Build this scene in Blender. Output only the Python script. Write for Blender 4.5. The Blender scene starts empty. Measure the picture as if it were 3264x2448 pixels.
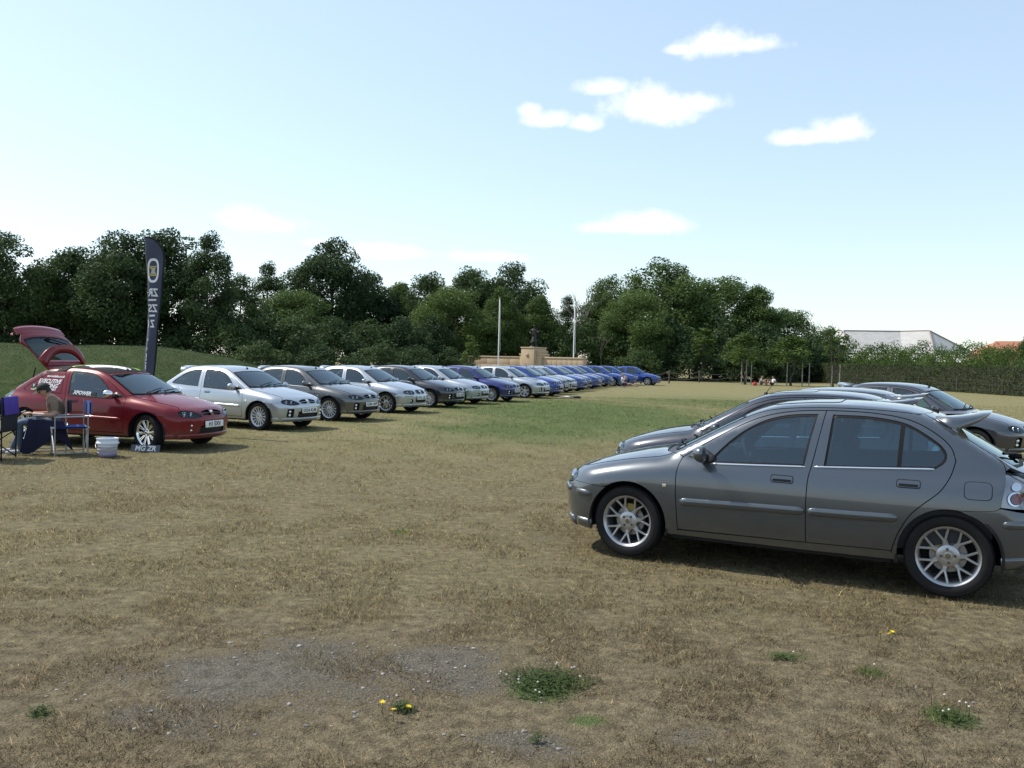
import bpy, bmesh, math, random
import numpy as np
from mathutils import Vector, Matrix, Euler
from mathutils.geometry import delaunay_2d_cdt
R_ = math.radians
rnd = random.Random(7)
SC = bpy.context.scene
COL = SC.collection

# ------------------------------------------------------------------ camera
CAM_H, PITCH, ROLL, FPX = 1.689, R_(1.585), R_(1.323), 2807.1
cam_d = bpy.data.cameras.new('camera')
cam_d.sensor_fit = 'HORIZONTAL'; cam_d.sensor_width = 36.0
cam_d.lens = FPX / 3264.0 * 36.0
cam_d.clip_start = 0.05; cam_d.clip_end = 5000
cam = bpy.data.objects.new('camera', cam_d); COL.objects.link(cam)
_f = Vector((0, math.cos(PITCH), -math.sin(PITCH))); _r = Vector((1, 0, 0)); _u = _r.cross(_f)
_r2 = _r * math.cos(ROLL) + _u * math.sin(ROLL); _u2 = _u * math.cos(ROLL) - _r * math.sin(ROLL)
m = Matrix.Identity(4)
for i in range(3):
    m[i][0] = _r2[i]; m[i][1] = _u2[i]; m[i][2] = -_f[i]
m[2][3] = CAM_H
cam.matrix_world = m
SC.camera = cam

def at(px, py, Y):
    """world point on the photo's sight line (3264 px wide scale) at depth Y"""
    d = _f + _r2 * ((px - 1632) / FPX) - _u2 * ((py - 1224) / FPX)
    return Vector((0, 0, CAM_H)) + d * (Y / d.y)
def gnd(px, py, z=0.0):
    d = _f + _r2 * ((px - 1632) / FPX) - _u2 * ((py - 1224) / FPX)
    return Vector((0, 0, CAM_H)) + d * ((z - CAM_H) / d.z)

# ------------------------------------------------------------------ light and sky
SUN_AZ = R_(-69)      # measured from +Y (into the picture), negative to the left
SUN_EL = R_(50)
SUN_DIR = Vector((math.sin(SUN_AZ) * math.cos(SUN_EL), math.cos(SUN_AZ) * math.cos(SUN_EL), math.sin(SUN_EL)))
sun_d = bpy.data.lights.new('sun', 'SUN'); sun_d.energy = 2.6; sun_d.angle = R_(0.53); sun_d.color = (1.0, 0.94, 0.84)
sun = bpy.data.objects.new('sun', sun_d); COL.objects.link(sun)
sun.rotation_euler = (-SUN_DIR).to_track_quat('-Z', 'Y').to_euler()
sun.location = (-60, 0, 60)

W = bpy.data.worlds.new('World'); SC.world = W; W.use_nodes = True
nt = W.node_tree; nt.nodes.clear()
def wn(t, **k):
    n = nt.nodes.new(t)
    for a, b in k.items(): setattr(n, a, b)
    return n
def wmath(op, a, b=None, c=None, clamp=False):
    n = nt.nodes.new('ShaderNodeMath'); n.operation = op; n.use_clamp = clamp
    for i, v in enumerate((a, b, c)):
        if v is None: continue
        if isinstance(v, (int, float)): n.inputs[i].default_value = v
        else: nt.links.new(v, n.inputs[i])
    return n.outputs[0]
sky = wn('ShaderNodeTexSky', sky_type='NISHITA'); sky.sun_disc = False
sky.sun_elevation = SUN_EL; sky.sun_rotation = SUN_AZ
sky.air_density = 1.0; sky.dust_density = .75; sky.ozone_density = 1.6; sky.altitude = 30
tc = wn('ShaderNodeTexCoord')
CLOUD_LIST = [  # (centre px, py, half width px, half height px, density, seed) in photo pixels (3264 wide)
    (2290, 118, 150, 62, 1.0, 0), (2400, 130, 120, 40, .9, 0), (2190, 148, 90, 26, .9, 0),
    (2090, 318, 175, 84, 1.0, 0), (2230, 318, 95, 44, .95, 0), (1925, 270, 100, 34, .75, 0), (1745, 372, 120, 36, .95, 0), (1690, 345, 50, 36, .85, 0), (1860, 385, 70, 36, .9, 0),
    (2690, 405, 95, 52, .9, 0), (2570, 432, 120, 30, .8, 0), (850, 690, 160, 62, .85, 0), (2090, 705, 170, 46, .7, 0), (1940, 720, 110, 26, .55, 0),
    (1230, 795, 190, 34, .7, 0), (1560, 812, 160, 30, .6, 0), (1020, 770, 70, 22, .4, 0)]
mask = None
nz = wn('ShaderNodeTexNoise'); nz.inputs['Scale'].default_value = 30.0; nz.inputs['Detail'].default_value = 7.0
nz.inputs['Roughness'].default_value = .62
nt.links.new(tc.outputs['Generated'], nz.inputs['Vector'])
nz2 = wn('ShaderNodeTexNoise'); nz2.inputs['Scale'].default_value = 9.0; nz2.inputs['Detail'].default_value = 3.0
nt.links.new(tc.outputs['Generated'], nz2.inputs['Vector'])
nsum = wmath('ADD', wmath('MULTIPLY', wmath('SUBTRACT', nz.outputs[0], .5), 1.9), wmath('MULTIPLY', wmath('SUBTRACT', nz2.outputs[0], .5), 1.5))
for (px, py, hw, hh, den, sd) in CLOUD_LIST:
    c = (_f + _r2 * ((px - 1632) / FPX) - _u2 * ((py - 1224) / FPX)).normalized()
    e1 = Vector((c.y, -c.x, 0)).normalized(); e2 = c.cross(e1) * -1
    if e2.z < 0: e2 = -e2
    def dotn(v):
        n = nt.nodes.new('ShaderNodeVectorMath'); n.operation = 'DOT_PRODUCT'
        nt.links.new(tc.outputs['Generated'], n.inputs[0]); n.inputs[1].default_value = v
        return n.outputs['Value']
    a = wmath('DIVIDE', dotn(e1), hw / FPX)
    b0 = wmath('DIVIDE', wmath('SUBTRACT', dotn(e2), -0.3 * hh / FPX), hh / FPX)
    # flat base: distances below the centre count more
    b = wmath('MAXIMUM', b0, wmath('MULTIPLY', b0, -1.5))
    r2 = wmath('ADD', wmath('MULTIPLY', a, a), wmath('MULTIPLY', b, b))
    front = wmath('GREATER_THAN', dotn(c), 0.5)
    v = wmath('ADD', wmath('SUBTRACT', .95, wmath('SQRT', r2)), wmath('MULTIPLY', nsum, .85))
    v = wmath('MULTIPLY', wmath('POWER', wmath('MULTIPLY', v, 1.25, clamp=True), 1.25), den * front if False else den)
    v = wmath('MULTIPLY', v, front)
    mask = v if mask is None else wmath('MAXIMUM', mask, v)
mask = wmath('MINIMUM', mask, 1.0)
mixc = wn('ShaderNodeMix', data_type='RGBA')
hz_ = wn('ShaderNodeMix', data_type='RGBA'); hz_.inputs[0].default_value = .28; hz_.inputs[7].default_value = (3.7, 4.35, 4.75, 1)
# soft shoulder: bright parts of the sky roll off towards white
sc_ = wn('ShaderNodeVectorMath', operation='SCALE'); nt.links.new(sky.outputs[0], sc_.inputs[0]); sc_.inputs['Scale'].default_value = .045
ad_ = wn('ShaderNodeVectorMath', operation='ADD'); nt.links.new(sc_.outputs[0], ad_.inputs[0]); ad_.inputs[1].default_value = (1, 1, 1)
dv_ = wn('ShaderNodeVectorMath', operation='DIVIDE'); nt.links.new(sky.outputs[0], dv_.inputs[0]); nt.links.new(ad_.outputs[0], dv_.inputs[1])
nt.links.new(dv_.outputs[0], hz_.inputs[6])
nt.links.new(mask, mixc.inputs[0]); nt.links.new(hz_.outputs[2], mixc.inputs[6]); mixc.inputs[7].default_value = (5.3, 5.3, 5.3, 1)
bg = wn('ShaderNodeBackground'); bg.inputs['Strength'].default_value = 0.127
nt.links.new(mixc.outputs[2], bg.inputs['Color'])
wo = wn('ShaderNodeOutputWorld'); nt.links.new(bg.outputs[0], wo.inputs['Surface'])

SC.view_settings.view_transform = 'Standard'; SC.view_settings.look = 'None'
SC.view_settings.exposure = 1.0; SC.view_settings.gamma = 1.0
SC.view_settings.use_curve_mapping = False
SC.cycles.max_bounces = 8; SC.cycles.transparent_max_bounces = 24
SC.cycles.caustics_reflective = False; SC.cycles.caustics_refractive = False

# ------------------------------------------------------------------ materials
MATS = {}
def mat(name, col=(.5, .5, .5), rough=.6, metal=0.0, coat=0.0, spec=.5, noise=None, bump=None, emit=None, sheen=0):
    """noise=(scale, amount, col2) mixes a second colour in; bump=(scale, strength)"""
    if name in MATS: return MATS[name]
    m = bpy.data.materials.new(name); m.use_nodes = True
    t = m.node_tree; b = t.nodes['Principled BSDF']
    b.inputs['Base Color'].default_value = (*col, 1); b.inputs['Roughness'].default_value = rough
    b.inputs['Metallic'].default_value = metal; b.inputs['Coat Weight'].default_value = coat
    b.inputs['Coat Roughness'].default_value = .04; b.inputs['Specular IOR Level'].default_value = spec
    if noise or bump:
        co = t.nodes.new('ShaderNodeTexCoord')
    if noise:
        n = t.nodes.new('ShaderNodeTexNoise'); n.inputs['Scale'].default_value = noise[0]; n.inputs['Detail'].default_value = 5
        t.links.new(co.outputs['Object'], n.inputs['Vector'])
        r = t.nodes.new('ShaderNodeMapRange'); r.inputs[1].default_value = .35; r.inputs[2].default_value = .65; r.inputs[4].default_value = noise[1]
        t.links.new(n.outputs[0], r.inputs[0])
        x = t.nodes.new('ShaderNodeMix'); x.data_type = 'RGBA'
        x.inputs[6].default_value = (*col, 1); x.inputs[7].default_value = (*noise[2], 1)
        t.links.new(r.outputs[0], x.inputs[0]); t.links.new(x.outputs[2], b.inputs['Base Color'])
    if bump:
        n = t.nodes.new('ShaderNodeTexNoise'); n.inputs['Scale'].default_value = bump[0]; n.inputs['Detail'].default_value = 4
        t.links.new(co.outputs['Object'], n.inputs['Vector'])
        bp = t.nodes.new('ShaderNodeBump'); bp.inputs['Strength'].default_value = bump[1]; bp.inputs['Distance'].default_value = .02
        t.links.new(n.outputs[0], bp.inputs['Height']); t.links.new(bp.outputs[0], b.inputs['Normal'])
    MATS[name] = m
    return m
def glassmat(name, tint, gl=1.0, rough=0.0, ior=1.5):
    if name in MATS: return MATS[name]
    m = bpy.data.materials.new(name); m.use_nodes = True; t = m.node_tree; t.nodes.clear()
    tr = t.nodes.new('ShaderNodeBsdfTransparent'); tr.inputs[0].default_value = (*tint, 1)
    g = t.nodes.new('ShaderNodeBsdfGlossy'); g.inputs['Color'].default_value = (gl * .82, gl * .95, gl, 1); g.inputs['Roughness'].default_value = rough
    f = t.nodes.new('ShaderNodeFresnel'); f.inputs[0].default_value = ior
    mx = t.nodes.new('ShaderNodeMixShader'); o = t.nodes.new('ShaderNodeOutputMaterial')
    t.links.new(f.outputs[0], mx.inputs[0]); t.links.new(tr.outputs[0], mx.inputs[1]); t.links.new(g.outputs[0], mx.inputs[2])
    t.links.new(mx.outputs[0], o.inputs[0]); MATS[name] = m
    return m
def paint(name, col, metal=.55, rough=.30, flake=.25):
    if name in MATS: return MATS[name]
    m = mat(name, col, rough, metal, coat=1.0)
    t = m.node_tree; b = t.nodes['Principled BSDF']; b.inputs['Coat Roughness'].default_value = .025; b.inputs['Coat IOR'].default_value = 1.65
    co = t.nodes.new('ShaderNodeTexCoord'); n = t.nodes.new('ShaderNodeTexNoise'); n.inputs['Scale'].default_value = 3.0; n.inputs['Detail'].default_value = 6
    t.links.new(co.outputs['Object'], n.inputs['Vector'])
    r = t.nodes.new('ShaderNodeMapRange'); r.inputs[1].default_value = .3; r.inputs[2].default_value = .7
    r.inputs[3].default_value = rough - .04; r.inputs[4].default_value = rough + .06
    t.links.new(n.outputs[0], r.inputs[0]); t.links.new(r.outputs[0], b.inputs['Roughness'])
    r2 = t.nodes.new('ShaderNodeMapRange'); r2.inputs[1].default_value = .35; r2.inputs[2].default_value = .75
    r2.inputs[3].default_value = .01; r2.inputs[4].default_value = .05
    n2 = t.nodes.new('ShaderNodeTexNoise'); n2.inputs['Scale'].default_value = 11.0; n2.inputs['Detail'].default_value = 8
    t.links.new(co.outputs['Object'], n2.inputs['Vector'])
    t.links.new(n2.outputs[0], r2.inputs[0]); t.links.new(r2.outputs[0], b.inputs['Coat Roughness'])
    # road dust thrown up on the sills and bumpers
    sz = t.nodes.new('ShaderNodeSeparateXYZ'); t.links.new(co.outputs['Object'], sz.inputs[0])
    dz = t.nodes.new('ShaderNodeMapRange'); dz.interpolation_type = 'SMOOTHSTEP'; dz.inputs[1].default_value = .50; dz.inputs[2].default_value = .20; dz.inputs[3].default_value = 0; dz.inputs[4].default_value = .55
    t.links.new(sz.outputs[2], dz.inputs[0]); dm = t.nodes.new('ShaderNodeMath'); dm.operation = 'MULTIPLY'; t.links.new(dz.outputs[0], dm.inputs[0]); t.links.new(n2.outputs[0], dm.inputs[1])
    dx = t.nodes.new('ShaderNodeMix'); dx.data_type = 'RGBA'; dx.inputs[6].default_value = (*col, 1); dx.inputs[7].default_value = (.16, .135, .10, 1); t.links.new(dm.outputs[0], dx.inputs[0]); t.links.new(dx.outputs[2], b.inputs['Base Color'])
    return m

mat('rubber', (.012, .012, .013), .7, noise=(9, .4, (.022, .021, .020)), spec=.2)
mat('alloy', (.45, .45, .46), .34, .8)
mat('alloy_dark', (.09, .09, .09), .5, .6)
mat('chrome', (.85, .86, .88), .08, 1.0)
mat('black_plastic', (.018, .018, .02), .45)
mat('seal', (.006, .006, .007), .6, spec=.25)
mat('liner', (.012, .012, .012), .9)
mat('trim', (.030, .032, .036), .8, bump=(60, .15))
mat('seat_cloth', (.028, .030, .036), .9, bump=(90, .2))
mat('headliner', (.28, .29, .29), .9)
mat('plate_white', (.80, .80, .78), .4)
mat('ink', (.01, .01, .012), .5)
mat('white_paint', (.80, .80, .80), .4)
mat('lamp_black', (.015, .016, .018), .35)
mat('lamp_grey', (.16, .17, .18), .3, .3)
mat('lamp_red', (.38, .012, .014), .15, coat=1)
mat('amber', (.6, .2, .02), .2, coat=1)
mat('disc_steel', (.30, .29, .28), .45, .8)
mat('caliper', (.30, .22, .05), .5)
glassmat('glass', (.44, .62, .66), 1.0, ior=2.0)
glassmat('glass_dark', (.16, .19, .20), 1.0, ior=1.62)
glassmat('lens', (.90, .92, .93), 1.0, ior=1.5)

# ------------------------------------------------------------------ mesh builder
class MB:
    def __init__(s):
        s.V = []; s.F = []; s.M = []; s.N = []; s.mats = []; s.smooth = []
    def mi(s, name):
        if name not in s.mats: s.mats.append(name)
        return s.mats.index(name)
    def add(s, verts, faces, mname, normals=None, smooth=True):
        """normals: per-vertex normals, or None"""
        o = len(s.V); k = s.mi(mname)
        s.V.extend([tuple(map(float, v)) for v in verts])
        for f in faces:
            s.F.append(tuple(int(i) + o for i in f)); s.M.append(k); s.smooth.append(smooth)
            if normals is None: s.N.extend([(0, 0, 0)] * len(f))
            else: s.N.extend([tuple(map(float, normals[int(i)])) for i in f])
        return s
    def box(s, c, size, mname, rot=None, bev=0.0):
        x, y, z = size[0] / 2, size[1] / 2, size[2] / 2
        if bev:
            bm = bmesh.new(); bmesh.ops.create_cube(bm, size=1.0)
            bmesh.ops.scale(bm, vec=size, verts=bm.verts)
            bmesh.ops.bevel(bm, geom=list(bm.edges), offset=bev, segments=2, affect='EDGES', profile=.5)
            vs = [v.co.copy() for v in bm.verts]; fs = [[v.index for v in f.verts] for f in bm.faces]; bm.free()
        else:
            vs = [Vector((a * x, b * y, d * z)) for a in (-1, 1) for b in (-1, 1) for d in (-1, 1)]
            fs = [(0, 1, 3, 2), (4, 6, 7, 5), (0, 4, 5, 1), (2, 3, 7, 6), (0, 2, 6, 4), (1, 5, 7, 3)]
        c = Vector(c)
        if rot is not None: vs = [rot @ v for v in vs]
        return s.add([v + c for v in vs], fs, mname, smooth=bool(bev))
    def tube(s, pts, rad, mname, n=8, caps=True, closed=False):
        pts = [Vector(p) for p in pts]
        rads = rad if isinstance(rad, (list, tuple)) else [rad] * len(pts)
        V = []; F = []; m_ = len(pts); up = None
        for i, p in enumerate(pts):
            if closed: t = pts[(i + 1) % m_] - pts[i - 1]
            else: t = pts[min(i + 1, m_ - 1)] - pts[max(i - 1, 0)]
            t.normalize()
            if up is None:
                up = Vector((0, 0, 1)) if abs(t.z) < .9 else Vector((1, 0, 0))
            a = t.cross(up)
            if a.length < 1e-5: a = t.cross(Vector((0, 1, 0)))
            a.normalize(); b = a.cross(t); up = b
            for j in range(n):
                th = 2 * math.pi * j / n
                V.append(p + (a * math.cos(th) + b * math.sin(th)) * rads[i])
        for i in range(m_ if closed else m_ - 1):
            for j in range(n):
                i2 = (i + 1) % m_
                F.append((i * n + j, i2 * n + j, i2 * n + (j + 1) % n, i * n + (j + 1) % n))
        s.add(V, F, mname)
        if caps and not closed:
            s.add(V[:n], [tuple(range(n))], mname, smooth=False); s.add(V[-n:], [tuple(range(n - 1, -1, -1))], mname, smooth=False)
        return s
    def lathe(s, prof, mname, n=32, axis='Y', c=(0, 0, 0), a0=0, a1=2 * math.pi):
        """prof: (radius, offset along axis)"""
        full = abs(a1 - a0 - 2 * math.pi) < 1e-6; k = n if full else n + 1; V = []; F = []
        for j in range(k):
            th = a0 + (a1 - a0) * j / n
            for r, h in prof:
                u, v = r * math.cos(th), r * math.sin(th)
                V.append({'Y': (u, h, v), 'Z': (u, v, h), 'X': (h, u, v)}[axis])
        p = len(prof)
        for j in range(n):
            j2 = (j + 1) % k
            for i in range(p - 1):
                F.append((j * p + i, j * p + i + 1, j2 * p + i + 1, j2 * p + i))
        V = [(x + c[0], y + c[1], z + c[2]) for x, y, z in V]
        return s.add(V, F, mname)
    def sphere(s, c, rad, mname, n=12, m_=8, rot=None):
        V = []; F = []
        for i in range(m_ + 1):
            ph = math.pi * i / m_
            for j in range(n):
                th = 2 * math.pi * j / n
                v = Vector((rad[0] * math.sin(ph) * math.cos(th), rad[1] * math.sin(ph) * math.sin(th), rad[2] * math.cos(ph)))
                if rot is not None: v = rot @ v
                V.append(v + Vector(c))
        for i in range(m_):
            for j in range(n):
                F.append((i * n + j, (i + 1) * n + j, (i + 1) * n + (j + 1) % n, i * n + (j + 1) % n))
        return s.add(V, F, mname)
    def prism(s, poly, a, b, mname, plane='xz', smooth=False):
        """extrude a 2-D polygon between a and b along the missing axis"""
        n = len(poly)
        def P(p, t): return {'xz': (p[0], t, p[1]), 'xy': (p[0], p[1], t), 'yz': (t, p[0], p[1])}[plane]
        s.add([P(p, a) for p in poly] + [P(p, b) for p in poly],
              [(i, (i + 1) % n, n + (i + 1) % n, n + i) for i in range(n)], mname, smooth=smooth)
        s.add([P(p, a) for p in poly], [tuple(range(n - 1, -1, -1))], mname, smooth=False)
        s.add([P(p, b) for p in poly], [tuple(range(n))], mname, smooth=False)
        return s
    def xform(s, M):
        s.V = [tuple(M @ Vector(v)) for v in s.V]; q = M.to_3x3()
        s.N = [tuple(q @ Vector(v)) if v != (0, 0, 0) else v for v in s.N]
        return s
    def merge(s, o):
        k = len(s.V); mm = [s.mi(x) for x in o.mats]
        s.V += o.V; s.F += [tuple(i + k for i in f) for f in o.F]; s.M += [mm[i] for i in o.M]; s.N += o.N; s.smooth += o.smooth
        return s
    def mirror_y(s):
        r = MB(); r.mats = list(s.mats); r.V = [(x, -y, z) for x, y, z in s.V]
        i = 0
        for f, mm, sm in zip(s.F, s.M, s.smooth):
            ns = s.N[i:i + len(f)]; i += len(f)
            r.F.append(tuple(reversed(f))); r.M.append(mm); r.smooth.append(sm)
            r.N.extend([(a, -b, c) for a, b, c in reversed(ns)])
        return r
    def mesh(s, name, recalc=False):
        me = bpy.data.meshes.new(name); me.from_pydata(s.V, [], s.F)
        for nme in s.mats: me.materials.append(MATS.get(nme))
        me.polygons.foreach_set('material_index', s.M); me.polygons.foreach_set('use_smooth', s.smooth)
        if recalc:
            bm = bmesh.new(); bm.from_mesh(me); bmesh.ops.remove_doubles(bm, verts=bm.verts, dist=1e-5)
            bmesh.ops.recalc_face_normals(bm, faces=bm.faces); bm.to_mesh(me); bm.free()
        elif any(n != (0, 0, 0) for n in s.N):
            me.normals_split_custom_set(s.N)
        me['mk'] = ','.join(s.mats)
        return me
def smooth_by_angle(me, deg=35):
    me.set_sharp_from_angle(angle=R_(deg))
    return me

def link(name, me, parent=None, loc=None, rot=None):
    o = bpy.data.objects.new(name, me); COL.objects.link(o)
    if parent is not None: o.parent = parent
    if loc is not None: o.location = loc
    if rot is not None: o.rotation_euler = rot
    return o
def tag(o, label, cat, group=None, kind=None):
    if label: o['label'] = label
    if cat: o['category'] = cat
    if group: o['group'] = group
    if kind: o['kind'] = kind
    return o
def empty(name, loc, rz=0.0):
    o = bpy.data.objects.new(name, None); COL.objects.link(o); o.location = loc; o.rotation_euler = (0, 0, rz); o.empty_display_size = .2
    return o
def text_mesh(txt, size, mname, bold=0.0, shear=0.0, extrude=.001, align='CENTER'):
    """lettering as a flat mesh in its own XY plane, centred"""
    cu = bpy.data.curves.new('txt', 'FONT'); cu.body = txt; cu.size = size; cu.extrude = extrude; cu.offset = bold; cu.shear = shear
    cu.align_x = align; cu.align_y = 'CENTER'; cu.resolution_u = 3; cu.fill_mode = 'BOTH' if extrude else 'FRONT'
    ob = bpy.data.objects.new('txt', cu); COL.objects.link(ob)
    dg = bpy.context.evaluated_depsgraph_get(); dg.update()
    me = bpy.data.meshes.new_from_object(ob.evaluated_get(dg))
    bpy.data.objects.remove(ob); bpy.data.curves.remove(cu)
    mb = MB(); mb.add([v.co for v in me.vertices], [tuple(p.vertices) for p in me.polygons], mname, smooth=False)
    bpy.data.meshes.remove(me)
    return mb
# ------------------------------------------------------------------ hatchback body: one smooth implicit surface, cut into panels
class Sp:
    def __init__(s, pts):
        s.x = np.array([p[0] for p in pts], float); s.y = np.array([p[1] for p in pts], float)
        if s.x[0] > s.x[-1]: s.x = s.x[::-1].copy(); s.y = s.y[::-1].copy()
        n = len(s.x); h = np.diff(s.x); A = np.zeros((n, n)); b = np.zeros(n); A[0, 0] = A[-1, -1] = 1
        for i in range(1, n - 1):
            A[i, i - 1] = h[i - 1]; A[i, i] = 2 * (h[i - 1] + h[i]); A[i, i + 1] = h[i]
            b[i] = 6 * ((s.y[i + 1] - s.y[i]) / h[i] - (s.y[i] - s.y[i - 1]) / h[i - 1])
        s.m = np.linalg.solve(A, b); s.h = h
    def __call__(s, q):
        q = np.asarray(q, float); qc = np.clip(q, s.x[0], s.x[-1])
        i = np.clip(np.searchsorted(s.x, qc) - 1, 0, len(s.x) - 2); h = s.h[i]
        a = (s.x[i + 1] - qc) / h; b = (qc - s.x[i]) / h
        v = a * s.y[i] + b * s.y[i + 1] + ((a ** 3 - a) * s.m[i] + (b ** 3 - b) * s.m[i + 1]) * h * h / 6
        sl0 = (s.y[1] - s.y[0]) / s.h[0] - s.h[0] * s.m[1] / 6; sl1 = (s.y[-1] - s.y[-2]) / s.h[-1] + s.h[-1] * s.m[-2] / 6
        return v + np.minimum(q - s.x[0], 0) * sl0 + np.maximum(q - s.x[-1], 0) * sl1
def smax(a, b, k):
    h = np.clip(.5 + .5 * (a - b) / k, 0, 1); return b + (a - b) * h + k * h * (1 - h)
def smin(a, b, k): return -smax(-a, -b, k)
WP = Sp([(2.1, .70), (1.8, .775), (1.5, .822), (1.1, .838), (.5, .840), (-.5, .840), (-1.1, .836), (-1.5, .815), (-1.8, .775), (-2.0, .74)])
TS = Sp([(.15, .055), (.25, .030), (.36, .010), (.50, .000), (.62, .000), (.72, .008), (.82, .026), (.92, .056), (1.05, .105), (1.2, .17)])
ZT = Sp([(2.12, .56), (2.02, .640), (1.93, .698), (1.80, .752), (1.6, .820), (1.4, .872), (1.2, .912), (1.0, .942), (.8, .962), (.4, .975), (-.4, .985), (-1.2, .99), (-1.7, .975), (-2.0, .94)])
XF = Sp([(.10, 1.90), (.20, 1.955), (.30, 2.000), (.42, 2.022), (.52, 2.028), (.60, 2.010), (.68, 1.975), (.76, 1.92), (.9, 1.80)])
XR = Sp([(.10, -1.78), (.20, -1.845), (.32, -1.905), (.45, -1.935), (.56, -1.938), (.64, -1.918), (.72, -1.882), (.82, -1.856), (.92, -1.826), (1.05, -1.77)])
AG = Sp([(1.1, .700), (.8, .742), (.4, .776), (0, .786), (-.5, .786), (-1.0, .770), (-1.4, .735), (-1.8, .670)])
ZR = Sp([(.7, 1.19), (.45, 1.285), (.25, 1.342), (.05, 1.378), (-.2, 1.401), (-.45, 1.409), (-.7, 1.403), (-.95, 1.383), (-1.15, 1.355), (-1.4, 1.305)])
def fbody(x, y, z):
    ay = np.abs(y); y2 = y * y
    gs = ay - (WP(x) - TS(z)); gt = z - (ZT(x) - .09 * y2 - .10 * y2 * y2)
    gf = x - (XF(z) - .16 * y2 - .50 * y2 * y2); gr = (XR(z) + .10 * y2 + .35 * y2 * y2) - x
    L = smax(smax(gs, gt, .13), smax(gf, gr, .05), .10)
    hs = ay - (AG(x) - .33 * (z - .88) - .26 * (z - .88) ** 2)
    hr = z - (ZR(x) - .09 * y2 - .12 * y2 * y2)
    hw = (x - (1.03 - 1.87 * (z - .925)) + .20 * y2 + .22 * y2 * y2) / 2.12
    ht = ((-1.339 - 1.70 * (1.206 - z)) + .14 * y2 + .2 * y2 * y2 - x) / 1.97
    G = smax(smax(hs, hr, .11), smax(hw, ht, .05), .07)
    G = smax(G, .80 - z, .04)
    return smin(L, G, .03)
def fgrad(P):
    e = 1e-4; x, y, z = P[:, 0], P[:, 1], P[:, 2]
    g = np.stack([fbody(x + e, y, z) - fbody(x - e, y, z), fbody(x, y + e, z) - fbody(x, y - e, z), fbody(x, y, z + e) - fbody(x, y, z - e)], -1)
    return g / np.maximum(np.linalg.norm(g, axis=1, keepdims=True), 1e-9)
PROJ = {'side': (lambda p, t: (p[:, 0], t, p[:, 1]), 0.0, 1.0), 'top': (lambda p, t: (p[:, 0], p[:, 1], t), .5, 1.6),
        'front': (lambda p, t: (t, p[:, 0], p[:, 1]), .6, 2.3), 'rear': (lambda p, t: (t, p[:, 0], p[:, 1]), -.6, -2.3)}
def onbody(p, proj):
    p = np.asarray(p, float); fn, lo, hi = PROJ[proj]
    a = np.full(len(p), lo); b = np.full(len(p), hi)
    for _ in range(40):
        c = (a + b) / 2; ins = fbody(*fn(p, c)) < 0
        a = np.where(ins, c, a); b = np.where(ins, b, c)
    return np.stack(fn(p, (a + b) / 2), -1)
def inpoly(P, poly):
    x, y = P[:, 0], P[:, 1]; r = np.zeros(len(P), bool); n = len(poly)
    for i in range(n):
        x1, y1 = poly[i]; x2, y2 = poly[(i + 1) % n]
        if y1 == y2: continue
        c = ((y1 > y) != (y2 > y)) & (x < (x2 - x1) * (y - y1) / (y2 - y1) + x1)
        r ^= c
    return r
def resample(poly, h, closed=True):
    out = []; n = len(poly)
    for i in range(n if closed else n - 1):
        a = np.array(poly[i], float); b = np.array(poly[(i + 1) % n], float); L = np.linalg.norm(b - a)
        k = max(1, int(math.ceil(L / h)))
        for j in range(k): out.append(a + (b - a) * j / k)
    if not closed: out.append(np.array(poly[-1], float))
    return np.array(out)
def curve(pts, h=.03, closed=False):
    """smooth Catmull-Rom curve through points, resampled"""
    P = [np.array(p, float) for p in pts]; n = len(P); out = []
    for i in range(n if closed else n - 1):
        p1, p2 = P[i], P[(i + 1) % n]
        p0 = P[i - 1] if (closed or i > 0) else 2 * p1 - p2
        p3 = P[(i + 2) % n] if (closed or i < n - 2) else 2 * p2 - p1
        k = max(2, int(math.ceil(np.linalg.norm(p2 - p1) / h)))
        for j in range(k):
            t = j / k
            out.append(.5 * ((2 * p1) + (p2 - p0) * t + (2 * p0 - 5 * p1 + 4 * p2 - p3) * t * t + (3 * p1 - p0 - 3 * p2 + p3) * t ** 3))
    if not closed: out.append(P[-1])
    return [tuple(map(float, q)) for q in out]
def inset(poly, d):
    P = np.array(poly, float); A = .5 * np.sum(P[:, 0] * np.roll(P[:, 1], -1) - np.roll(P[:, 0], -1) * P[:, 1])
    e1 = P - np.roll(P, 1, 0); e2 = np.roll(P, -1, 0) - P
    e1 /= np.maximum(np.linalg.norm(e1, axis=1, keepdims=True), 1e-9); e2 /= np.maximum(np.linalg.norm(e2, axis=1, keepdims=True), 1e-9)
    n1 = np.stack([-e1[:, 1], e1[:, 0]], -1); n2 = np.stack([-e2[:, 1], e2[:, 0]], -1)
    b = n1 + n2; L = np.linalg.norm(b, axis=1, keepdims=True); b = b / np.maximum(L, .5); b = b / np.maximum((b * n1).sum(1, keepdims=True), .5)
    return P + b * d * (1 if A > 0 else -1)
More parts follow.
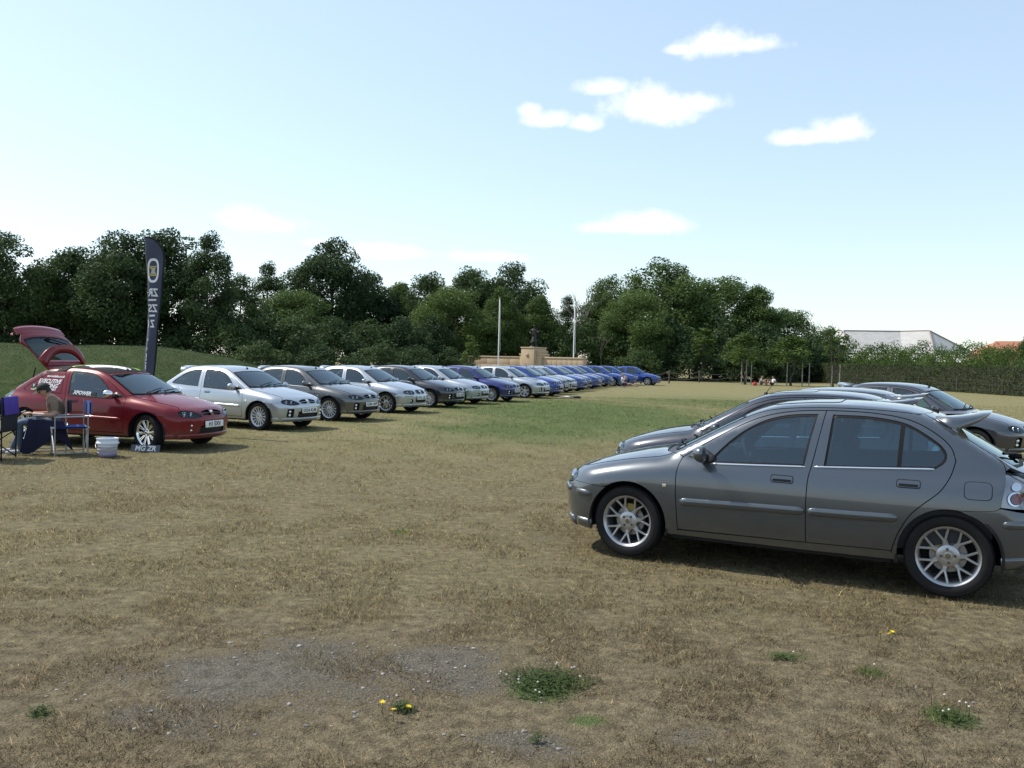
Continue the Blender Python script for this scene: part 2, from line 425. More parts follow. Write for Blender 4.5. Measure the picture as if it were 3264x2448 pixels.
def patch(mb, proj, poly, mname, holes=(), h=.04, gap=.0035, off=0.0, flange=.02, fl_mat=None, flip=False, ogap=None):
    og = gap if ogap is None else ogap
    outer = inset(resample(poly, h), og) if og else resample(poly, h)
    loops = [outer] + [(inset(resample(q, h), -gap) if gap else resample(q, h)) for q in holes]
    mn, mx = outer.min(0), outer.max(0)
    gx = np.arange(mn[0] - h * .3, mx[0] + h, h); gy = np.arange(mn[1] - h * .3, mx[1] + h, h * .87)
    G = np.array([(x + (h / 2 if j % 2 else 0), y) for j, y in enumerate(gy) for x in gx])
    ok = inpoly(G, outer)
    for q in loops[1:]: ok &= ~inpoly(G, q)
    B = np.vstack(loops)
    G = G[ok]
    if len(G):
        d = np.min(((G[:, None, :] - B[None, :, :]) ** 2).sum(-1), 1); G = G[d > (.5 * h) ** 2]
    allp = np.vstack([B, G]) if len(G) else B
    edges = []; o = 0
    for q in loops:
        n = len(q); edges += [(o + i, o + (i + 1) % n) for i in range(n)]; o += n
    r = delaunay_2d_cdt([Vector(p) for p in allp], edges, [], 0, 1e-7)
    P2 = np.array([tuple(v) for v in r[0]]); T = np.array([t for t in r[2] if len(t) == 3])
    cen = P2[T].mean(1); ok = inpoly(cen, outer)
    for q in loops[1:]: ok &= ~inpoly(cen, q)
    T = T[ok]
    P3 = onbody(P2, proj); N = fgrad(P3)
    P3 = P3 + N * off
    fn = np.cross(P3[T[:, 1]] - P3[T[:, 0]], P3[T[:, 2]] - P3[T[:, 0]])
    bad = (fn * N[T].mean(1)).sum(1) < 0
    T[bad] = T[bad][:, ::-1]
    if flip: T = T[:, ::-1]; N = -N
    mb.add(P3, T, mname, normals=N)
    if flange:
        for li, q in enumerate(loops):
            q3 = onbody(q, proj); nn = fgrad(q3); q3 = q3 + nn * off; n = len(q3); lo = q3 - nn * flange
            mb.add(np.vstack([q3, lo]), [(i, (i + 1) % n, n + (i + 1) % n, n + i) for i in range(n)], fl_mat or ('seal' if li and mname == 'paint' else mname), smooth=False)
    return mb
def ribbon(mb, proj, line, width, height, mname, axis=1, base=.001, taper=True):
    """raised rounded strip along a 2-D line on the body"""
    L = resample(line, .04, closed=False); n = len(L); prof = [(-.5, -.3), (-.47, .55), (-.3, .9), (0, 1), (.3, .9), (.47, .55), (.5, -.3)]
    P = []; k = len(prof)
    t = np.gradient(L, axis=0); t /= np.linalg.norm(t, axis=1, keepdims=True); nn = np.stack([-t[:, 1], t[:, 0]], -1)
    W_ = np.full(n, width)
    if taper: W_[0] *= .55; W_[-1] *= .55
    for i in range(n):
        q = np.array([L[i] + nn[i] * a * W_[i] for a, _ in prof]); q3 = onbody(q, proj); g = fgrad(q3)
        e = (.3 if (taper and i in (0, n - 1)) else 1)
        P.extend(q3 + g * np.array([[base + b * height * e] for _, b in prof]))
    F = [(i * k + j, i * k + j + 1, (i + 1) * k + j + 1, (i + 1) * k + j) for i in range(n - 1) for j in range(k - 1)]
    F += [tuple(range(k - 1, -1, -1)), tuple((n - 1) * k + j for j in range(k))]
    g = fgrad(np.array(P)); tmp = MB(); tmp.add(P, F, mname)
    # orientation check
    a, b, c = (np.array(tmp.V[i]) for i in tmp.F[2][:3])
    if np.dot(np.cross(b - a, c - a), g[tmp.F[2][0]]) < 0: tmp.F = [tuple(reversed(f)) for f in tmp.F]
    return mb.merge(tmp)
def both(mb): return MB().merge(mb).merge(mb.mirror_y())

# ---- feature lines measured off the photograph (x forward, z up, metres)
WBH = 1.2535; WZ = .305
def arch(cx, a0, a1, r=.347, n=22):
    return [(cx + r * math.cos(R_(a0 + (a1 - a0) * i / n)), WZ + .004 + r * math.sin(R_(a0 + (a1 - a0) * i / n))) for i in range(n + 1)]
RAIL_XY = curve([(.900, .672), (.70, .640), (.45, .592), (.25, .553), (.0, .532), (-.4, .525), (-.8, .515), (-1.0, .502)], .05)
_r3 = onbody(np.array(RAIL_XY), 'top'); RAIL_XZ = [(float(p[0]), float(p[2])) for p in _r3]
SEAM_HOOD_XY = curve([(.900, .672), (1.05, .672), (1.25, .662), (1.45, .640), (1.60, .612), (1.72, .575)], .05)
_h3 = onbody(np.array(SEAM_HOOD_XY), 'top'); SEAM_HOOD_XZ = [(float(p[0]), float(p[2])) for p in _h3]
HOOD_FRONT_XY = curve([(1.72, .575), (1.775, .48), (1.835, .36), (1.885, .2), (1.905, 0)], .05)
_f3 = onbody(np.array(HOOD_FRONT_XY), 'top'); HOOD_FRONT_YZ = [(float(p[1]), float(p[2])) for p in _f3]
HOOD_REAR_XY = curve([(1.055, 0), (1.04, .3), (.99, .52), (.900, .672)], .05)
_e = [tuple(HOOD_FRONT_YZ[0]), (.605, float(HOOD_FRONT_YZ[0][1]) - .020), (.655, .675), (.688, .650), (.685, .607)]
EDGE_YZ = resample(_e, .03, False)
EDGE_XZ = [(float(p[0]), float(p[2])) for p in onbody(EDGE_YZ, 'front')]
YC = .685   # plan corner where the bumper turns from nose to flank
_c = onbody(np.array([(YC, z) for z in np.linspace(.205, .60, 12)]), 'front'); CORN_F = [(float(p[0]), float(p[2])) for p in _c]
_c = onbody(np.array([(.66, z) for z in np.linspace(.205, .98, 20)]), 'rear'); CORN_R = [(float(p[0]), float(p[2])) for p in _c]
FDOOR_FRONT = curve([(.790, .896), (.815, .83), (.824, .72), (.818, .56), (.808, .42), (.800, .288)], .04)     # top to bottom
DOORTOP = curve([(.790, .896), (.66, .985), (.52, 1.075), (.36, 1.170), (.20, 1.248), (.04, 1.297), (-.14, 1.325), (-.335, 1.336),
                 (-.55, 1.337), (-.72, 1.329), (-.891, 1.306), (-1.03, 1.262), (-1.17, 1.178), (-1.25, 1.098), (-1.282, 1.007)], .04)
BLINE = curve([(-.335, 1.336), (-.30, 1.12), (-.263, .901), (-.243, .80), (-.236, .62), (-.238, .45), (-.242, .297)], .04)
RDOOR_REAR = curve([(-1.282, 1.007), (-1.251, .896), (-1.184, .782), (-1.082, .688), (-1.000, .606), (-.945, .52), (-.900, .42), (-.866, .307)], .04)
TGSHUT = curve([(-1.0, 1.362), (-1.087, 1.318), (-1.22, 1.245), (-1.355, 1.165), (-1.46, 1.100), (-1.54, 1.048), (-1.60, .995), (-1.612, .95)], .04)
TLLINE = curve([(-1.612, .95), (-1.612, .87), (-1.60, .78), (-1.584, .696)], .04)
RAIL_XZ = [p for p in RAIL_XZ if p[0] > -.97]
RBUMP_SEAM = curve([(-1.584, .690), (-1.55, .672), (-1.50, .664), (-1.40, .655), (-1.330, .651)], .04)
WIN_F5 = curve([(.560, .868), (.483, .965), (.389, 1.062), (.276, 1.152), (.146, 1.228), (.03, 1.268), (-.10, 1.292), (-.272, 1.303)], .04) + [(-.235, 1.10), (-.203, .898)]
WIN_R5 = [(-.357, .902), (-.375, 1.10), (-.392, 1.302)] + curve([(-.392, 1.302), (-.596, 1.304), (-.76, 1.293), (-.894, 1.270), (-.986, 1.236), (-1.109, 1.163), (-1.185, 1.104), (-1.219, 1.045), (-1.204, .990), (-1.148, .944)], .03)
# three-door
BLINE3 = curve([(-.50, 1.337), (-.47, 1.12), (-.43, .905), (-.415, .80), (-.42, .62), (-.43, .45), (-.44, .300)], .04)
WIN_F3 = WIN_F5[:-3] + curve([(-.10, 1.292), (-.272, 1.305), (-.432, 1.304)], .04)[1:] + [(-.40, 1.10), (-.365, .905)]
WIN_R3 = [(-.530, .915), (-.550, 1.10), (-.572, 1.303)] + curve([(-.572, 1.303), (-.76, 1.288), (-.92, 1.250), (-1.08, 1.18), (-1.24, 1.085), (-1.36, 1.005), (-1.385, .975), (-1.34, .955)], .03)

def rev(a): return list(reversed(a))
def half_top(pl): return [p for p in pl] + [(p[0], -p[1]) for p in reversed(pl)]
PARTS = {}
def build_parts():
    A0 = 1.0
    # ---- front wing
    f_arch = arch(WBH, 0, 187)
    wing = [(.900, float(SEAM_HOOD_XZ[0][1]))] + SEAM_HOOD_XZ[1:] + EDGE_XZ[1:] + [(1.64, .602), (1.56, .594), (1.495, .588)]
    a1 = [p for p in f_arch if p[0] < 1.455]
    wing += a1 + [(.893, .236), (.870, .246), (.800, .262)] + rev(FDOOR_FRONT) + [(.83, .918)]
    mb = patch(MB(), 'side', wing, 'paint')
    # ---- body side: A-pillar, cant rail, C-pillar, rear quarter
    def quarter(doorline_top, rear_edge, holes):
        r_arch = arch(-WBH, 186, -8)           # rear(low) .. front
        q = [(.83, .918), (.900, RAIL_XZ[0][1])] + RAIL_XZ[1:] + TGSHUT + TLLINE[1:] + RBUMP_SEAM[1:]
        ra = rev([p for p in arch(-WBH, -8, 188) if p[0] > -1.41])   # from rear top to front
        q += ra + [(-.905, .236), (-.88, .24)] + rear_edge + doorline_top
        return patch(MB(), 'side', q, 'paint', holes)
    dt5 = rev(DOORTOP)
    q5 = quarter(dt5, rev(RDOOR_REAR)[0:-1], ())
    i3 = min(range(len(DOORTOP)), key=lambda i: abs(DOORTOP[i][0] + .50))
    dt3 = rev(DOORTOP[:i3 + 1])
    q3 = quarter(dt3[1:], rev(BLINE3), (WIN_R3,))
    sill = [(.893, .232), (.85, .258), (.80, .280)] + [(-.24, .293), (-.862, .303), (-.90, .25), (-.905, .232), (-.25, .226)]
    sl = patch(MB(), 'side', sill, 'paint', off=-.012, flange=.05)
    def shell(q):
        s = MB().merge(mb).merge(q).merge(sl); s = both(s)
        # wheel-arch liners, floor, inner walls
        for cx in (WBH, -WBH):
            for sg in (1, -1):
                l = MB(); l.lathe([(.02, .50), (.368, .50), (.368, .815), (.350, .818)], 'liner', n=28, a0=R_(-14), a1=R_(194))
                l.xform(Matrix.Translation((cx, 0, WZ + .004)))
                s.merge(l if sg > 0 else l.mirror_y())
        s.box((0, 0, .225), (1.72, 1.50, .05), 'liner'); s.box((0, 0, .24), (3.6, .96, .05), 'liner')
        s.box((0.93, 0, .50), (.03, 1.36, .56), 'liner'); s.box((1.45, 0, .42), (.9, .9, .30), 'liner')
        s.box((-1.45, 0, .36), (.72, .96, .22), 'liner')
        return s
    PARTS['body5'] = shell(q5).mesh('body5'); PARTS['body3'] = shell(q3).mesh('body3')
    # ---- doors
    def door(name, outline, hole):
        d = patch(MB(), 'side', outline, 'paint', (hole,) if hole else ())
        PARTS[name + '_L'] = d.mesh(name); PARTS[name + '_R'] = d.mirror_y().mesh(name)
    it = [i for i, p in enumerate(DOORTOP) if p[0] > -.335]
    fd5 = rev(FDOOR_FRONT) + DOORTOP[1:len(it)] + BLINE
    door('fdoor5', fd5, WIN_F5)
    fd3 = rev(FDOOR_FRONT) + DOORTOP[1:i3] + BLINE3
    door('fdoor3', fd3, WIN_F3)
    rd5 = rev(BLINE) + DOORTOP[len(it) + 1:] + RDOOR_REAR[1:]
    door('rdoor5', rd5, WIN_R5)
    def glass(name, polys, bars=()):
        g = MB()
        for p in polys: patch(g, 'side', p, 'glass', off=-.006, gap=.002, flange=0, h=.06)
        for p in polys:     # dark rubber frame round the opening
            L = resample(p, .03); n = len(L); o3 = onbody(L, 'side'); nn = fgrad(o3); i3_ = onbody(inset(L, .014), 'side')
            V = np.vstack([o3 - nn * .003, i3_ - nn * .0045]); g.add(V, [(i, (i + 1) % n, n + (i + 1) % n, n + i) for i in range(n)], 'seal')
        for b in bars: patch(g, 'side', b, 'seal', off=-.003, gap=0, flange=.01)
        PARTS[name + '_L'] = g.mesh(name); PARTS[name + '_R'] = g.mirror_y().mesh(name)
    glass('glass_f5', [WIN_F5]); glass('glass_f3', [WIN_F3])
    glass('glass_r5', [WIN_R5], [[(-.925, 1.258), (-.893, 1.266), (-.880, .938), (-.912, .939)]])
    glass('glass_q3', [WIN_R3])
    # ---- strips, handles, mouldings (left side, then mirrored)
    def strip(name, parts):
        m_ = MB()
        for ln, w, hgt, mt in parts: ribbon(m_, 'side', ln, w, hgt, mt)
        PARTS[name + '_L'] = m_.mesh(name); PARTS[name + '_R'] = m_.mirror_y().mesh(name)
    strip('belt_f5', [([(.545, .860), (.2, .874), (-.215, .892)], .014, .006, 'chrome')])
    strip('belt_r5', [([(-.282, .896), (-.7, .917), (-1.14, .940)], .014, .006, 'chrome')])
    strip('belt_f3', [([(.545, .860), (.2, .874), (-.38, .900)], .014, .006, 'seal')])
    strip('mould_f5', [([(.785, .527), (.3, .537), (-.226, .545)], .066, .017, 'paint')])
    strip('mould_r5', [([(-.246, .546), (-.6, .552), (-.902, .559)], .066, .017, 'paint')])
    strip('mould_f3', [([(.765, .515), (.2, .530), (-.41, .540)], .060, .017, 'paint')])
    def handle(name, x0, x1, z0, z1):
        h_ = MB(); c = .012
        def rr(x0, x1, z0, z1, r=.018):
            P = []
            for cx, cz, a in ((x1 - r, z1 - r, 0), (x0 + r, z1 - r, 90), (x0 + r, z0 + r, 180), (x1 - r, z0 + r, 270)):
                P += [(cx + r * math.cos(R_(a + t)), cz + r * math.sin(R_(a + t))) for t in (0, 30, 60, 90)]
            return P
        patch(h_, 'side', rr(x0, x1, z0, z1), 'seal', gap=0, off=.0015, flange=0)
        patch(h_, 'side', rr(x0 + .006, x1 - .006, z0 + .006, z1 - .006, .014), 'paint', gap=0, off=.003, flange=.003)
        patch(h_, 'side', rr(x0 + .016, x1 - .016, z0 + .010, z0 + .030, .008), 'seal', gap=0, off=.0045, flange=0)
        PARTS[name + '_L'] = h_.mesh(name); PARTS[name + '_R'] = h_.mirror_y().mesh(name)
    handle('handle_f5', -.134, .044, .752, .814); handle('handle_r5', -1.053, -.885, .790, .852); handle('handle_f3', -.30, -.13, .775, .837)
    # ---- fuel flap (left flank), badge
    fl = MB(); P = [(-1.435 + .088 * math.copysign(abs(math.cos(t)) ** .45, math.cos(t)), .805 + .060 * math.copysign(abs(math.sin(t)) ** .45, math.sin(t))) for t in np.linspace(0, 2 * math.pi, 41)[:-1]]
    patch(fl, 'side', [(-1.435 + (x + 1.435) * 1.06, .805 + (z - .805) * 1.08) for x, z in P], 'seal', gap=0, off=.0008, flange=0)
    patch(fl, 'side', P, 'paint', gap=0, off=.0022, flange=.002); PARTS['flap'] = fl.mesh('flap')
    bd = MB(); patch(bd, 'side', [(.905, .640), (.937, .640), (.937, .664), (.905, .664)], 'chrome', gap=0, off=.003, flange=.003)
    PARTS['badge_L'] = bd.mesh('badge'); PARTS['badge_R'] = bd.mirror_y().mesh('badge')
    # ---- bonnet
    hood = rev(HOOD_REAR_XY)[:-1] + [(p[0], -p[1]) for p in HOOD_REAR_XY]
    hood = half_top(HOOD_REAR_XY + SEAM_HOOD_XY[1:] + HOOD_FRONT_XY[1:-1] + [HOOD_FRONT_XY[-1]])
    seen = []; [seen.append(p) for p in hood if p not in seen and (p[0], -p[1]) != (seen[-1] if seen else None) or p[1] != 0]
    hood = []
    for p in half_top(HOOD_REAR_XY + SEAM_HOOD_XY[1:] + HOOD_FRONT_XY[1:]):
        if not hood or abs(p[0] - hood[-1][0]) + abs(p[1] - hood[-1][1]) > 1e-6: hood.append(p)
    if abs(hood[0][0] - hood[-1][0]) + abs(hood[0][1] - hood[-1][1]) < 1e-6: hood.pop()
    PARTS['bonnet'] = patch(MB(), 'top', hood, 'paint').mesh('bonnet')
    # ---- cowl, windscreen, roof
    def clean(pl):
        o = []
        for p in pl:
            if not o or abs(p[0] - o[-1][0]) + abs(p[1] - o[-1][1]) > 1e-5: o.append((float(p[0]), float(p[1])))
        if abs(o[0][0] - o[-1][0]) + abs(o[0][1] - o[-1][1]) < 1e-5: o.pop()
        return o
    WS_BASE = curve([(.985, 0), (.965, .3), (.925, .50), (.862, .645)], .05)
    rin = [(p[0], p[1] - .012) for p in RAIL_XY]
    ws_side = [p for p in rin if .30 < p[0] < .85]
    WS_TOP = curve([(.318, .553), (.335, .35), (.345, 0)], .05)
    ws = clean(half_top(WS_BASE + ws_side + WS_TOP))
    g = patch(MB(), 'top', ws, 'glass', off=-.004, gap=.003, flange=0, h=.07)
    L = resample(ws, .04); n = len(L); o3 = onbody(L, 'top'); nn = fgrad(o3); i3_ = onbody(inset(L, .022), 'top')
    g.add(np.vstack([o3 - nn * .001, i3_ - nn * .0025]), [(i, (i + 1) % n, n + (i + 1) % n, n + i) for i in range(n)], 'seal')
    PARTS['windscreen'] = g.mesh('windscreen')
    cowl = clean(half_top([(HOOD_REAR_XY[0][0], 0)] + [(p[0] - .002, p[1]) for p in HOOD_REAR_XY] + rev([(p[0] + .004, p[1]) for p in WS_BASE])))
    cw = patch(MB(), 'top', cowl, 'black_plastic', off=-.012, gap=0, flange=.03)
    PARTS['cowl'] = cw.mesh('cowl')
    wp = MB()
    for y0, y1 in ((-.42, .10), (.02, .52)):
        pts = [onbody(np.array([(.965 - .10 * t - .05 * (y0 + (y1 - y0) * t) ** 2, y0 + (y1 - y0) * t)]), 'top')[0] + np.array([.01, 0, .022]) for t in np.linspace(0, 1, 7)]
        wp.tube(pts, .009, 'seal', n=5)
        q = onbody(np.array([(1.01, y0)]), 'top')[0]; wp.tube([q, Vector(q) + Vector((0, 0, .035)), pts[2]], .010, 'seal', n=5)
    PARTS['wiper'] = wp.mesh('wiper')
    rf = [p for p in RAIL_XY if -.97 < p[0] < .315]
    ROOF_REAR = curve([(-.985, .500), (-1.04, .40), (-1.085, .2), (-1.095, 0)], .05)
    roof = clean(half_top(rev(WS_TOP) + rf + ROOF_REAR))
    PARTS['roof'] = patch(MB(), 'top', roof, 'paint').mesh('roof')
    ae = MB(); q = onbody(np.array([(.22, 0)]), 'top')[0]
    ae.lathe([(.001, .03), (.02, .025), (.03, 0)], 'seal', n=10, axis='Z', c=(q[0], q[1], q[2]))
    ae.tube([Vector(q) + Vector((0, 0, .02)), Vector(q) + Vector((-.13, 0, .20))], [.005, .0025], 'seal', n=6)
    PARTS['aerial'] = ae.mesh('aerial')
    # ---- tailgate: pillars at the flank, upper skin, glass, lower skin
    TG_TOP = [(p[0], p[1]) for p in ROOF_REAR]
    tg3 = onbody(np.array(TGSHUT), 'side')
    edge_xy = [(float(p[0]), float(p[1])) for p in tg3]
    GL_TOP = curve([(-1.19, 0), (-1.18, .25), (-1.15, .44)], .05)
    GL_SIDE = curve([(-1.15, .44), (-1.35, .505), (-1.56, .535), (-1.685, .53)], .05)
    GL_BOT = curve([(-1.685, .53), (-1.735, .3), (-1.75, 0)], .05)
    gl = clean(half_top(GL_TOP + GL_SIDE[1:] + GL_BOT[1:]))
    inn = [(x, y - .035) for x, y in edge_xy]
    TGL = curve([(-1.80, .50), (-1.825, .3), (-1.835, 0)], .05)
    side_in = [p for p in inn if -1.585 < p[0] < -1.03]
    tailc = [(-1.645, .615), (-1.70, .585), (-1.755, .545)]
    fr = clean(half_top(rev(TG_TOP)[0:] + side_in + tailc + TGL))
    t = patch(MB(), 'top', fr, 'paint', (gl,))
    sin3 = onbody(np.array(side_in + tailc[:1]), 'top')
    sdp = MB(); patch(sdp, 'side', clean([q for q in TGSHUT if q[0] < -1.02] + [(float(p[0]), float(p[2])) for p in sin3[::-1]]), 'paint')
    t.merge(both(sdp))
    TGL3 = onbody(np.array(TGL), 'top')
    up = [(float(p[1]), float(p[2])) for p in TGL3]
    lh = [(0, .645), (.40, .648), (.50, .672), (.535, .70), (.55, .80), (.575, .90)] + up
    lower = clean(lh + [(-a, b_) for a, b_ in reversed(lh)])
    patch(t, 'rear', lower, 'paint')
    PARTS['tailgate'] = t.mesh('tailgate')
    g = patch(MB(), 'top', gl, 'glass_dark', off=-.003, gap=.003, flange=0, h=.07)
    L = resample(gl, .04); n = len(L); o3 = onbody(L, 'top'); nn = fgrad(o3); i3_ = onbody(inset(L, .03), 'top')
    g.add(np.vstack([o3 - nn * .001, i3_ - nn * .0018]), [(i, (i + 1) % n, n + (i + 1) % n, n + i) for i in range(n)], 'seal')
    PARTS['rear_glass'] = g.mesh('rear_glass')
    w = MB(); q = onbody(np.array([(-1.70, 0.0)]), 'top')[0]; q2 = onbody(np.array([(-1.60, .40)]), 'top')[0]
    w.box(Vector(q) + Vector((0, 0, .02)), (.09, .06, .04), 'seal', bev=.012); w.tube([Vector(q) + Vector((0, 0, .04)), Vector(q2) + Vector((0, 0, .025))], .012, 'seal', n=5)
    PARTS['rear_wiper'] = w.mesh('rear_wiper')
    # ---- rear lamps
    tl = MB(); side_tl = TLLINE + [p for p in CORN_R if .69 < p[1] < .945]
    side_tl = TLLINE + [(float(p[0]), float(p[2])) for p in onbody(np.array([(.66, z) for z in np.linspace(.69, .945, 8)]), 'rear')]
    patch(tl, 'side', side_tl, 'lens', flange=0)
    patch(tl, 'side', side_tl, 'alloy', off=-.03, flange=0, gap=.004)
    rear_tl = [(.66, .69), (.545, .69), (.56, .80), (.585, .90), (.60, .945), (.66, .945)]
    patch(tl, 'rear', rear_tl, 'lens', flange=0); patch(tl, 'rear', rear_tl, 'alloy', off=-.03, flange=0)
    for cx, cz, r_, mt in ((-1.695, .765, .042, 'lamp_red'), (-1.690, .855, .032, 'chrome'), (-1.685, .765, .052, 'chrome')):
        patch(tl, 'side', [(cx + r_ * math.cos(t_), cz + r_ * math.sin(t_)) for t_ in np.linspace(0, 6.283, 17)[:-1]], mt, off=-.014 if mt == 'lamp_red' else -.02, flange=0, gap=0)
    PARTS['tail_L'] = tl.mesh('tail'); PARTS['tail_R'] = tl.mirror_y().mesh('tail')
    # ---- rear bumper
    rb = MB(); rear_low = [(-1.595, .205)]
    ra = [p for p in arch(-WBH, 186, 90) if p[0] < -1.41]
    sp = rev(RBUMP_SEAM) + [p for p in rev([c for c in CORN_R if c[1] < .685])] + [(-1.70, .2)] + ra
    patch(rb, 'side', sp, 'paint', ogap=0)
    rb2 = both(rb)
    patch(rb2, 'rear', [(-.66, .205), (.66, .205), (.66, .685), (.50, .668), (.40, .640), (-.40, .640), (-.50, .668), (-.66, .685)], 'paint', ogap=0)
    x1 = MB(); ribbon(x1, 'side', [(-1.60, .575), (-1.70, .578), (-1.77, .58)], .06, .012, 'paint', taper=True)
    ribbon(x1, 'side', [(-1.598, .29), (-1.70, .30), (-1.76, .30)], .09, .02, 'paint', taper=False)
    rb2.merge(both(x1)); PARTS['rear_bumper'] = rb2.mesh('rear_bumper')
    # ---- spoiler: loop wing on the tailgate
    s_ = MB(); n = 41; V = []; k = 6
    for i in range(n):
        q = -1 + 2 * i / (n - 1); e = abs(q); sg = 1 if q >= 0 else -1
        yi, yo = sg * .465 * e ** .95, sg * .530 * e ** .85
        xi, zi = -1.130 - .245 * (1 - e ** 2.4), 1.326 + .020 * (1 - e ** 2.0)
        xo, zo = -1.292 - .233 * (1 - e ** 2.8), 1.312 + .060 * (1 - e ** 1.8)
        zb = min(zo - .013, 1.226 + .136 * (1 - e ** 1.9)); lift = .006
        xm, ym, zm = (xi + xo) / 2, (yi + yo) / 2, (zi + zo) / 2
        V += [(xi, yi, zi), (xm, ym, zm + lift * (1 - e)), (xo, yo - sg * .022 * e, zo), (xo + .004, yo + sg * .012 * e, (zo + zb) / 2 + .006), (xo + .010, yo + sg * .004 * e, zb), (xi + .004, yi - sg * .012 * e, zi - .02)]
    F = [(i * k + j, i * k + (j + 1) % k, (i + 1) * k + (j + 1) % k, (i + 1) * k + j) for i in range(n - 1) for j in range(k)]
    F += [tuple(range(k)), tuple((n - 1) * k + j for j in range(k - 1, -1, -1))]
    s_.add(V, F, 'paint'); n = 13
    # root pad across the top of the gate and end fins sweeping up into the blade
    root = []
    for i in range(n):
        y = -.50 + 1.0 * i / (n - 1); a = onbody(np.array([(-1.125, y * .92)]), 'top')[0]; b = onbody(np.array([(-1.22, y * .96)]), 'top')[0]
        root.append([(a[0], a[1], a[2] - .01), (a[0] - .02, a[1], a[2] + .012), (b[0], b[1], b[2] + .022), (b[0] - .035, b[1], b[2] - .022)])
    k = 4; V = [v for r in root for v in r]; F = [(i * k + j, i * k + (j + 1) % k, (i + 1) * k + (j + 1) % k, (i + 1) * k + j) for i in range(n - 1) for j in range(k)]
    F += [tuple(range(k)), tuple((n - 1) * k + j for j in range(k - 1, -1, -1))]
    s_.add(V, F, 'paint')
    PARTS['spoiler'] = smooth_by_angle(s_.mesh('spoiler', recalc=True), 82)
    # ---- front bumpers, lamps, grilles
    up_f = [(p[0], p[1]) for p in HOOD_FRONT_YZ]            # from flank to centre
    def ell(cy, cz, ry, rz, n=18, p=1.0):
        return [(cy + ry * math.copysign(abs(math.cos(t)) ** p, math.cos(t)), cz + rz * math.copysign(abs(math.sin(t)) ** p, math.sin(t))) for t in np.linspace(0, 2 * math.pi, n + 1)[:-1]]
    HL1 = [(.335, .628), (.36, .592), (.42, .572), (.53, .574), (.63, .588), (.685, .606), (.690, .640), (.655, .668), (.585, .690), (.50, .694), (.40, .688), (.35, .672)]
    HL2 = curve([(.300, .598), (.40, .570), (.52, .566), (.62, .582), (.690, .612), (.695, .645), (.655, .672), (.56, .690), (.45, .672), (.36, .634)], .03, closed=True)
    HL1 = curve(HL1, .03, closed=True)
    GR1 = curve([(.02, .598), (.12, .592), (.215, .602), (.238, .638), (.225, .680), (.13, .700), (.02, .704)], .03, closed=False)
    GR2a = [(.045, .652), (.16, .645), (.265, .632), (.275, .650), (.235, .668), (.15, .684), (.045, .690)]
    GR2b = [(.045, .602), (.15, .598), (.235, .600), (.262, .618), (.16, .630), (.045, .637)]
    def sidepart():
        arcf = [p for p in arch(WBH, -5, 95) if p[0] > 1.455]
        P = [(1.495, .588), (1.60, .598), (1.682, .607), (1.69, .66)] + [SEAM_HOOD_XZ[-1]]
        cz = [c for c in CORN_F]
        t3 = onbody(np.array([(YC, z) for z in np.linspace(.60, .655, 4)]), 'front'); cz = cz + [(float(p[0]), float(p[2])) for p in t3[1:]]
        P2 = [(1.495, .588), (1.56, .594), (1.64, .602), EDGE_XZ[-1]] + rev([c for c in cz if c[1] <= .602]) + [(1.60, .208)] + arcf
        return patch(MB(), 'side', P2, 'paint', ogap=0)
    def bumper(holes_half, extra):
        b = both(sidepart())
        outline = [(0, .205), (.40, .205), (.685, .212), (.685, .607)] + [(float(a), float(b_)) for a, b_ in EDGE_YZ[::-1][1:-1]] + up_f
        # headlamp cut-outs reach the upper corner: trim the outline there
        hol = []
        for q in holes_half:
            if min(p[0] for p in q) < 0: hol.append(q)
            else: hol += [q, [(-p[0], p[1]) for p in q]]
        o = []
        for p in outline + [(-p[0], p[1]) for p in reversed(outline)]:
            if not o or abs(p[0] - o[-1][0]) + abs(p[1] - o[-1][1]) > 1e-4: o.append(p)
        if abs(o[0][0] - o[-1][0]) + abs(o[0][1] - o[-1][1]) < 1e-4: o.pop()
        patch(b, 'front', o, 'paint', hol, ogap=0)
        x = MB(); ribbon(x, 'side', [(1.595, .245), (1.68, .25), (1.745, .255)], .085, .022, 'paint', taper=False)
        extra(b, x); b.merge(both(x))
        ln = [(y, .248) for y in np.linspace(-.685, .685, 25)]
        ribbon(b, 'front', ln, .085, .022, 'paint', taper=False)
        return b
    def e1(b, x):
        ribbon(x, 'side', [(1.60, .515), (1.70, .522), (1.765, .527)], .055, .014, 'paint')
        ribbon(x, 'front', [(.685, .53), (.55, .535), (.40, .535)], .055, .014, 'paint')
    IN1 = ell(0, .385, .30, .055, 24, .6); FG1 = ell(.47, .375, .055, .055, 16)
    IN2 = [(-.33, .285), (.33, .285), (.345, .33), (.335, .42), (-.335, .42), (-.345, .33)]
    FG2 = [(.465, .30), (.60, .31), (.61, .35), (.60, .47), (.585, .485), (.475, .485), (.46, .46)]
    GR1f = clean(GR1 + [(-p[0], p[1]) for p in rev(GR1)]) if False else clean([(-p[0], p[1]) for p in rev(GR1)] + GR1)
    GR1h = clean(GR1)
    PARTS['fbump1'] = bumper([HL1, GR1h, IN1, FG1], e1).mesh('fbump1')
    PARTS['fbump2'] = bumper([HL2, GR2a, GR2b, IN2, FG2], lambda b, x: None).mesh('fbump2')
    PARTS['fbump_red'] = bumper([HL2, GR2a, GR2b, IN2], lambda b, x: None).mesh('fbump_red')
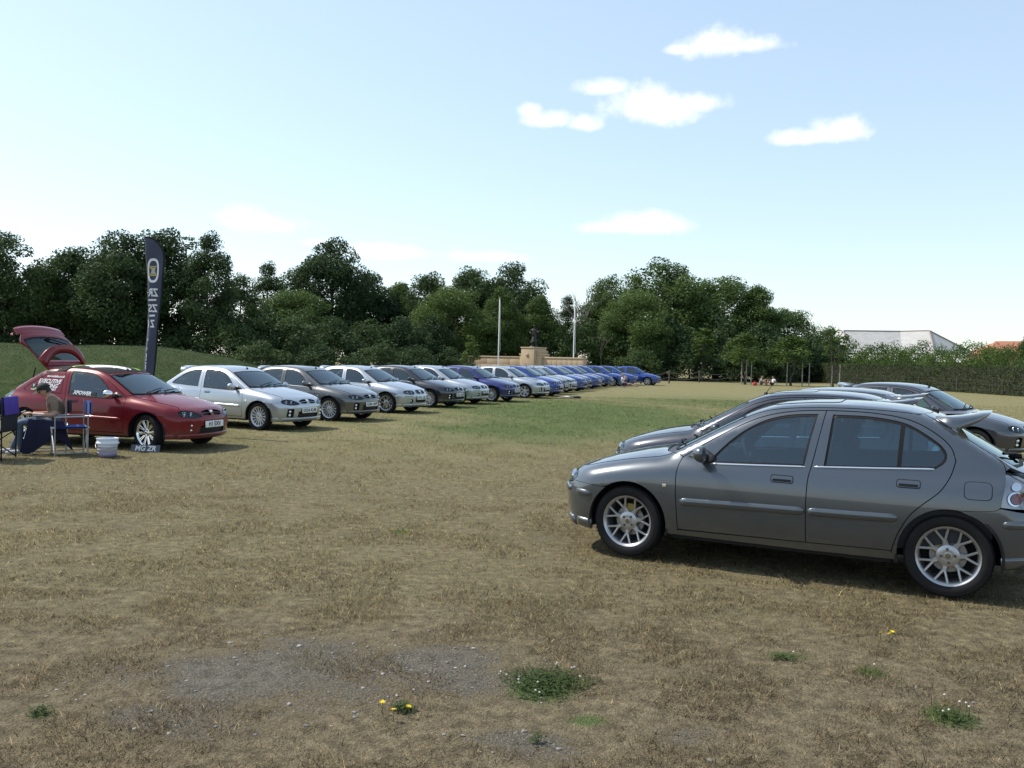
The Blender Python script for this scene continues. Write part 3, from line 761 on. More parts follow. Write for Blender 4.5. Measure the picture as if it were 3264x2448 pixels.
    def grille(name, polys, inn, fogs, chrome_v):
        g = MB()
        for p in polys + [inn]:
            pp = [p] if min(q[0] for q in p) < 0 else [p, [(-q[0], q[1]) for q in p]]
            for q in pp: patch(g, 'front', q, 'lamp_black', off=-.035, gap=-.004, flange=-.03, fl_mat='black_plastic')
        zs = np.linspace(min(q[1] for q in inn) + .02, max(q[1] for q in inn) - .015, 4)
        for z in zs:
            w_ = max(abs(q[0]) for q in inn) - .02
            pts = onbody(np.array([(y, z) for y in np.linspace(-w_, w_, 13)]), 'front') + np.array([-.022, 0, 0]); g.tube(pts, .006, 'black_plastic', n=5)
        if chrome_v:
            for y in (.06, .10, .14, .18):
                for sg in (1, -1):
                    pts = onbody(np.array([(sg * y, z) for z in np.linspace(.612, .692, 5)]), 'front') + np.array([-.014, 0, 0]); g.tube(pts, .006, 'lamp_grey', n=5)
            pts = onbody(np.array([(0, z) for z in np.linspace(.60, .70, 5)]), 'front') + np.array([.004, 0, 0]); g.tube(pts, .018, 'chrome', n=8)
        for fy, fz in fogs:
            for sg in (1, -1):
                p = onbody(np.array([(sg * fy, fz)]), 'front')[0] + np.array([-.022, 0, 0])
                g.lathe([(.001, .022), (.022, .018), (.031, .010), (.036, 0.0), (.036, -.02)], 'chrome', n=14, axis='X', c=p)
        if fogs and not chrome_v:
            for q in (FG2, [(-a, b) for a, b in FG2]):
                if len(fogs) == 2 and name.endswith('2'): patch(g, 'front', q, 'lamp_black', off=-.04, gap=-.004, flange=-.035, fl_mat='black_plastic')
        # octagonal badge
        p = onbody(np.array([(0, .652)]), 'front')[0]
        g.lathe([(.001, .013), (.030, .012), (.036, .006), (.036, -.01)], 'chrome', n=8, axis='X', c=p)
        PARTS[name] = g.mesh(name)
    grille('grille1', [GR1h], IN1, [(.47, .375)], True)
    grille('grille2', [GR2a, GR2b], IN2, [(.53, .425), (.53, .345)], False)
    grille('grille_red', [GR2a, GR2b], IN2, [(.50, .435), (.50, .355)], False)
    def headlamp(name, poly, lamps, housing):
        h_ = MB(); patch(h_, 'front', poly, 'lens', flange=0, gap=.002, h=.05)
        patch(h_, 'front', poly, housing, off=-.045, flange=-.045, gap=.003, fl_mat=housing)
        for y, z, r in lamps:
            p = onbody(np.array([(y, z)]), 'front')[0] + np.array([-.040, 0, 0])
            h_.lathe([(r, .024), (r * .92, .012), (r * .6, -.004), (r * .3, -.012), (.001, -.014)], 'chrome', n=18, axis='X', c=p)
            h_.sphere(p + np.array([.0, 0, 0]), (r * .35, r * .35, r * .35), 'alloy', 10, 6)
        PARTS[name + '_L'] = h_.mesh(name); PARTS[name + '_R'] = h_.mirror_y().mesh(name)
    headlamp('hl1', HL1, [(.565, .634, .050), (.435, .634, .046)], 'lamp_grey')
    headlamp('hl2', HL2, [(.60, .634, .042), (.49, .628, .034)], 'lamp_black')
    # ---- mirrors
    for sg, nm in ((1, 'L'), (-1, 'R')):
        for key, mt in (('mirror', 'paint'), ('mirror_chrome', 'chrome')):
            m_ = MB(); V = []; F = []
            n, k = 16, 10
            for i in range(k + 1):
                ph = math.pi * i / k
                for j in range(n):
                    th = 2 * math.pi * j / n; cx = math.cos(ph); s2 = math.sin(ph)
                    x = .085 * s2 * math.cos(th); x = x if x > 0 else x * .35
                    V.append((.575 + x - .10 * (cx * .055), sg * (.925 + .098 * cx), .945 + .072 * s2 * math.sin(th) + .01 * cx))
            for i in range(k):
                for j in range(n): F.append((i * n + j, (i + 1) * n + j, (i + 1) * n + (j + 1) % n, i * n + (j + 1) % n))
            m_.add(V, F, mt)
            m_.tube([(.60, sg * .775, .905), (.60, sg * .82, .902), (.585, sg * .875, .918)], [.045, .03, .028], 'black_plastic', n=8)
            sail = [(.735, .905), (.56, .868), (.515, .915), (.50, .945)]
            t_ = MB(); patch(t_, 'side', [(.745, .902), (.60, .868), (.535, .864), (.51, .925), (.60, .975)], 'black_plastic', gap=0, off=.003, flange=.006)
            m_.merge(t_ if sg > 0 else t_.mirror_y())
            PARTS[key + '_' + nm] = m_.mesh('mirror', recalc=True)
    # ---- interior
    it_ = MB(); tr = [(.80, .30), (.80, .90)] + [(.2, .86), (-.3, .885), (-1.14, .925), (-1.50, .93), (-1.55, .45), (-.9, .30)]
    patch(it_, 'side', tr, 'trim', off=-.075, flange=0, gap=0, h=.09, flip=False)
    t2 = both(it_)
    sh = MB(); patch(sh, 'top', clean(half_top([(.25, 0), (.25, .48), (-.9, .48), (-.95, 0)])), 'headliner', off=-.03, flange=0, gap=0, h=.12)
    t2.merge(sh)
    t2.box((0, 0, .27), (1.7, 1.44, .04), 'trim'); t2.box((-1.40, 0, .80), (.55, 1.2, .03), 'trim')
    PARTS['interior'] = t2.mesh('interior')
    da = MB(); da.prism(curve([(.98, .86), (.80, .915), (.66, .90), (.60, .84), (.58, .74), (.66, .60), (.72, .40), (.95, .35)], .05), -.66, .66, 'trim', smooth=True)
    da.prism(curve([(.70, .91), (.62, .935), (.54, .90), (.56, .84)], .03), -.58, -.20, 'trim', smooth=True)
    PARTS['dash'] = smooth_by_angle(da.mesh('dash', recalc=True), 40)
    st = MB(); c = Vector((.44, -.37, .83)); ax = Euler((0, R_(-62), 0)).to_matrix()
    ring = [c + ax @ Vector((.182 * math.cos(t), .182 * math.sin(t), 0)) for t in np.linspace(0, 2 * math.pi, 29)[:-1]]
    st.tube(ring, .016, 'trim', n=8, closed=True)
    for a in (0.3, math.pi - .3, -math.pi / 2):
        st.tube([c + ax @ Vector((.05 * math.cos(a), .05 * math.sin(a), -.01)), c + ax @ Vector((.178 * math.cos(a), .178 * math.sin(a), 0))], .014, 'trim', n=6)
    st.sphere(c, (.065, .065, .03), 'trim', 12, 6, rot=ax); st.tube([c, c + ax @ Vector((0, 0, -.30))], .03, 'trim', n=8)
    PARTS['steering'] = st.mesh('steering')
    se = MB()
    def seat(x, y, w):
        s2 = MB(); cush = curve([(x + .28, .50), (x + .24, .56), (x, .53), (x - .16, .52), (x - .2, .44), (x - .1, .36), (x + .25, .36)], .06, closed=True)
        back = curve([(x - .12, .50), (x - .20, .75), (x - .30, 1.03), (x - .36, 1.06), (x - .41, 1.02), (x - .36, .80), (x - .27, .50), (x - .2, .42)], .06, closed=True)
        head = curve([(x - .31, 1.09), (x - .33, 1.21), (x - .37, 1.25), (x - .42, 1.23), (x - .42, 1.12), (x - .37, 1.07)], .04, closed=True)
        for pl, hw in ((cush, w), (back, w * .94), (head, min(w, .24) * .55)):
            n = len(pl); V = []; ys = [(-1, .86), (-.93, .97), (-.7, 1), (0, .985), (.7, 1), (.93, .97), (1, .86)]
            ca = np.mean(np.array(pl), 0)
            for a, sc in ys:
                for p in pl: V.append((ca[0] + (p[0] - ca[0]) * sc, y + a * hw, ca[1] + (p[1] - ca[1]) * sc))
            F = [(i * n + j, i * n + (j + 1) % n, (i + 1) * n + (j + 1) % n, (i + 1) * n + j) for i in range(6) for j in range(n)]
            F += [tuple(range(n)), tuple(6 * n + j for j in range(n - 1, -1, -1))]
            s2.add(V, F, 'seat_cloth')
        s2.tube([(x - .34, y - .05, 1.02), (x - .37, y - .05, 1.10)], .008, 'chrome', n=5); s2.tube([(x - .34, y + .05, 1.02), (x - .37, y + .05, 1.10)], .008, 'chrome', n=5)
        return s2
    PARTS['seat_L'] = smooth_by_angle(seat(-.08, .36, .235).mesh('seat', recalc=True), 50)
    PARTS['seat_R'] = smooth_by_angle(seat(-.08, -.36, .235).mesh('seat', recalc=True), 50)
    PARTS['rear_bench'] = smooth_by_angle(seat(-.86, 0, .60).mesh('rear_bench', recalc=True), 50)
    # ---- number plate
    pl = MB(); pl.box((0, 0, 0), (.012, .52, .112), 'plate_white', bev=.004); PARTS['plate'] = pl.mesh('plate')

# ---- wheels: axle along Y, outer face towards +Y
def build_wheels():
    t = MB(); t.lathe([(.222, -.09), (.232, -.095), (.262, -.102), (.292, -.095), (.303, -.075), (.306, -.03), (.306, .03), (.303, .075), (.292, .095), (.262, .102), (.236, .096), (.222, .088)], 'rubber', n=56)
    for i in range(56):   # tread blocks at the shoulder
        a = 2 * math.pi * (i + .5) / 56; c, s = math.cos(a), math.sin(a)
        for y in (-.055, .055): t.box((.3055 * c, y, .3055 * s), (.004, .045, .021), 'rubber', rot=Matrix.Rotation(-a, 3, 'Y'))
    PARTS['tyre'] = smooth_by_angle(t.mesh('tyre'), 40)
    def beam(mb, a, b, w0, w1, d, mname):
        """bar from a to b (r, angle, y) with rounded face"""
        A = Vector((a[0] * math.cos(a[1]), a[2], a[0] * math.sin(a[1]))); B = Vector((b[0] * math.cos(b[1]), b[2], b[0] * math.sin(b[1])))
        t_ = (B - A).normalized(); sx = t_.cross(Vector((0, 1, 0))).normalized(); V = []
        for p, w in ((A, w0), (B, w1)):
            for u, v in ((-1, -d), (-1, -.25 * w), (-.55, 0), (.55, 0), (1, -.25 * w), (1, -d)):
                V.append(p + sx * u * w / 2 + Vector((0, v, 0)))
        F = [(j, j + 1, 7 + j, 6 + j) for j in range(5)] + [(5, 0, 6, 11), (0, 1, 2, 3, 4, 5), (11, 10, 9, 8, 7, 6)]
        mb.add(V, F, mname, smooth=False)
    def rim(name, kind, mt, lipr=.222):
        r = MB(); r.lathe([(lipr - .026, -.085), (lipr - .024, .03), (lipr - .022, .062), (lipr - .014, .074), (lipr - .004, .086), (lipr + .004, .090), (lipr + .008, .084), (lipr + .006, .07)], mt, n=56)
        yf = .062
        if kind == 'y7':
            for k in range(7):
                a = 2 * math.pi * k / 7 + math.pi / 2; da = 2 * math.pi / 28
                beam(r, (.045, a, yf - .008), (.126, a, yf - .002), .062, .030, .03, mt)
                for sg in (-1, 1):
                    beam(r, (.116, a + sg * .045, yf - .003), (lipr - .012, a + sg * da * 1.02, yf + .010), .019, .017, .024, mt)
            hub = .080
        elif kind == 'multi':
            for k in range(15):
                a = 2 * math.pi * k / 15 + .1; beam(r, (.060, a, yf - .006), (lipr - .012, a, yf + .008), .020, .021, .022, mt)
            hub = .074
        elif kind == 'twin':
            for k in range(10):
                a = 2 * math.pi * k / 10 + .2
                for sg in (-1, 1): beam(r, (.050, a + sg * .13, yf - .012), (lipr - .012, a + sg * .085, yf + .010), .019, .021, .022, mt)
            hub = .062
        else:
            for k in range(6):
                a = 2 * math.pi * k / 6 + .2
                for sg in (-1, 1): beam(r, (.050, a + sg * .28, yf - .010), (lipr - .012, a + sg * .12, yf + .010), .026, .026, .024, mt)
            hub = .066
        r.lathe([(hub + .002, yf - .035), (hub, yf - .004), (hub * .75, yf + .006), (.034, yf + .004), (.031, yf + .010), (.001, yf + .013)], mt, n=28)
        for k in range(4):
            a = math.pi / 2 * k + .35; r.lathe([(.001, yf + .013), (.010, yf + .012), (.012, yf - .004)], 'alloy_dark', n=8, c=(.050 * math.cos(a), 0, .048 * math.sin(a)))
        r.lathe([(.001, yf + .0155), (.020, yf + .0145), (.0215, yf + .009)], 'badge_disc', n=8)
        r.lathe([(.19, -.06), (.001, -.06)], 'liner', n=24)
        PARTS[name] = smooth_by_angle(r.mesh(name), 32)
    mat('badge_disc', (.20, .17, .11), .4, .6)
    mat('alloy_bright', (.66, .67, .69), .35, .5)
    rim('rim_y7', 'y7', 'alloy', .2185); rim('rim_multi', 'multi', 'alloy_bright'); rim('rim_chrome', 'twin', 'chrome'); rim('rim_six', 'six', 'alloy_bright')
    d = MB(); d.lathe([(.06, -.012), (.132, -.012), (.132, .006), (.128, .010), (.060, .010), (.055, .03), (.001, .03)], 'disc_steel', n=32)
    c = MB(); c.lathe([(.085, -.03), (.148, -.03), (.148, .032), (.085, .032), (.085, -.03)], 'caliper', n=8, a0=R_(135), a1=R_(190)); d.merge(c)
    PARTS['disc'] = smooth_by_angle(d.mesh('disc'), 40)
build_parts(); build_wheels()

def car(name, label, loc, rz, pt, doors=5, mk=1, wheel='rim_y7', plate=None, spoiler=True, chrome_mirror=False, red=False,
        steer=0.0, group='hatchbacks parked side by side on the grass', gate_open=0.0, aerial=True):
    root = empty(name, (loc[0], loc[1], loc[2] if len(loc) > 2 else 0), rz); tag(root, label, 'car', group)
    def P(nm, key, par=root, loc=None, rot=None):
        me = PARTS[key]; o = link(nm, me, par, loc, rot)
        for i, k in enumerate(me['mk'].split(',')):
            if k == 'paint': o.material_slots[i].link = 'OBJECT'; o.material_slots[i].material = pt
        return o
    P('body', 'body%d' % doors); P('bonnet', 'bonnet'); P('roof', 'roof'); P('windscreen', 'windscreen'); P('scuttle', 'cowl'); P('wiper', 'wiper')
    bk = ('fbump_red', 'grille_red') if red else (('fbump1', 'grille1') if mk == 1 else ('fbump2', 'grille2'))
    b = P('front_bumper', bk[0]); P('grille', bk[1], b)
    for s in 'LR':
        P('headlight', 'hl%d_%s' % (mk, s)); P('tail_light', 'tail_' + s); P('wing_badge', 'badge_' + s)
        d = P('door', 'fdoor%d_%s' % (doors, s)); P('window', 'glass_f%d_%s' % (doors, s), d); P('handle', 'handle_f%d_%s' % (doors, s), d)
        P('waist_strip', 'belt_f%d_%s' % (doors, s), d); P('rubbing_strip', 'mould_f%d_%s' % (doors, s), d)
        P('mirror', ('mirror_chrome_' if chrome_mirror else 'mirror_') + s, d)
        if doors == 5:
            d = P('door', 'rdoor5_' + s); P('window', 'glass_r5_' + s, d); P('handle', 'handle_r5_' + s, d)
            P('waist_strip', 'belt_r5_' + s, d); P('rubbing_strip', 'mould_r5_' + s, d)
        elif not red: P('quarter_window', 'glass_q3_' + s)
    P('fuel_flap', 'flap'); P('rear_bumper', 'rear_bumper')
    if gate_open:
        hx, hz = -1.09, 1.345
        M = Matrix.Translation((hx, 0, hz)) @ Matrix.Rotation(gate_open, 4, 'Y') @ Matrix.Translation((-hx, 0, -hz))
        g = P('tailgate', 'tailgate'); g.matrix_local = M
    else: g = P('tailgate', 'tailgate')
    P('rear_window', 'rear_glass', g); P('rear_wiper', 'rear_wiper', g)
    if spoiler: P('spoiler', 'spoiler', g)
    if aerial: P('aerial', 'aerial')
    P('interior_trim', 'interior'); P('dashboard', 'dash'); P('steering_wheel', 'steering')
    P('seat', 'seat_L'); P('seat', 'seat_R'); P('rear_seat', 'rear_bench')
    for fx in (WBH, -WBH):
        for sg in (1, -1):
            w = bpy.data.objects.new('wheel', None); COL.objects.link(w); w.parent = root; w.empty_display_size = .1
            w.location = (fx, sg * .715, WZ); st = steer if fx > 0 else 0
            w.rotation_euler = (0, rnd.uniform(0, 6), (0 if sg > 0 else math.pi) + st)
            P('tyre', 'tyre', w); P('rim', wheel, w); P('brake_disc', 'disc', w)
    if plate:
        p = onbody(np.array([(0, .43 if mk == 2 else .455)]), 'front')[0]
        n = P('number_plate', 'plate', root, (p[0] + .014, 0, p[2] + .015), (0, R_(-3), 0))
        o = link('lettering', PARTS['txt_' + plate], n, (.0075, 0, 0), (R_(90), 0, R_(90)))
    return root
def plate_text(s):
    PARTS['txt_' + s] = text_mesh(s, .105, 'ink', bold=.003, extrude=.0006).mesh('plate_text')
# ------------------------------------------------------------------ numpy value noise
def vnoise(x, y, seed=0):
    xi = np.floor(x).astype(np.int64); yi = np.floor(y).astype(np.int64); fx = x - xi; fy = y - yi
    fx = fx * fx * (3 - 2 * fx); fy = fy * fy * (3 - 2 * fy)
    def h(a, b):
        n = (a * 374761393 + b * 668265263 + seed * 974711) & 0x7fffffff
        n = ((n ^ (n >> 13)) * 1274126177) & 0x7fffffff
        return ((n ^ (n >> 16)) & 0xffff) / 65535.0
    return (h(xi, yi) * (1 - fx) + h(xi + 1, yi) * fx) * (1 - fy) + (h(xi, yi + 1) * (1 - fx) + h(xi + 1, yi + 1) * fx) * fy
def fnoise(x, y, seed=0, o=4):
    s = 0; a = .5; t = 0
    for i in range(o): s = s + a * vnoise(x * 2 ** i, y * 2 ** i, seed + i); t += a; a *= .5
    return s / t
# ------------------------------------------------------------------ ground colour, shared by soil sheet and grass blades
def el(px, py, rx, ry, w=1.0):
    """ground ellipse from a patch of the photo (2212-px scale)"""
    k = 3264 / 2212; c = gnd(px * k, py * k); a = gnd((px + rx) * k, py * k); b = gnd(px * k, (py - ry) * k); d = gnd(px * k, (py + ry) * k)
    return (c.x, (b.y + d.y) / 2, abs(a.x - c.x), abs(b.y - d.y) / 2, w)
SOIL = [el(540, 1475, 470, 120), el(1000, 1470, 300, 70, .8), el(950, 1425, 190, 48), el(620, 1385, 240, 30, .8), el(300, 1540, 160, 60), el(1120, 1590, 190, 50, .8), el(1500, 1590, 170, 55, .8), el(1990, 1500, 120, 28, .7), el(900, 1370, 130, 22, .6)]
GREEN = [el(1300, 918, 430, 58, 1.2), el(1600, 880, 330, 26, .75), el(1150, 935, 330, 34), el(1500, 900, 160, 30, .7), el(1170, 1475, 90, 36, 1.3), el(2050, 1545, 60, 26, 1.2), el(1880, 1448, 34, 12, 1.2), el(1250, 905, 330, 22, .9), el(1000, 880, 160, 12, .7), el(865, 1143, 25, 6), el(1270, 1545, 60, 14), el(90, 1530, 40, 15, .8), el(1160, 1590, 24, 12, 1.2), el(1700, 1410, 60, 12, .8)]
def gmask(X, Y, L):
    m_ = np.zeros_like(X)
    for cx, cy, rx, ry, w in L: m_ = np.maximum(m_, w * np.clip(1.25 - np.sqrt(((X - cx) / rx) ** 2 + ((Y - cy) / ry) ** 2), 0, 1))
    return m_
def ground_group():
    g = bpy.data.node_groups.new('ground_colour', 'ShaderNodeTree')
    g.interface.new_socket('Color', in_out='OUTPUT', socket_type='NodeSocketColor'); g.interface.new_socket('Soil', in_out='OUTPUT', socket_type='NodeSocketFloat')
    g.interface.new_socket('Fine', in_out='OUTPUT', socket_type='NodeSocketFloat')
    N, L = g.nodes, g.links
    geo = N.new('ShaderNodeNewGeometry'); sp = N.new('ShaderNodeSeparateXYZ'); L.new(geo.outputs['Position'], sp.inputs[0])
    flat = N.new('ShaderNodeCombineXYZ'); L.new(sp.outputs[0], flat.inputs[0]); L.new(sp.outputs[1], flat.inputs[1])
    def mth(op, a, b=None, clamp=False):
        n = N.new('ShaderNodeMath'); n.operation = op; n.use_clamp = clamp
        for i, v in enumerate((a, b)):
            if v is None: continue
            if isinstance(v, (int, float)): n.inputs[i].default_value = v
            else: L.new(v, n.inputs[i])
        return n.outputs[0]
    def noise(s, d=5, off=0, rough=.55):
        n = N.new('ShaderNodeTexNoise'); n.inputs['Scale'].default_value = s; n.inputs['Detail'].default_value = d; n.inputs['Roughness'].default_value = rough
        a = N.new('ShaderNodeVectorMath'); a.operation = 'ADD'; a.inputs[1].default_value = (off, off * .7, 0); L.new(flat.outputs[0], a.inputs[0]); L.new(a.outputs[0], n.inputs['Vector'])
        return n.outputs[0]
    def ramp(v, a, b):
        n = N.new('ShaderNodeMapRange'); n.interpolation_type = 'SMOOTHSTEP'; n.inputs[1].default_value = a; n.inputs[2].default_value = b; L.new(v, n.inputs[0]); return n.outputs[0]
    def mix(f, a, b):
        n = N.new('ShaderNodeMix'); n.data_type = 'RGBA'
        if isinstance(f, (int, float)): n.inputs[0].default_value = f
        else: L.new(f, n.inputs[0])
        for i, v in ((6, a), (7, b)):
            if isinstance(v, tuple): n.inputs[i].default_value = (*v, 1)
            else: L.new(v, n.inputs[i])
        return n.outputs[2]
    def emask(lst):
        o = None
        for cx, cy, rx, ry, w in lst:
            a = mth('DIVIDE', mth('SUBTRACT', sp.outputs[0], cx), rx); b = mth('DIVIDE', mth('SUBTRACT', sp.outputs[1], cy), ry)
            r = mth('MULTIPLY', mth('SUBTRACT', 1.25, mth('SQRT', mth('ADD', mth('MULTIPLY', a, a), mth('MULTIPLY', b, b))), clamp=True), w)
            o = r if o is None else mth('MAXIMUM', o, r)
        return o
    n_big, n_mid, n_fine, n_hair = noise(.22, 4), noise(1.1, 6, 13), noise(11, 6, 5, .7), noise(60, 3, 9, .7)
    c = mix(mth('MULTIPLY', ramp(n_mid, .35, .70), .6), (.250, .214, .110), (.166, .140, .076))
    c = mix(mth('MULTIPLY', ramp(n_fine, .38, .52), .5), (.125, .102, .060), c)
    c = mix(mth('MULTIPLY', ramp(n_fine, .50, .72), .8), c, (.345, .295, .168))
    c = mix(mth('MULTIPLY', ramp(n_hair, .48, .72), .6), c, (.44, .39, .25))
    # turf colour ramps browner and darker towards the camera, edge broken by noise
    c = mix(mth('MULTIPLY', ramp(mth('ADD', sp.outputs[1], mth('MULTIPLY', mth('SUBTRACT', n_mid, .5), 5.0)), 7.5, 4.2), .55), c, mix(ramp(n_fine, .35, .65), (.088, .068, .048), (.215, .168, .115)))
    # far lawn: mowing stripes and olive tone
    far = ramp(sp.outputs[1], 10.0, 22.0)
    wv = N.new('ShaderNodeTexWave'); wv.inputs['Scale'].default_value = .17; wv.inputs['Distortion'].default_value = 2.0; wv.inputs['Detail'].default_value = 2
    rot = N.new('ShaderNodeVectorRotate'); rot.rotation_type = 'Z_AXIS'; rot.inputs['Angle'].default_value = R_(-32); L.new(flat.outputs[0], rot.inputs['Vector']); L.new(rot.outputs[0], wv.inputs['Vector'])
    lawn = mix(mth('MULTIPLY', ramp(wv.outputs[1], .3, .7), .6), (.245, .222, .108), (.135, .155, .060))
    lawn = mix(mth('MULTIPLY', ramp(n_mid, .4, .7), .55), lawn, (.285, .245, .130))
    c = mix(mth('MULTIPLY', far, .7), c, lawn)
    gm = mth('ADD', mth('SUBTRACT', emask(GREEN), .35), mth('MULTIPLY', mth('SUBTRACT', n_fine, .5), 1.2))
    gm = mth('ADD', gm, mth('MULTIPLY', mth('SUBTRACT', n_big, .55), .8))
    c = mix(mth('MULTIPLY', ramp(gm, -.25, .65), .85), c, mix(ramp(n_hair, .4, .7), (.066, .108, .032), (.118, .160, .054)))
    sm = mth('ADD', mth('SUBTRACT', emask(SOIL), .50), mth('ADD', mth('MULTIPLY', mth('SUBTRACT', n_mid, .5), 2.6), mth('MULTIPLY', mth('SUBTRACT', n_fine, .5), 2.0)))
    soil = ramp(sm, -.1, .45)
    sc = mix(ramp(n_fine, .35, .7), (.165, .148, .118), (.080, .070, .055)); sc = mix(mth('MULTIPLY', ramp(n_hair, .50, .68), .75), sc, (.30, .27, .21))
    go = N.new('NodeGroupOutput')
    L.new(c, go.inputs[0]); L.new(soil, go.inputs[1]); L.new(n_hair, go.inputs[2])
    # soil colour is mixed in by the caller through a second group output
    g.interface.new_socket('SoilColor', in_out='OUTPUT', socket_type='NodeSocketColor'); L.new(sc, go.inputs[3])
    return g
GG = ground_group()
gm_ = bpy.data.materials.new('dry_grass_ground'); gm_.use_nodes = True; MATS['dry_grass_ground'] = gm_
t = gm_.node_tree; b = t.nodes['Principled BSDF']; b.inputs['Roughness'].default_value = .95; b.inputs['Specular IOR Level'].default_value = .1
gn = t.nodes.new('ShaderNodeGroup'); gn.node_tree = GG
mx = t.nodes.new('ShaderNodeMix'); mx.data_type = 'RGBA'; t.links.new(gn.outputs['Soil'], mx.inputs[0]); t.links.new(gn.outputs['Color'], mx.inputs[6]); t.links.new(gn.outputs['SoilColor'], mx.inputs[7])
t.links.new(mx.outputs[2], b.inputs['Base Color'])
bp = t.nodes.new('ShaderNodeBump'); bp.inputs['Strength'].default_value = .9; bp.inputs['Distance'].default_value = .04
t.links.new(gn.outputs['Fine'], bp.inputs['Height']); t.links.new(bp.outputs[0], b.inputs['Normal'])
gb = bpy.data.materials.new('grass_blade'); gb.use_nodes = True; MATS['grass_blade'] = gb
t = gb.node_tree; b = t.nodes['Principled BSDF']; b.inputs['Roughness'].default_value = .7; b.inputs['Specular IOR Level'].default_value = .2
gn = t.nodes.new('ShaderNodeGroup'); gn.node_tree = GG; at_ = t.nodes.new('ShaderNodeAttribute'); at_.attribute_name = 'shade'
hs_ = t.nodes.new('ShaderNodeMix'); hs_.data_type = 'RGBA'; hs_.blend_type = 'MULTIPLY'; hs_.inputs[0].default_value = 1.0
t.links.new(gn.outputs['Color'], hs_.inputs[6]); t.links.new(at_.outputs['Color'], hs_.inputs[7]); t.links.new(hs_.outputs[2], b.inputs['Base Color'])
tr = t.nodes.new('ShaderNodeBsdfTranslucent'); t.links.new(hs_.outputs[2], tr.inputs[0]); ms = t.nodes.new('ShaderNodeMixShader'); ms.inputs[0].default_value = .5
t.links.new(b.outputs[0], ms.inputs[1]); t.links.new(tr.outputs[0], ms.inputs[2]); t.links.new(ms.outputs[0], t.nodes['Material Output'].inputs[0])

def ground_z(X, Y):
    near = np.clip((16 - Y) / 6, 0, 1)
    return (fnoise(X * .9, Y * .9, 3, 3) - .5) * .05 * near - .022 * near
def build_ground():
    xs = np.concatenate([[-1500, -600, -250, -120, -70, -40, -25, -16], np.arange(-12, 12.01, .2), [16, 25, 40, 70, 120, 250, 600, 1500]])
    ys = np.concatenate([[-600, -100, -30, -8, -2], np.arange(0, 18, .2), [19, 21, 24, 28, 34, 42, 55, 75, 100, 140, 220, 500, 1800]])
    X, Y = np.meshgrid(xs, ys); Z = ground_z(X, Y)
    V = np.stack([X.ravel(), Y.ravel(), Z.ravel()], -1); nx, ny = len(xs), len(ys)
    F = [(j * nx + i, j * nx + i + 1, (j + 1) * nx + i + 1, (j + 1) * nx + i) for j in range(ny - 1) for i in range(nx - 1)]
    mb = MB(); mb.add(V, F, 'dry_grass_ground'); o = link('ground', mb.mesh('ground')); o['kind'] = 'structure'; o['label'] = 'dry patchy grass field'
build_ground()
def fast_mesh(name, V, F, mname, col=None, k=3):
    me = bpy.data.meshes.new(name); V = np.ascontiguousarray(V, np.float32); F = np.ascontiguousarray(F, np.int32)
    me.vertices.add(len(V)); me.vertices.foreach_set('co', V.ravel()); me.loops.add(F.size); me.loops.foreach_set('vertex_index', F.ravel())
    me.polygons.add(len(F)); me.polygons.foreach_set('loop_start', np.arange(0, F.size, k, dtype=np.int32))
    me.update(calc_edges=True); me.materials.append(MATS[mname])
    if col is not None:
        a = me.color_attributes.new('shade', 'FLOAT_COLOR', 'POINT'); c = np.ones((len(V), 4), np.float32); c[:, :3] = col; a.data.foreach_set('color', c.ravel())
    me.validate()
    if mname == 'grass_blade':
        nr = np.random.default_rng(1).normal(0, .28, (len(V), 3)); nr[:, 2] = 1; me.polygons.foreach_set('use_smooth', np.ones(len(F), bool)); me.normals_split_custom_set_from_vertices(nr / np.linalg.norm(nr, axis=1, keepdims=True))
    return me
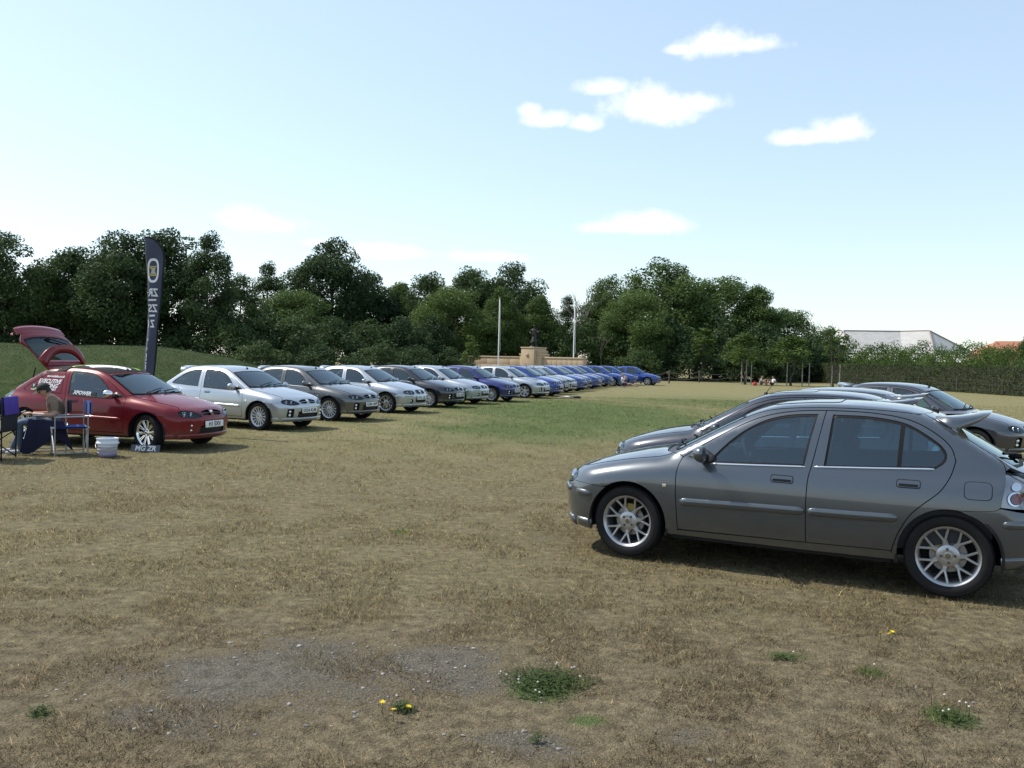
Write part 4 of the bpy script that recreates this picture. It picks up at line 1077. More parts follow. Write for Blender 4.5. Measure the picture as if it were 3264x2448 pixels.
def grass_blades(name, y0, y1, dens, h, w, seed, lim=.62, zoff=None, region=None, lab=None, seg2=True, green=False):
    rg = np.random.default_rng(seed)
    if region is None:
        n = int(dens * lim * (y1 * y1 - y0 * y0)); Y = np.sqrt(rg.uniform(y0 * y0, y1 * y1, n)); X = rg.uniform(-lim, lim, n) * Y
    else: X, Y = region(rg)
    cl = fnoise(X * 3.1, Y * 3.1, seed, 3); big = fnoise(X * .8 + 7, Y * .8, seed + 9, 3)
    soil = gmask(X, Y, SOIL) - .50 + (fnoise(X * 2.2, Y * 2.2, 77, 4) - .5) * 2.6
    keep = (rg.random(len(X)) < np.clip((cl - .30) * 3.2, .10, 1)) & (rg.random(len(X)) > np.clip(soil * 2.2, 0, .93))
    X, Y, cl, big = X[keep], Y[keep], cl[keep], big[keep]; n = len(X)
    gr = gmask(X, Y, GREEN); H = h * (.35 + 1.1 * rg.random(n) ** 2) * (.55 + .9 * cl) * (1 + .5 * np.clip(gr, 0, 1))
    tall = rg.random(n) < .05; H[tall] *= 1.8
    Z = (ground_z(X, Y) if zoff is None else zoff(X, Y)) - .004
    a = rg.uniform(0, 2 * math.pi, n); lean = rg.uniform(.3, 2.2, n) * H; lx, ly = np.cos(a) * lean, np.sin(a) * lean
    b = rg.uniform(0, 2 * math.pi, n); ww = w * rg.uniform(.6, 1.4, n); wx, wy = np.cos(b) * ww / 2, np.sin(b) * ww / 2
    p0 = np.stack([X - wx, Y - wy, Z], -1); p1 = np.stack([X + wx, Y + wy, Z], -1)
    sh = rg.uniform(.75, 1.75, n)[:, None] * np.array([[1, 1, 1]]) ; straw = rg.random(n) < .16; sh[straw] *= np.array([2.0, 1.9, 1.7])
    if seg2:
        q0 = np.stack([X - wx * .7 + lx * .4, Y - wy * .7 + ly * .4, Z + H * .6], -1); q1 = np.stack([X + wx * .7 + lx * .4, Y + wy * .7 + ly * .4, Z + H * .6], -1)
        tip = np.stack([X + lx, Y + ly, Z + H], -1); V = np.stack([p0, p1, q0, q1, tip], 1).reshape(-1, 3); o = np.arange(n)[:, None] * 5
        F = np.concatenate([o + [[0, 1, 3]], o + [[0, 3, 2]], o + [[2, 3, 4]]]); C = np.repeat(sh, 5, 0)
    else:
        tip = np.stack([X + lx, Y + ly, Z + H], -1); V = np.stack([p0, p1, tip], 1).reshape(-1, 3); F = np.arange(n * 3).reshape(-1, 3); C = np.repeat(sh, 3, 0)
    o = link(name, fast_mesh(name, V, F, 'grass_blade', C)); o['kind'] = 'stuff'; o['label'] = lab
    return o
grass_blades('grass', 2.9, 6.2, 8200, .025, .0034, 11, lab='dry trampled grass in the foreground')
grass_blades('grass', 6.2, 10.5, 3900, .025, .0046, 12, lab='dry grass around the nearest car', lim=.66)
grass_blades('grass', 10.5, 18, 1200, .030, .0075, 13, lab='short dry grass in front of the red car', seg2=False, lim=.64)
grass_blades('grass', 18, 42, 230, .034, .014, 14, lab='mown lawn in front of the row of cars', seg2=False, lim=.64)

# ------------------------------------------------------------------ grass bank behind the row (left)
def build_bank():
    xs = np.linspace(-45, -9.0, 60); ys = np.linspace(26, 46, 40); X, Y = np.meshgrid(xs, ys)
    top = at(250, 1094, 35).z
    end = np.clip((-9.6 - X) / 6.0, 0, 1); end = np.sqrt(np.clip(1 - (1 - end) ** 2, 0, 1)) * .96 + .04 * end
    prof = np.clip(1 - np.abs((Y - 36) / 8.5) ** 2.2, 0, 1)
    Z = top * end * prof + (fnoise(X * .5, Y * .5, 5, 3) - .5) * .16 * end * (prof > 0) - .05
    V = np.stack([X.ravel(), Y.ravel(), Z.ravel()], -1); nx = len(xs)
    F = [(j * nx + i, j * nx + i + 1, (j + 1) * nx + i + 1, (j + 1) * nx + i) for j in range(len(ys) - 1) for i in range(nx - 1)]
    mat('bank_grass', (.026, .046, .011), .95, noise=(2.2, .8, (.050, .064, .020)), bump=(14, .9), spec=.1)
    mb = MB(); mb.add(V, F, 'bank_grass'); o = link('grass_bank', mb.mesh('grass_bank')); o['kind'] = 'structure'; o['label'] = 'green grass bank behind the red car'
    rg = np.random.default_rng(4); n = 90000; Xb = rg.uniform(-32, -9.3, n); Yb = rg.uniform(27.5, 40, n)
    ix = (Xb + 45) / 36 * 59; iy = (Yb - 26) / 20 * 39; i0 = ix.astype(int); j0 = iy.astype(int); fx = ix - i0; fy = iy - j0
    Zb = (Z[j0, i0] * (1 - fx) + Z[j0, i0 + 1] * fx) * (1 - fy) + (Z[j0 + 1, i0] * (1 - fx) + Z[j0 + 1, i0 + 1] * fx) * fy
    H = rg.uniform(.01, .038, n); a = rg.uniform(0, 6.28, n); ww = .010
    p0 = np.stack([Xb - ww * np.cos(a), Yb - ww * np.sin(a), Zb - .01], -1); p1 = np.stack([Xb + ww * np.cos(a), Yb + ww * np.sin(a), Zb - .01], -1)
    tp = np.stack([Xb + rg.normal(0, .03, n), Yb + rg.normal(0, .03, n), Zb + H], -1)
    mat('bank_blade', (.038, .060, .014), .8, spec=.15)
    g = link('grass', fast_mesh('bank_blades', np.stack([p0, p1, tp], 1).reshape(-1, 3), np.arange(n * 3).reshape(-1, 3), 'bank_blade')); g['kind'] = 'stuff'; g['label'] = 'longer green grass growing on the bank'
build_bank()

# ------------------------------------------------------------------ trees
def leafmat(name, c1, c2, trans=.32):
    m_ = bpy.data.materials.new(name); m_.use_nodes = True; MATS[name] = m_; t = m_.node_tree; b = t.nodes['Principled BSDF']
    b.inputs['Roughness'].default_value = .65; b.inputs['Specular IOR Level'].default_value = .15
    at_ = t.nodes.new('ShaderNodeAttribute'); at_.attribute_name = 'shade'; oi = t.nodes.new('ShaderNodeObjectInfo')
    mx = t.nodes.new('ShaderNodeMix'); mx.data_type = 'RGBA'; mx.inputs[6].default_value = (*c1, 1); mx.inputs[7].default_value = (*c2, 1)
    ad = t.nodes.new('ShaderNodeMath'); ad.operation = 'MULTIPLY_ADD'; ad.inputs[1].default_value = .55; ad.use_clamp = True
    t.links.new(oi.outputs['Random'], ad.inputs[0]); sx = t.nodes.new('ShaderNodeSeparateColor'); t.links.new(at_.outputs['Color'], sx.inputs[0])
    sb = t.nodes.new('ShaderNodeMath'); sb.operation = 'SUBTRACT'; sb.inputs[1].default_value = .28; t.links.new(sx.outputs[0], sb.inputs[0]); t.links.new(sb.outputs[0], ad.inputs[2]); t.links.new(ad.outputs[0], mx.inputs[0])
    t.links.new(mx.outputs[2], b.inputs['Base Color']); tr = t.nodes.new('ShaderNodeBsdfTranslucent'); t.links.new(mx.outputs[2], tr.inputs[0])
    ms = t.nodes.new('ShaderNodeMixShader'); ms.inputs[0].default_value = trans
    t.links.new(b.outputs[0], ms.inputs[1]); t.links.new(tr.outputs[0], ms.inputs[2]); t.links.new(ms.outputs[0], t.nodes['Material Output'].inputs[0])
leafmat('leaf_dark', (.032, .060, .026), (.078, .120, .040))
leafmat('leaf_mid', (.055, .098, .028), (.122, .178, .050))
leafmat('leaf_bright', (.055, .100, .022), (.110, .160, .040), .3)
mat('bark', (.055, .046, .038), .9, noise=(3, .6, (.10, .09, .075)), bump=(12, .6))
mat('bark_dead', (.15, .135, .12), .9, noise=(3, .6, (.22, .20, .18)))
def leaves(rg, centres, radii, per, size, upb=.35):
    V = []; C = []
    for (c, r) in zip(centres, radii):
        k = max(4, int(per * (r / np.mean(radii)) ** 2)); d = rg.normal(0, 1, (k, 3)); d /= np.linalg.norm(d, axis=1, keepdims=True)
        rr = r * rg.uniform(.25, 1.0, k) ** .5; p = c + d * rr[:, None] * np.array([1.05, 1.05, .8])
        nn = d * .55 + rg.normal(0, .55, (k, 3)); nn[:, 2] += upb; nn /= np.linalg.norm(nn, axis=1, keepdims=True)
        u = np.cross(nn, rg.normal(0, 1, (k, 3))); u /= np.maximum(np.linalg.norm(u, axis=1, keepdims=True), 1e-6); v = np.cross(nn, u)
        s = size * rg.uniform(.55, 1.35, k)[:, None]
        q = np.stack([p - u * s * .5, p + v * s * .32 + nn * s * .06, p + u * s * .55, p - v * s * .32 + nn * s * .06], 1); V.append(q.reshape(-1, 3))
        sh = rg.normal(.5 + rg.normal(0, .16), .16, k); C.append(np.repeat(sh, 4))
    V = np.concatenate(V); C = np.clip(np.concatenate(C), 0, 1)
    return V, np.arange(len(V)).reshape(-1, 4), np.repeat(C[:, None], 3, 1)
TREES = {}
def tree_variant(key, seed, H, cr, cz0, lmat, n=60, per=95, size=.26, shape='dome', gaps=0.0, trunk_r=.2, limbs=10):
    rg = np.random.default_rng(seed); cz = (H + cz0) / 2; rz = (H - cz0) / 2; ce = []; ra = []
    tries = 0
    lob = rg.uniform(0, 6.28, 3)
    while len(ce) < n and tries < 6000:
        tries += 1; d = rg.normal(0, 1, 3); d /= np.linalg.norm(d); rr = rg.uniform(.15, 1) ** .38; z = cz + d[2] * rz * rr; hz = (z - cz0) / (H - cz0)
        w = {'dome': np.interp(hz, [0, .15, .4, .75, 1], [.75, .95, 1, .85, .45]), 'tall': np.interp(hz, [0, .2, .5, .8, 1], [.7, .9, .85, .6, .25]),
             'cone': np.interp(hz, [0, .25, .6, 1], [.9, 1, .6, .12]), 'bush': np.interp(hz, [0, .3, .7, 1], [1.05, 1.1, .85, .4])}[shape]
        th = math.atan2(d[1], d[0]); w *= 1 + .16 * math.sin(2 * th + lob[0]) + .12 * math.sin(3 * th + lob[1] + hz * 4)
        c = np.array([d[0] * cr * rr * w, d[1] * cr * rr * w, z]); r = cr * rg.uniform(.16, .34)
        if gaps and vnoise(np.array([c[0] * .7 + 9]), np.array([c[2] * .7]), seed)[0] < gaps: continue
        ce.append(c); ra.append(r)
    V, F, C = leaves(rg, ce, ra, per, size); V[:, 2] = np.maximum(V[:, 2], .05)
    crown = fast_mesh(key + '_crown', V, F, lmat, C, k=4)
    tb = MB(); sway = rg.normal(0, .25, (6, 2)); zs = np.linspace(-.2, H * .82, 6)
    tp = [Vector((sway[i][0] * i / 5, sway[i][1] * i / 5, zs[i])) for i in range(6)]; tb.tube(tp, [trunk_r * (1 - .8 * i / 5) * (1.35 if i == 0 else 1) for i in range(6)], 'bark', n=9)
    for i in range(limbs):
        j = rg.integers(len(ce)); c = Vector(ce[j]); z0 = max(cz0 * .6, min(H * .7, c.z - rg.uniform(.8, 2.2))); k = max(0, min(4, int(np.searchsorted(zs, z0)) - 1)); f = (z0 - zs[k]) / (zs[k + 1] - zs[k]); a = tp[k].lerp(tp[k + 1], min(1, max(0, f)))
        mid = a.lerp(c, .5) + Vector((0, 0, -.25)); tb.tube([a, mid, c], [trunk_r * .35, trunk_r * .22, .02], 'bark', n=6)
    TREES[key] = (tb.mesh(key + '_trunk'), crown)
tree_variant('oak_a', 21, 12, 4.2, 1.6, 'leaf_dark', 130, 260, 0.227, 'dome', .10, .26, 14)
tree_variant('oak_b', 22, 12, 3.9, 1.4, 'leaf_dark', 125, 247, 0.218, 'dome', .17, .24, 14)
tree_variant('oak_c', 23, 12, 4.4, 1.0, 'leaf_mid', 140, 260, 0.210, 'dome', .06, .26, 12)
tree_variant('ash_a', 24, 12, 3.3, 2.0, 'leaf_dark', 95, 195, 0.193, 'tall', .28, .2, 16)
tree_variant('ash_b', 25, 12, 3.5, .8, 'leaf_mid', 115, 247, 0.210, 'tall', .10, .2, 12)
tree_variant('beech_a', 26, 12, 4.2, .4, 'leaf_mid', 150, 260, 0.210, 'dome', .03, .24, 10)
tree_variant('under_a', 31, 5, 2.9, .1, 'leaf_dark', 60, 85, .24, 'bush', .05, .1, 6)
tree_variant('under_b', 32, 5, 2.7, .1, 'leaf_dark', 60, 85, .22, 'bush', .08, .1, 6)
tree_variant('scrub_a', 33, 4, 2.4, .1, 'leaf_bright', 46, 80, .17, 'bush', .12, .07, 6)
tree_variant('scrub_b', 34, 4, 2.6, .1, 'leaf_mid', 46, 80, .17, 'bush', .12, .07, 6)
tree_variant('young_a', 35, 6, 1.15, 1.9, 'leaf_bright', 34, 60, .19, 'tall', .15, .06, 8)
tree_variant('young_b', 36, 6, 1.9, 1.9, 'leaf_bright', 46, 60, .19, 'cone', .12, .07, 10)
tree_variant('young_c', 38, 6, .95, 1.6, 'leaf_mid', 26, 42, .16, 'tall', .34, .05, 14)
tree_variant('sapling', 37, 3, .9, .3, 'leaf_bright', 26, 55, .14, 'cone', .05, .05, 6)
def tree(name, key, x, y, h, w, label, group, rz=None, cat='tree', z=0):
    tk, cr = TREES[key]; H0 = {'oak': 12, 'ash': 12, 'bee': 12, 'und': 5, 'scr': 4, 'you': 6, 'sap': 3}[key[:3]]
    o = empty(name, (x, y, z), rnd.uniform(0, 6.28) if rz is None else rz); R0 = {'oak_a': 4.2, 'oak_b': 3.8, 'oak_c': 4.4, 'ash_a': 3.2, 'ash_b': 3.4, 'beech_a': 4.0, 'under_a': 2.9, 'under_b': 2.7, 'scrub_a': 2.4, 'scrub_b': 2.6, 'young_a': 1.15, 'young_b': 1.9, 'young_c': .95, 'sapling': .9}[key]
    o.scale = (w / R0, w / R0, h / H0); tag(o, label, cat, group); link('trunk', tk, o); link('crown', cr, o)
    return o
K = 3264 / 2212
def T(name, key, px, pt, hw, Y, label, group=None, cat='tree'):
    """tree whose crown centre sits at photo column px (2212 scale), top at row pt, half width hw px, at depth Y"""
    p = at(px * K, pt * K, Y); q_ = 1.22 if key[:3] == 'scr' else 1.0; return tree(name, key, p.x, Y, p.z * q_, hw * K / FPX * Y * 1.3, label, group, cat=cat)
G1 = 'trees of the wood behind the field'
LT = [('oak_a', 10, 508, 80, 66, 'dark round tree at the left picture edge, leftmost of the wood'), ('oak_b', 95, 575, 60, 76, 'dark tree in the dip right of the leftmost tree of the wood'),
      ('oak_b', 165, 530, 80, 70, 'dark tree above the raised red tailgate'), ('oak_a', 262, 506, 85, 68, 'tall dark tree directly left of the feather banner'),
      ('oak_b', 362, 490, 82, 70, 'tallest dark tree directly right of the feather banner'), ('ash_a', 452, 502, 55, 67, 'upright open-crowned tree with sky showing between its limbs'),
      ('ash_a', 520, 592, 48, 72, 'lower thin tree right of the upright open-crowned tree'), ('ash_a', 580, 566, 42, 90, 'small airy tree standing clear before the big dark dome tree'),
      ('oak_c', 640, 618, 75, 80, 'rounded mid green tree in front of the dark dome tree'), ('oak_a', 722, 520, 74, 88, 'big dark dome shaped tree rising above its neighbours'),
      ('oak_a', 800, 592, 62, 92, 'dark shoulder tree right of the big dome tree'), ('ash_b', 862, 612, 50, 96, 'middling tree in the dip of the wood skyline'),
      ('oak_b', 935, 585, 52, 92, 'dark tree left of the twin flagpoles'), ('oak_b', 1010, 572, 56, 95, 'dark high tree above the left flagpole'),
      ('oak_a', 1110, 572, 66, 96, 'tall dark tree between the two flagpoles'), ('oak_c', 985, 612, 66, 86, 'rounded green tree left of the left flagpole'),
      ('ash_b', 1085, 622, 42, 88, 'narrow green tree just behind the left flagpole'), ('ash_b', 1165, 640, 40, 90, 'dark tree behind the bronze statue'),
      ('ash_a', 1228, 638, 26, 108, 'small far tree in the skyline gap by the bare tree'), ('beech_a', 1320, 596, 50, 104, 'light green tree right of the bare tree'),
      ('beech_a', 1432, 560, 86, 98, 'biggest green tree of the wood, above the end blue car'), ('oak_c', 1385, 618, 60, 90, 'bushy green tree in front of the biggest green tree'),
      ('oak_c', 1552, 588, 84, 100, 'broad dark green tree right of the biggest green tree'), ('ash_b', 1638, 618, 50, 97, 'ragged open tree at the right of the wood'),
      ('oak_c', 1708, 660, 62, 104, 'rounded last tree at the right end of the wood')]
for k, a, b_, c, d, lab in LT: T('broadleaf_tree', k, a, b_, c, d, lab, G1)
G2 = 'shrubs under the wood'
UL = [(500, 690, 60, 66, 'a'), (570, 675, 55, 70, 'a'), (640, 690, 60, 70, 'b'), (715, 690, 60, 74, 'a'), (790, 695, 60, 78, 'b'), (860, 690, 55, 80, 'a'), (930, 690, 50, 82, 'a'), (1060, 700, 45, 88, 'a'), (1180, 700, 45, 90, 'a'), (1262, 690, 50, 94, 'b'), (1340, 695, 50, 92, 'a'), (1440, 690, 62, 90, 'a'), (1545, 690, 60, 92, 'b'), (1640, 700, 55, 93, 'a'), (1725, 715, 50, 96, 'b'), (1785, 740, 45, 98, 'a'), (560, 740, 50, 60, 'a'), (1490, 745, 50, 86, 'a'), (1600, 745, 50, 88, 'a'), (1690, 752, 45, 90, 'a'), (400, 720, 60, 66, 'a'), (300, 735, 60, 66, 'a'), (200, 725, 60, 68, 'a'), (90, 740, 60, 66, 'a'), (10, 730, 50, 64, 'a')]
UL += [(820, 745, 50, 70, 'a'), (900, 748, 45, 74, 'a'), (960, 750, 42, 80, 'b'), (690, 748, 50, 66, 'a'), (1390, 752, 44, 86, 'a')]
ORD = ['first', 'second', 'third', 'fourth', 'fifth', 'sixth', 'seventh', 'eighth', 'ninth', 'tenth', 'eleventh', 'twelfth', 'thirteenth', 'fourteenth', 'fifteenth', 'sixteenth', 'seventeenth', 'eighteenth', 'nineteenth', 'twentieth', 'twenty-first', 'twenty-second', 'twenty-third', 'twenty-fourth', 'twenty-fifth', 'twenty-sixth', 'twenty-seventh', 'twenty-eighth', 'twenty-ninth', 'thirtieth']
for i, (a, b_, c, d, v) in enumerate(sorted(UL)): T('shrub', 'under_' + v, a, b_, c, d, 'dense %s shrub under the wood, %s from the left picture edge' % ({'a': 'dark', 'b': 'mid green'}[v], ORD[i]), G2, 'shrub')
T('sapling', 'sapling', 1018, 717, 22, 74, 'small bright green sapling left of the left flagpole', None); T('bush', 'scrub_b', 1118, 728, 28, 88, 'rounded green bush behind the memorial wall, left of the statue', None, 'shrub')
T('bush', 'scrub_b', 1212, 716, 32, 89, 'green bush behind the memorial wall, right of the statue', None, 'shrub')
# scrub behind the clipped hedge
SL = [(1835, 748, 40, 104), (1905, 752, 42, 100), (1965, 758, 38, 96), (2010, 752, 40, 100), (2065, 760, 38, 92), (2115, 752, 44, 96), (2170, 758, 40, 90), (2215, 752, 44, 92), (1790, 735, 34, 112), (1870, 760, 36, 92), (1940, 765, 34, 88), (2030, 768, 34, 84), (2140, 768, 36, 82)]
for i, (a, b_, c, d) in enumerate(sorted(SL)): T('scrub_bush', 'scrub_' + 'ab'[i % 2], a, b_, c, d, 'loose untrimmed bush behind the clipped hedge, %s counting from the wood' % ORD[i], 'scrub behind the hedge', 'shrub')
T('broadleaf_tree', 'oak_b', 2225, 712, 20, 140, 'distant tree at the right picture edge beside the orange roof', None)
# bare dead tree
def bare_tree(name, px, pt, Y, label, spread, mname, seed, levels=4, r0=.16):
    p = at(px * K, pt * K, Y); o = empty(name, (p.x, Y, 0)); tag(o, label, 'tree'); rg = random.Random(seed); mb = MB()
    H = p.z; tr = MB(); tr.tube([(0, 0, -.1), (.05, 0, H * .3), (0, .1, H * .55)], [r0, r0 * .75, r0 * .55], mname, n=8)
    def br(a, d, L, r, lv):
        b_ = a + d * L; mid = a.lerp(b_, .5) + Vector((rg.uniform(-1, 1), rg.uniform(-1, 1), rg.uniform(-.3, .6))) * L * .08; mb.tube([a, mid, b_], [r, r * .75, r * .5], mname, n=5)
        if lv: 
            for _ in range(3): br(mid.lerp(b_, rg.uniform(.2, 1)), (d + Vector((rg.uniform(-1, 1), rg.uniform(-1, 1), rg.uniform(-.1, .8))) * spread).normalized(), L * rg.uniform(.5, .75), r * .55, lv - 1)
    for i in range(6): br(Vector((0, 0, H * (.35 + .035 * i))), Vector((rg.uniform(-.7, .7), rg.uniform(-.5, .5), 1)).normalized(), H * .2, r0 * .5, levels - 1)
    link('trunk', tr.mesh(name), o); link('branches', mb.mesh(name), o)
bare_tree('bare_tree', 1262, 598, 100, 'leafless dead tree standing in the skyline gap', .75, 'bark_dead', 3)
bare_tree('bare_sapling', 1800, 664, 69, 'thin bare-topped sapling standing above the left end of the clipped hedge', .5, 'bark', 14, 3, .03)
bare_tree('bare_sapling', 1300, 690, 82, 'thin leafless grey sapling right of the memorial wall', .55, 'bark', 9, 3, .035)

# ------------------------------------------------------------------ hedge, wire fence
def build_hedge():
    pts = [Vector((31.0, 112, 0)), Vector((32.6, 90.5, 0)), Vector((34.2, 58.8, 0)), Vector((36.5, 36, 0))]
    rg = np.random.default_rng(8); o = empty('clipped_hedge', pts[1]); tag(o, 'long clipped hedge along the right side of the field', 'hedge')
    V = []; C = []; core = MB()
    for a, b in zip(pts[:-1], pts[1:]):
        L = (b - a).length; d = (b - a) / L; nrm = Vector((d.y, -d.x, 0)); nrm = -nrm if nrm.x > 0 else nrm   # towards the field
        n = int(L * 330); s = rg.uniform(0, L, n); u = rg.uniform(0, 3.3, n); h0 = 2.02
        face = u < h0; z = np.where(face, u, h0); off = np.where(face, 0, -(u - h0))
        bul = (fnoise(s * .5, z * .9, 4, 3) - .5) * .24 + rg.normal(0, .05, n); zz = z + np.where(face, 0, (fnoise(s * .7, off * 2, 6, 3) - .5) * .10 + rg.normal(0, .035, n))
        P = np.array(a)[None] + s[:, None] * np.array(d)[None] + (off + bul * face)[:, None] * np.array(nrm)[None]; P[:, 2] = zz
        bn = np.where(face[:, None], np.array(nrm)[None], np.array([[0, 0, 1.]])); nn = bn + rg.normal(0, .55, (n, 3)); nn /= np.linalg.norm(nn, axis=1, keepdims=True)
        uu = np.cross(nn, rg.normal(0, 1, (n, 3))); uu /= np.linalg.norm(uu, axis=1, keepdims=True); vv = np.cross(nn, uu); sz = rg.uniform(.07, .17, n)[:, None]
        V.append(np.stack([P - uu * sz * .5, P + vv * sz * .35, P + uu * sz * .5, P - vv * sz * .35], 1).reshape(-1, 3)); C.append(np.repeat(np.clip(rg.normal(.5, .2, n) + (fnoise(s * .3, z, 9, 2) - .5) * .8, 0, 1), 4))
        mid = (a + b) / 2 - nrm * .72; core.box((mid.x, mid.y, .97), (1.1, L + .5, 1.86), 'hedge_core', rot=Matrix.Rotation(math.atan2(-d.x, d.y), 3, 'Z'))
    mat('hedge_core', (.020, .024, .012), .95)
    leafmat('leaf_hedge', (.040, .064, .020), (.085, .115, .038))
    V = np.concatenate(V) - np.array(pts[1])[None]; C = np.concatenate(C)
    lv = link('foliage', fast_mesh('hedge_leaves', V, np.arange(len(V)).reshape(-1, 4), 'leaf_hedge', np.repeat(C[:, None], 3, 1), k=4), o); lv['kind'] = 'stuff'
    for i in range(len(core.V)): core.V[i] = (core.V[i][0] - pts[1].x, core.V[i][1] - pts[1].y, core.V[i][2])
    c = core.mesh('hedge_core'); c.materials.clear(); c.materials.append(MATS['hedge_core']); link('inner_twigs', c, o)
    mat('post_wood', (.34, .315, .275), .9, noise=(8, .5, (.12, .105, .09)))
    f = empty('wire_fence', (32.9, 66, 0)); tag(f, 'low wire fence with thin wooden posts in front of the clipped hedge', 'fence')
    for k in range(9):
        y = 88 - 5.6 * k; x = 31.9 + (90 - y) * .05; mb = MB(); mb.lathe([(.001, 1.12), (.026, 1.10), (.03, -.1)], 'bark', n=8, axis='Z', c=(x - 32.9, y - 66, 0)); link('post', mb.mesh('post'), f)
    for z in (.35, .7, 1.0):
        mb = MB(); mb.tube([(32.0 - 32.9, 88 - 66, z), (33.1 - 32.9, 66 - 66, z), (34.2 - 32.9, 43 - 66, z)], .006, 'alloy_dark', n=5); link('wire', mb.mesh('wire'), f)
build_hedge()

# ------------------------------------------------------------------ staked young trees, posts and rope
def stakes(px_list, py, Y, label, hgt):
    for wi, px in enumerate(px_list):
        p = at(px * K, py * K, Y); mb = MB(); mb.lathe([(.001, hgt), (.045, hgt - .02), (.05, -.1)], 'post_wood', n=8, axis='Z'); o = link('tree_stake', mb.mesh('tree_stake'), None, (p.x, p.y, 0)); tag(o, label % (['left', 'right'] if len(px_list) == 2 else ['left', 'middle', 'right'])[wi], 'stake', 'wooden stakes round the young trees')
T('young_tree', 'young_a', 1521, 694, 26, 84, 'slender young tree at the end of the rope fence'); T('young_tree', 'young_b', 1612, 716, 40, 76, 'bushy young tree between three pale stakes')
T('young_tree', 'young_b', 1712, 722, 50, 75, 'broad young tree left of the clipped hedge between pale stakes'); T('young_tree', 'young_c', 1806, 676, 30, 70, 'narrow spindly young tree in front of the hedge, with stakes')
stakes((1602, 1612, 1623), 812, 76, '%s pale wooden stake under the bushy young tree near the seated group', 2.0)
stakes((1700, 1733, 1748), 812, 75, '%s pale wooden stake under the broad young tree left of the hedge', 2.0)
stakes((1797, 1814), 812, 70, '%s pale wooden stake under the spindly young tree by the hedge', 1.9)
def rope_fence():
    o = empty('rope_fence', (12, 72, 0)); tag(o, 'low post and rope fence running under the trees behind the end blue car', 'fence')
    P = [(1385, 70), (1446, 74), (1511, 80), (1580, 84)]; ps = []
    for px, Y in P:
        p = at(px * K, 800 * K, Y); ps.append(Vector((p.x - 12, p.y - 72, 0))); mb = MB(); mb.lathe([(.001, 1.12), (.06, 1.08), (.07, -.1)], 'bark', n=8, axis='Z', c=ps[-1]); link('post', mb.mesh('post'), o)
    for z in (1.0, .55):
        for a, b in zip(ps[:-1], ps[1:]):
            mb = MB(); mb.tube([a.lerp(b, t) + Vector((0, 0, z - .28 * math.sin(math.pi * t))) for t in np.linspace(0, 1, 9)], .018, 'bark_dead', n=5); link('rope', mb.mesh('rope'), o)
rope_fence()

# ------------------------------------------------------------------ memorial: stone screen wall, pedestal, bronze figure, flagpoles
mat('stone', (.47, .355, .235), .85, noise=(1.3, .5, (.40, .30, .20)), bump=(25, .15)); mat('stone_dark', (.40, .30, .20), .85, noise=(1.5, .5, (.33, .25, .165)))
mat('bronze', (.030, .026, .024), .5, .4); mat('pole_white', (.78, .78, .76), .5)
MY = 76.0
def memorial():
    c = at(1152 * K, 800 * K, MY); o = empty('memorial_wall', (c.x, MY, 0), R_(-46)); tag(o, 'tan stone memorial screen wall with stepped pedestal in the middle', 'memorial')
    sc = MY / FPX * K; lx = (1031 - 1152) * sc / .36; rx = (1273 - 1152) * sc / .82; H = 1.98; bl = (H - .12) / 3
    def wing(x0, x1):
        n = 8; w = (x1 - x0) / n; proto = MB(); proto.box((0, 0, 0), (w - .008, .40, bl - .008), 'stone', bev=.006); me = proto.mesh('block')
        for r in range(3):
            for k in range(n + (r % 2)):
                a = x0 + w * (k - .5 * (r % 2)); b = a + w; a = max(a, x0); b = min(b, x1)
                q = link('stone_block', me, o, ((a + b) / 2, rnd.uniform(-.002, .002), bl * (r + .5))); q.scale.x = (b - a - .008) / (w - .008)
        mb = MB(); mb.box(((x0 + x1) / 2, 0, H - .06), (x1 - x0 + .08, .50, .12), 'stone', bev=.015); link('coping', mb.mesh('coping'), o)
        mb = MB(); mb.box(((x0 + x1) / 2, .02, H / 2 - .08), (x1 - x0 - .04, .34, H - .2), 'stone_dark'); link('wall_core', mb.mesh('wall_core'), o)
    p0, p1 = (1131 - 1152) * sc, (1172 - 1152) * sc
    wing(lx, p0 - .35); wing(p1 + .45, rx)
    for nm, x0, x1, y0, y1, z0, z1 in (('pedestal', p0 + .05, p1 - .02, -.75, .75, 0, 2.80), ('shoulder', p0 - .40, p1 + .50, -.45, .60, 0, 2.22), ('upper_shoulder', p0 - .12, p1 + .22, -.50, .65, 2.225, 2.50)):
        mb = MB(); mb.box(((x0 + x1) / 2, (y0 + y1) / 2, (z0 + z1) / 2), (x1 - x0, y1 - y0, z1 - z0), 'stone', bev=.02); link(nm, mb.mesh(nm), o)
        mb = MB(); mb.box(((x0 + x1) / 2, (y0 + y1) / 2, z1 + .002 - .05), (x1 - x0 + .09, y1 - y0 + .09, .10), 'stone', bev=.02); link('capstone', mb.mesh('capstone'), o)
    mb = MB(); mb.lathe([(.001, -.835), (.10, -.83), (.16, -.80), (.19, -.74)], 'stone_dark', n=14, c=((p0 + p1) / 2, 0, 2.12)); link('carved_crest', mb.mesh('crest'), o)
    for i, (z, w) in enumerate(((1.35, .9), (1.18, .7), (1.0, .8))):
        mb = MB()
        for k in range(9): mb.box(((p0 + p1) / 2 + (k - 4) * w / 9, -.752, z), (w / 9 * .6, .008, .07), 'stone_dark')
        g_ = link('inscription', mb.mesh('inscription'), o); g_['kind'] = 'stuff'
    for x in (lx + .15, rx - .15):
        mb = MB(); mb.sphere((x, 0, H + .14), (.14, .14, .14), 'stone_dark', 12, 8); link('ball_finial', mb.mesh('finial'), o)
    return Vector((c.x, MY, 2.80))
STAT = memorial()
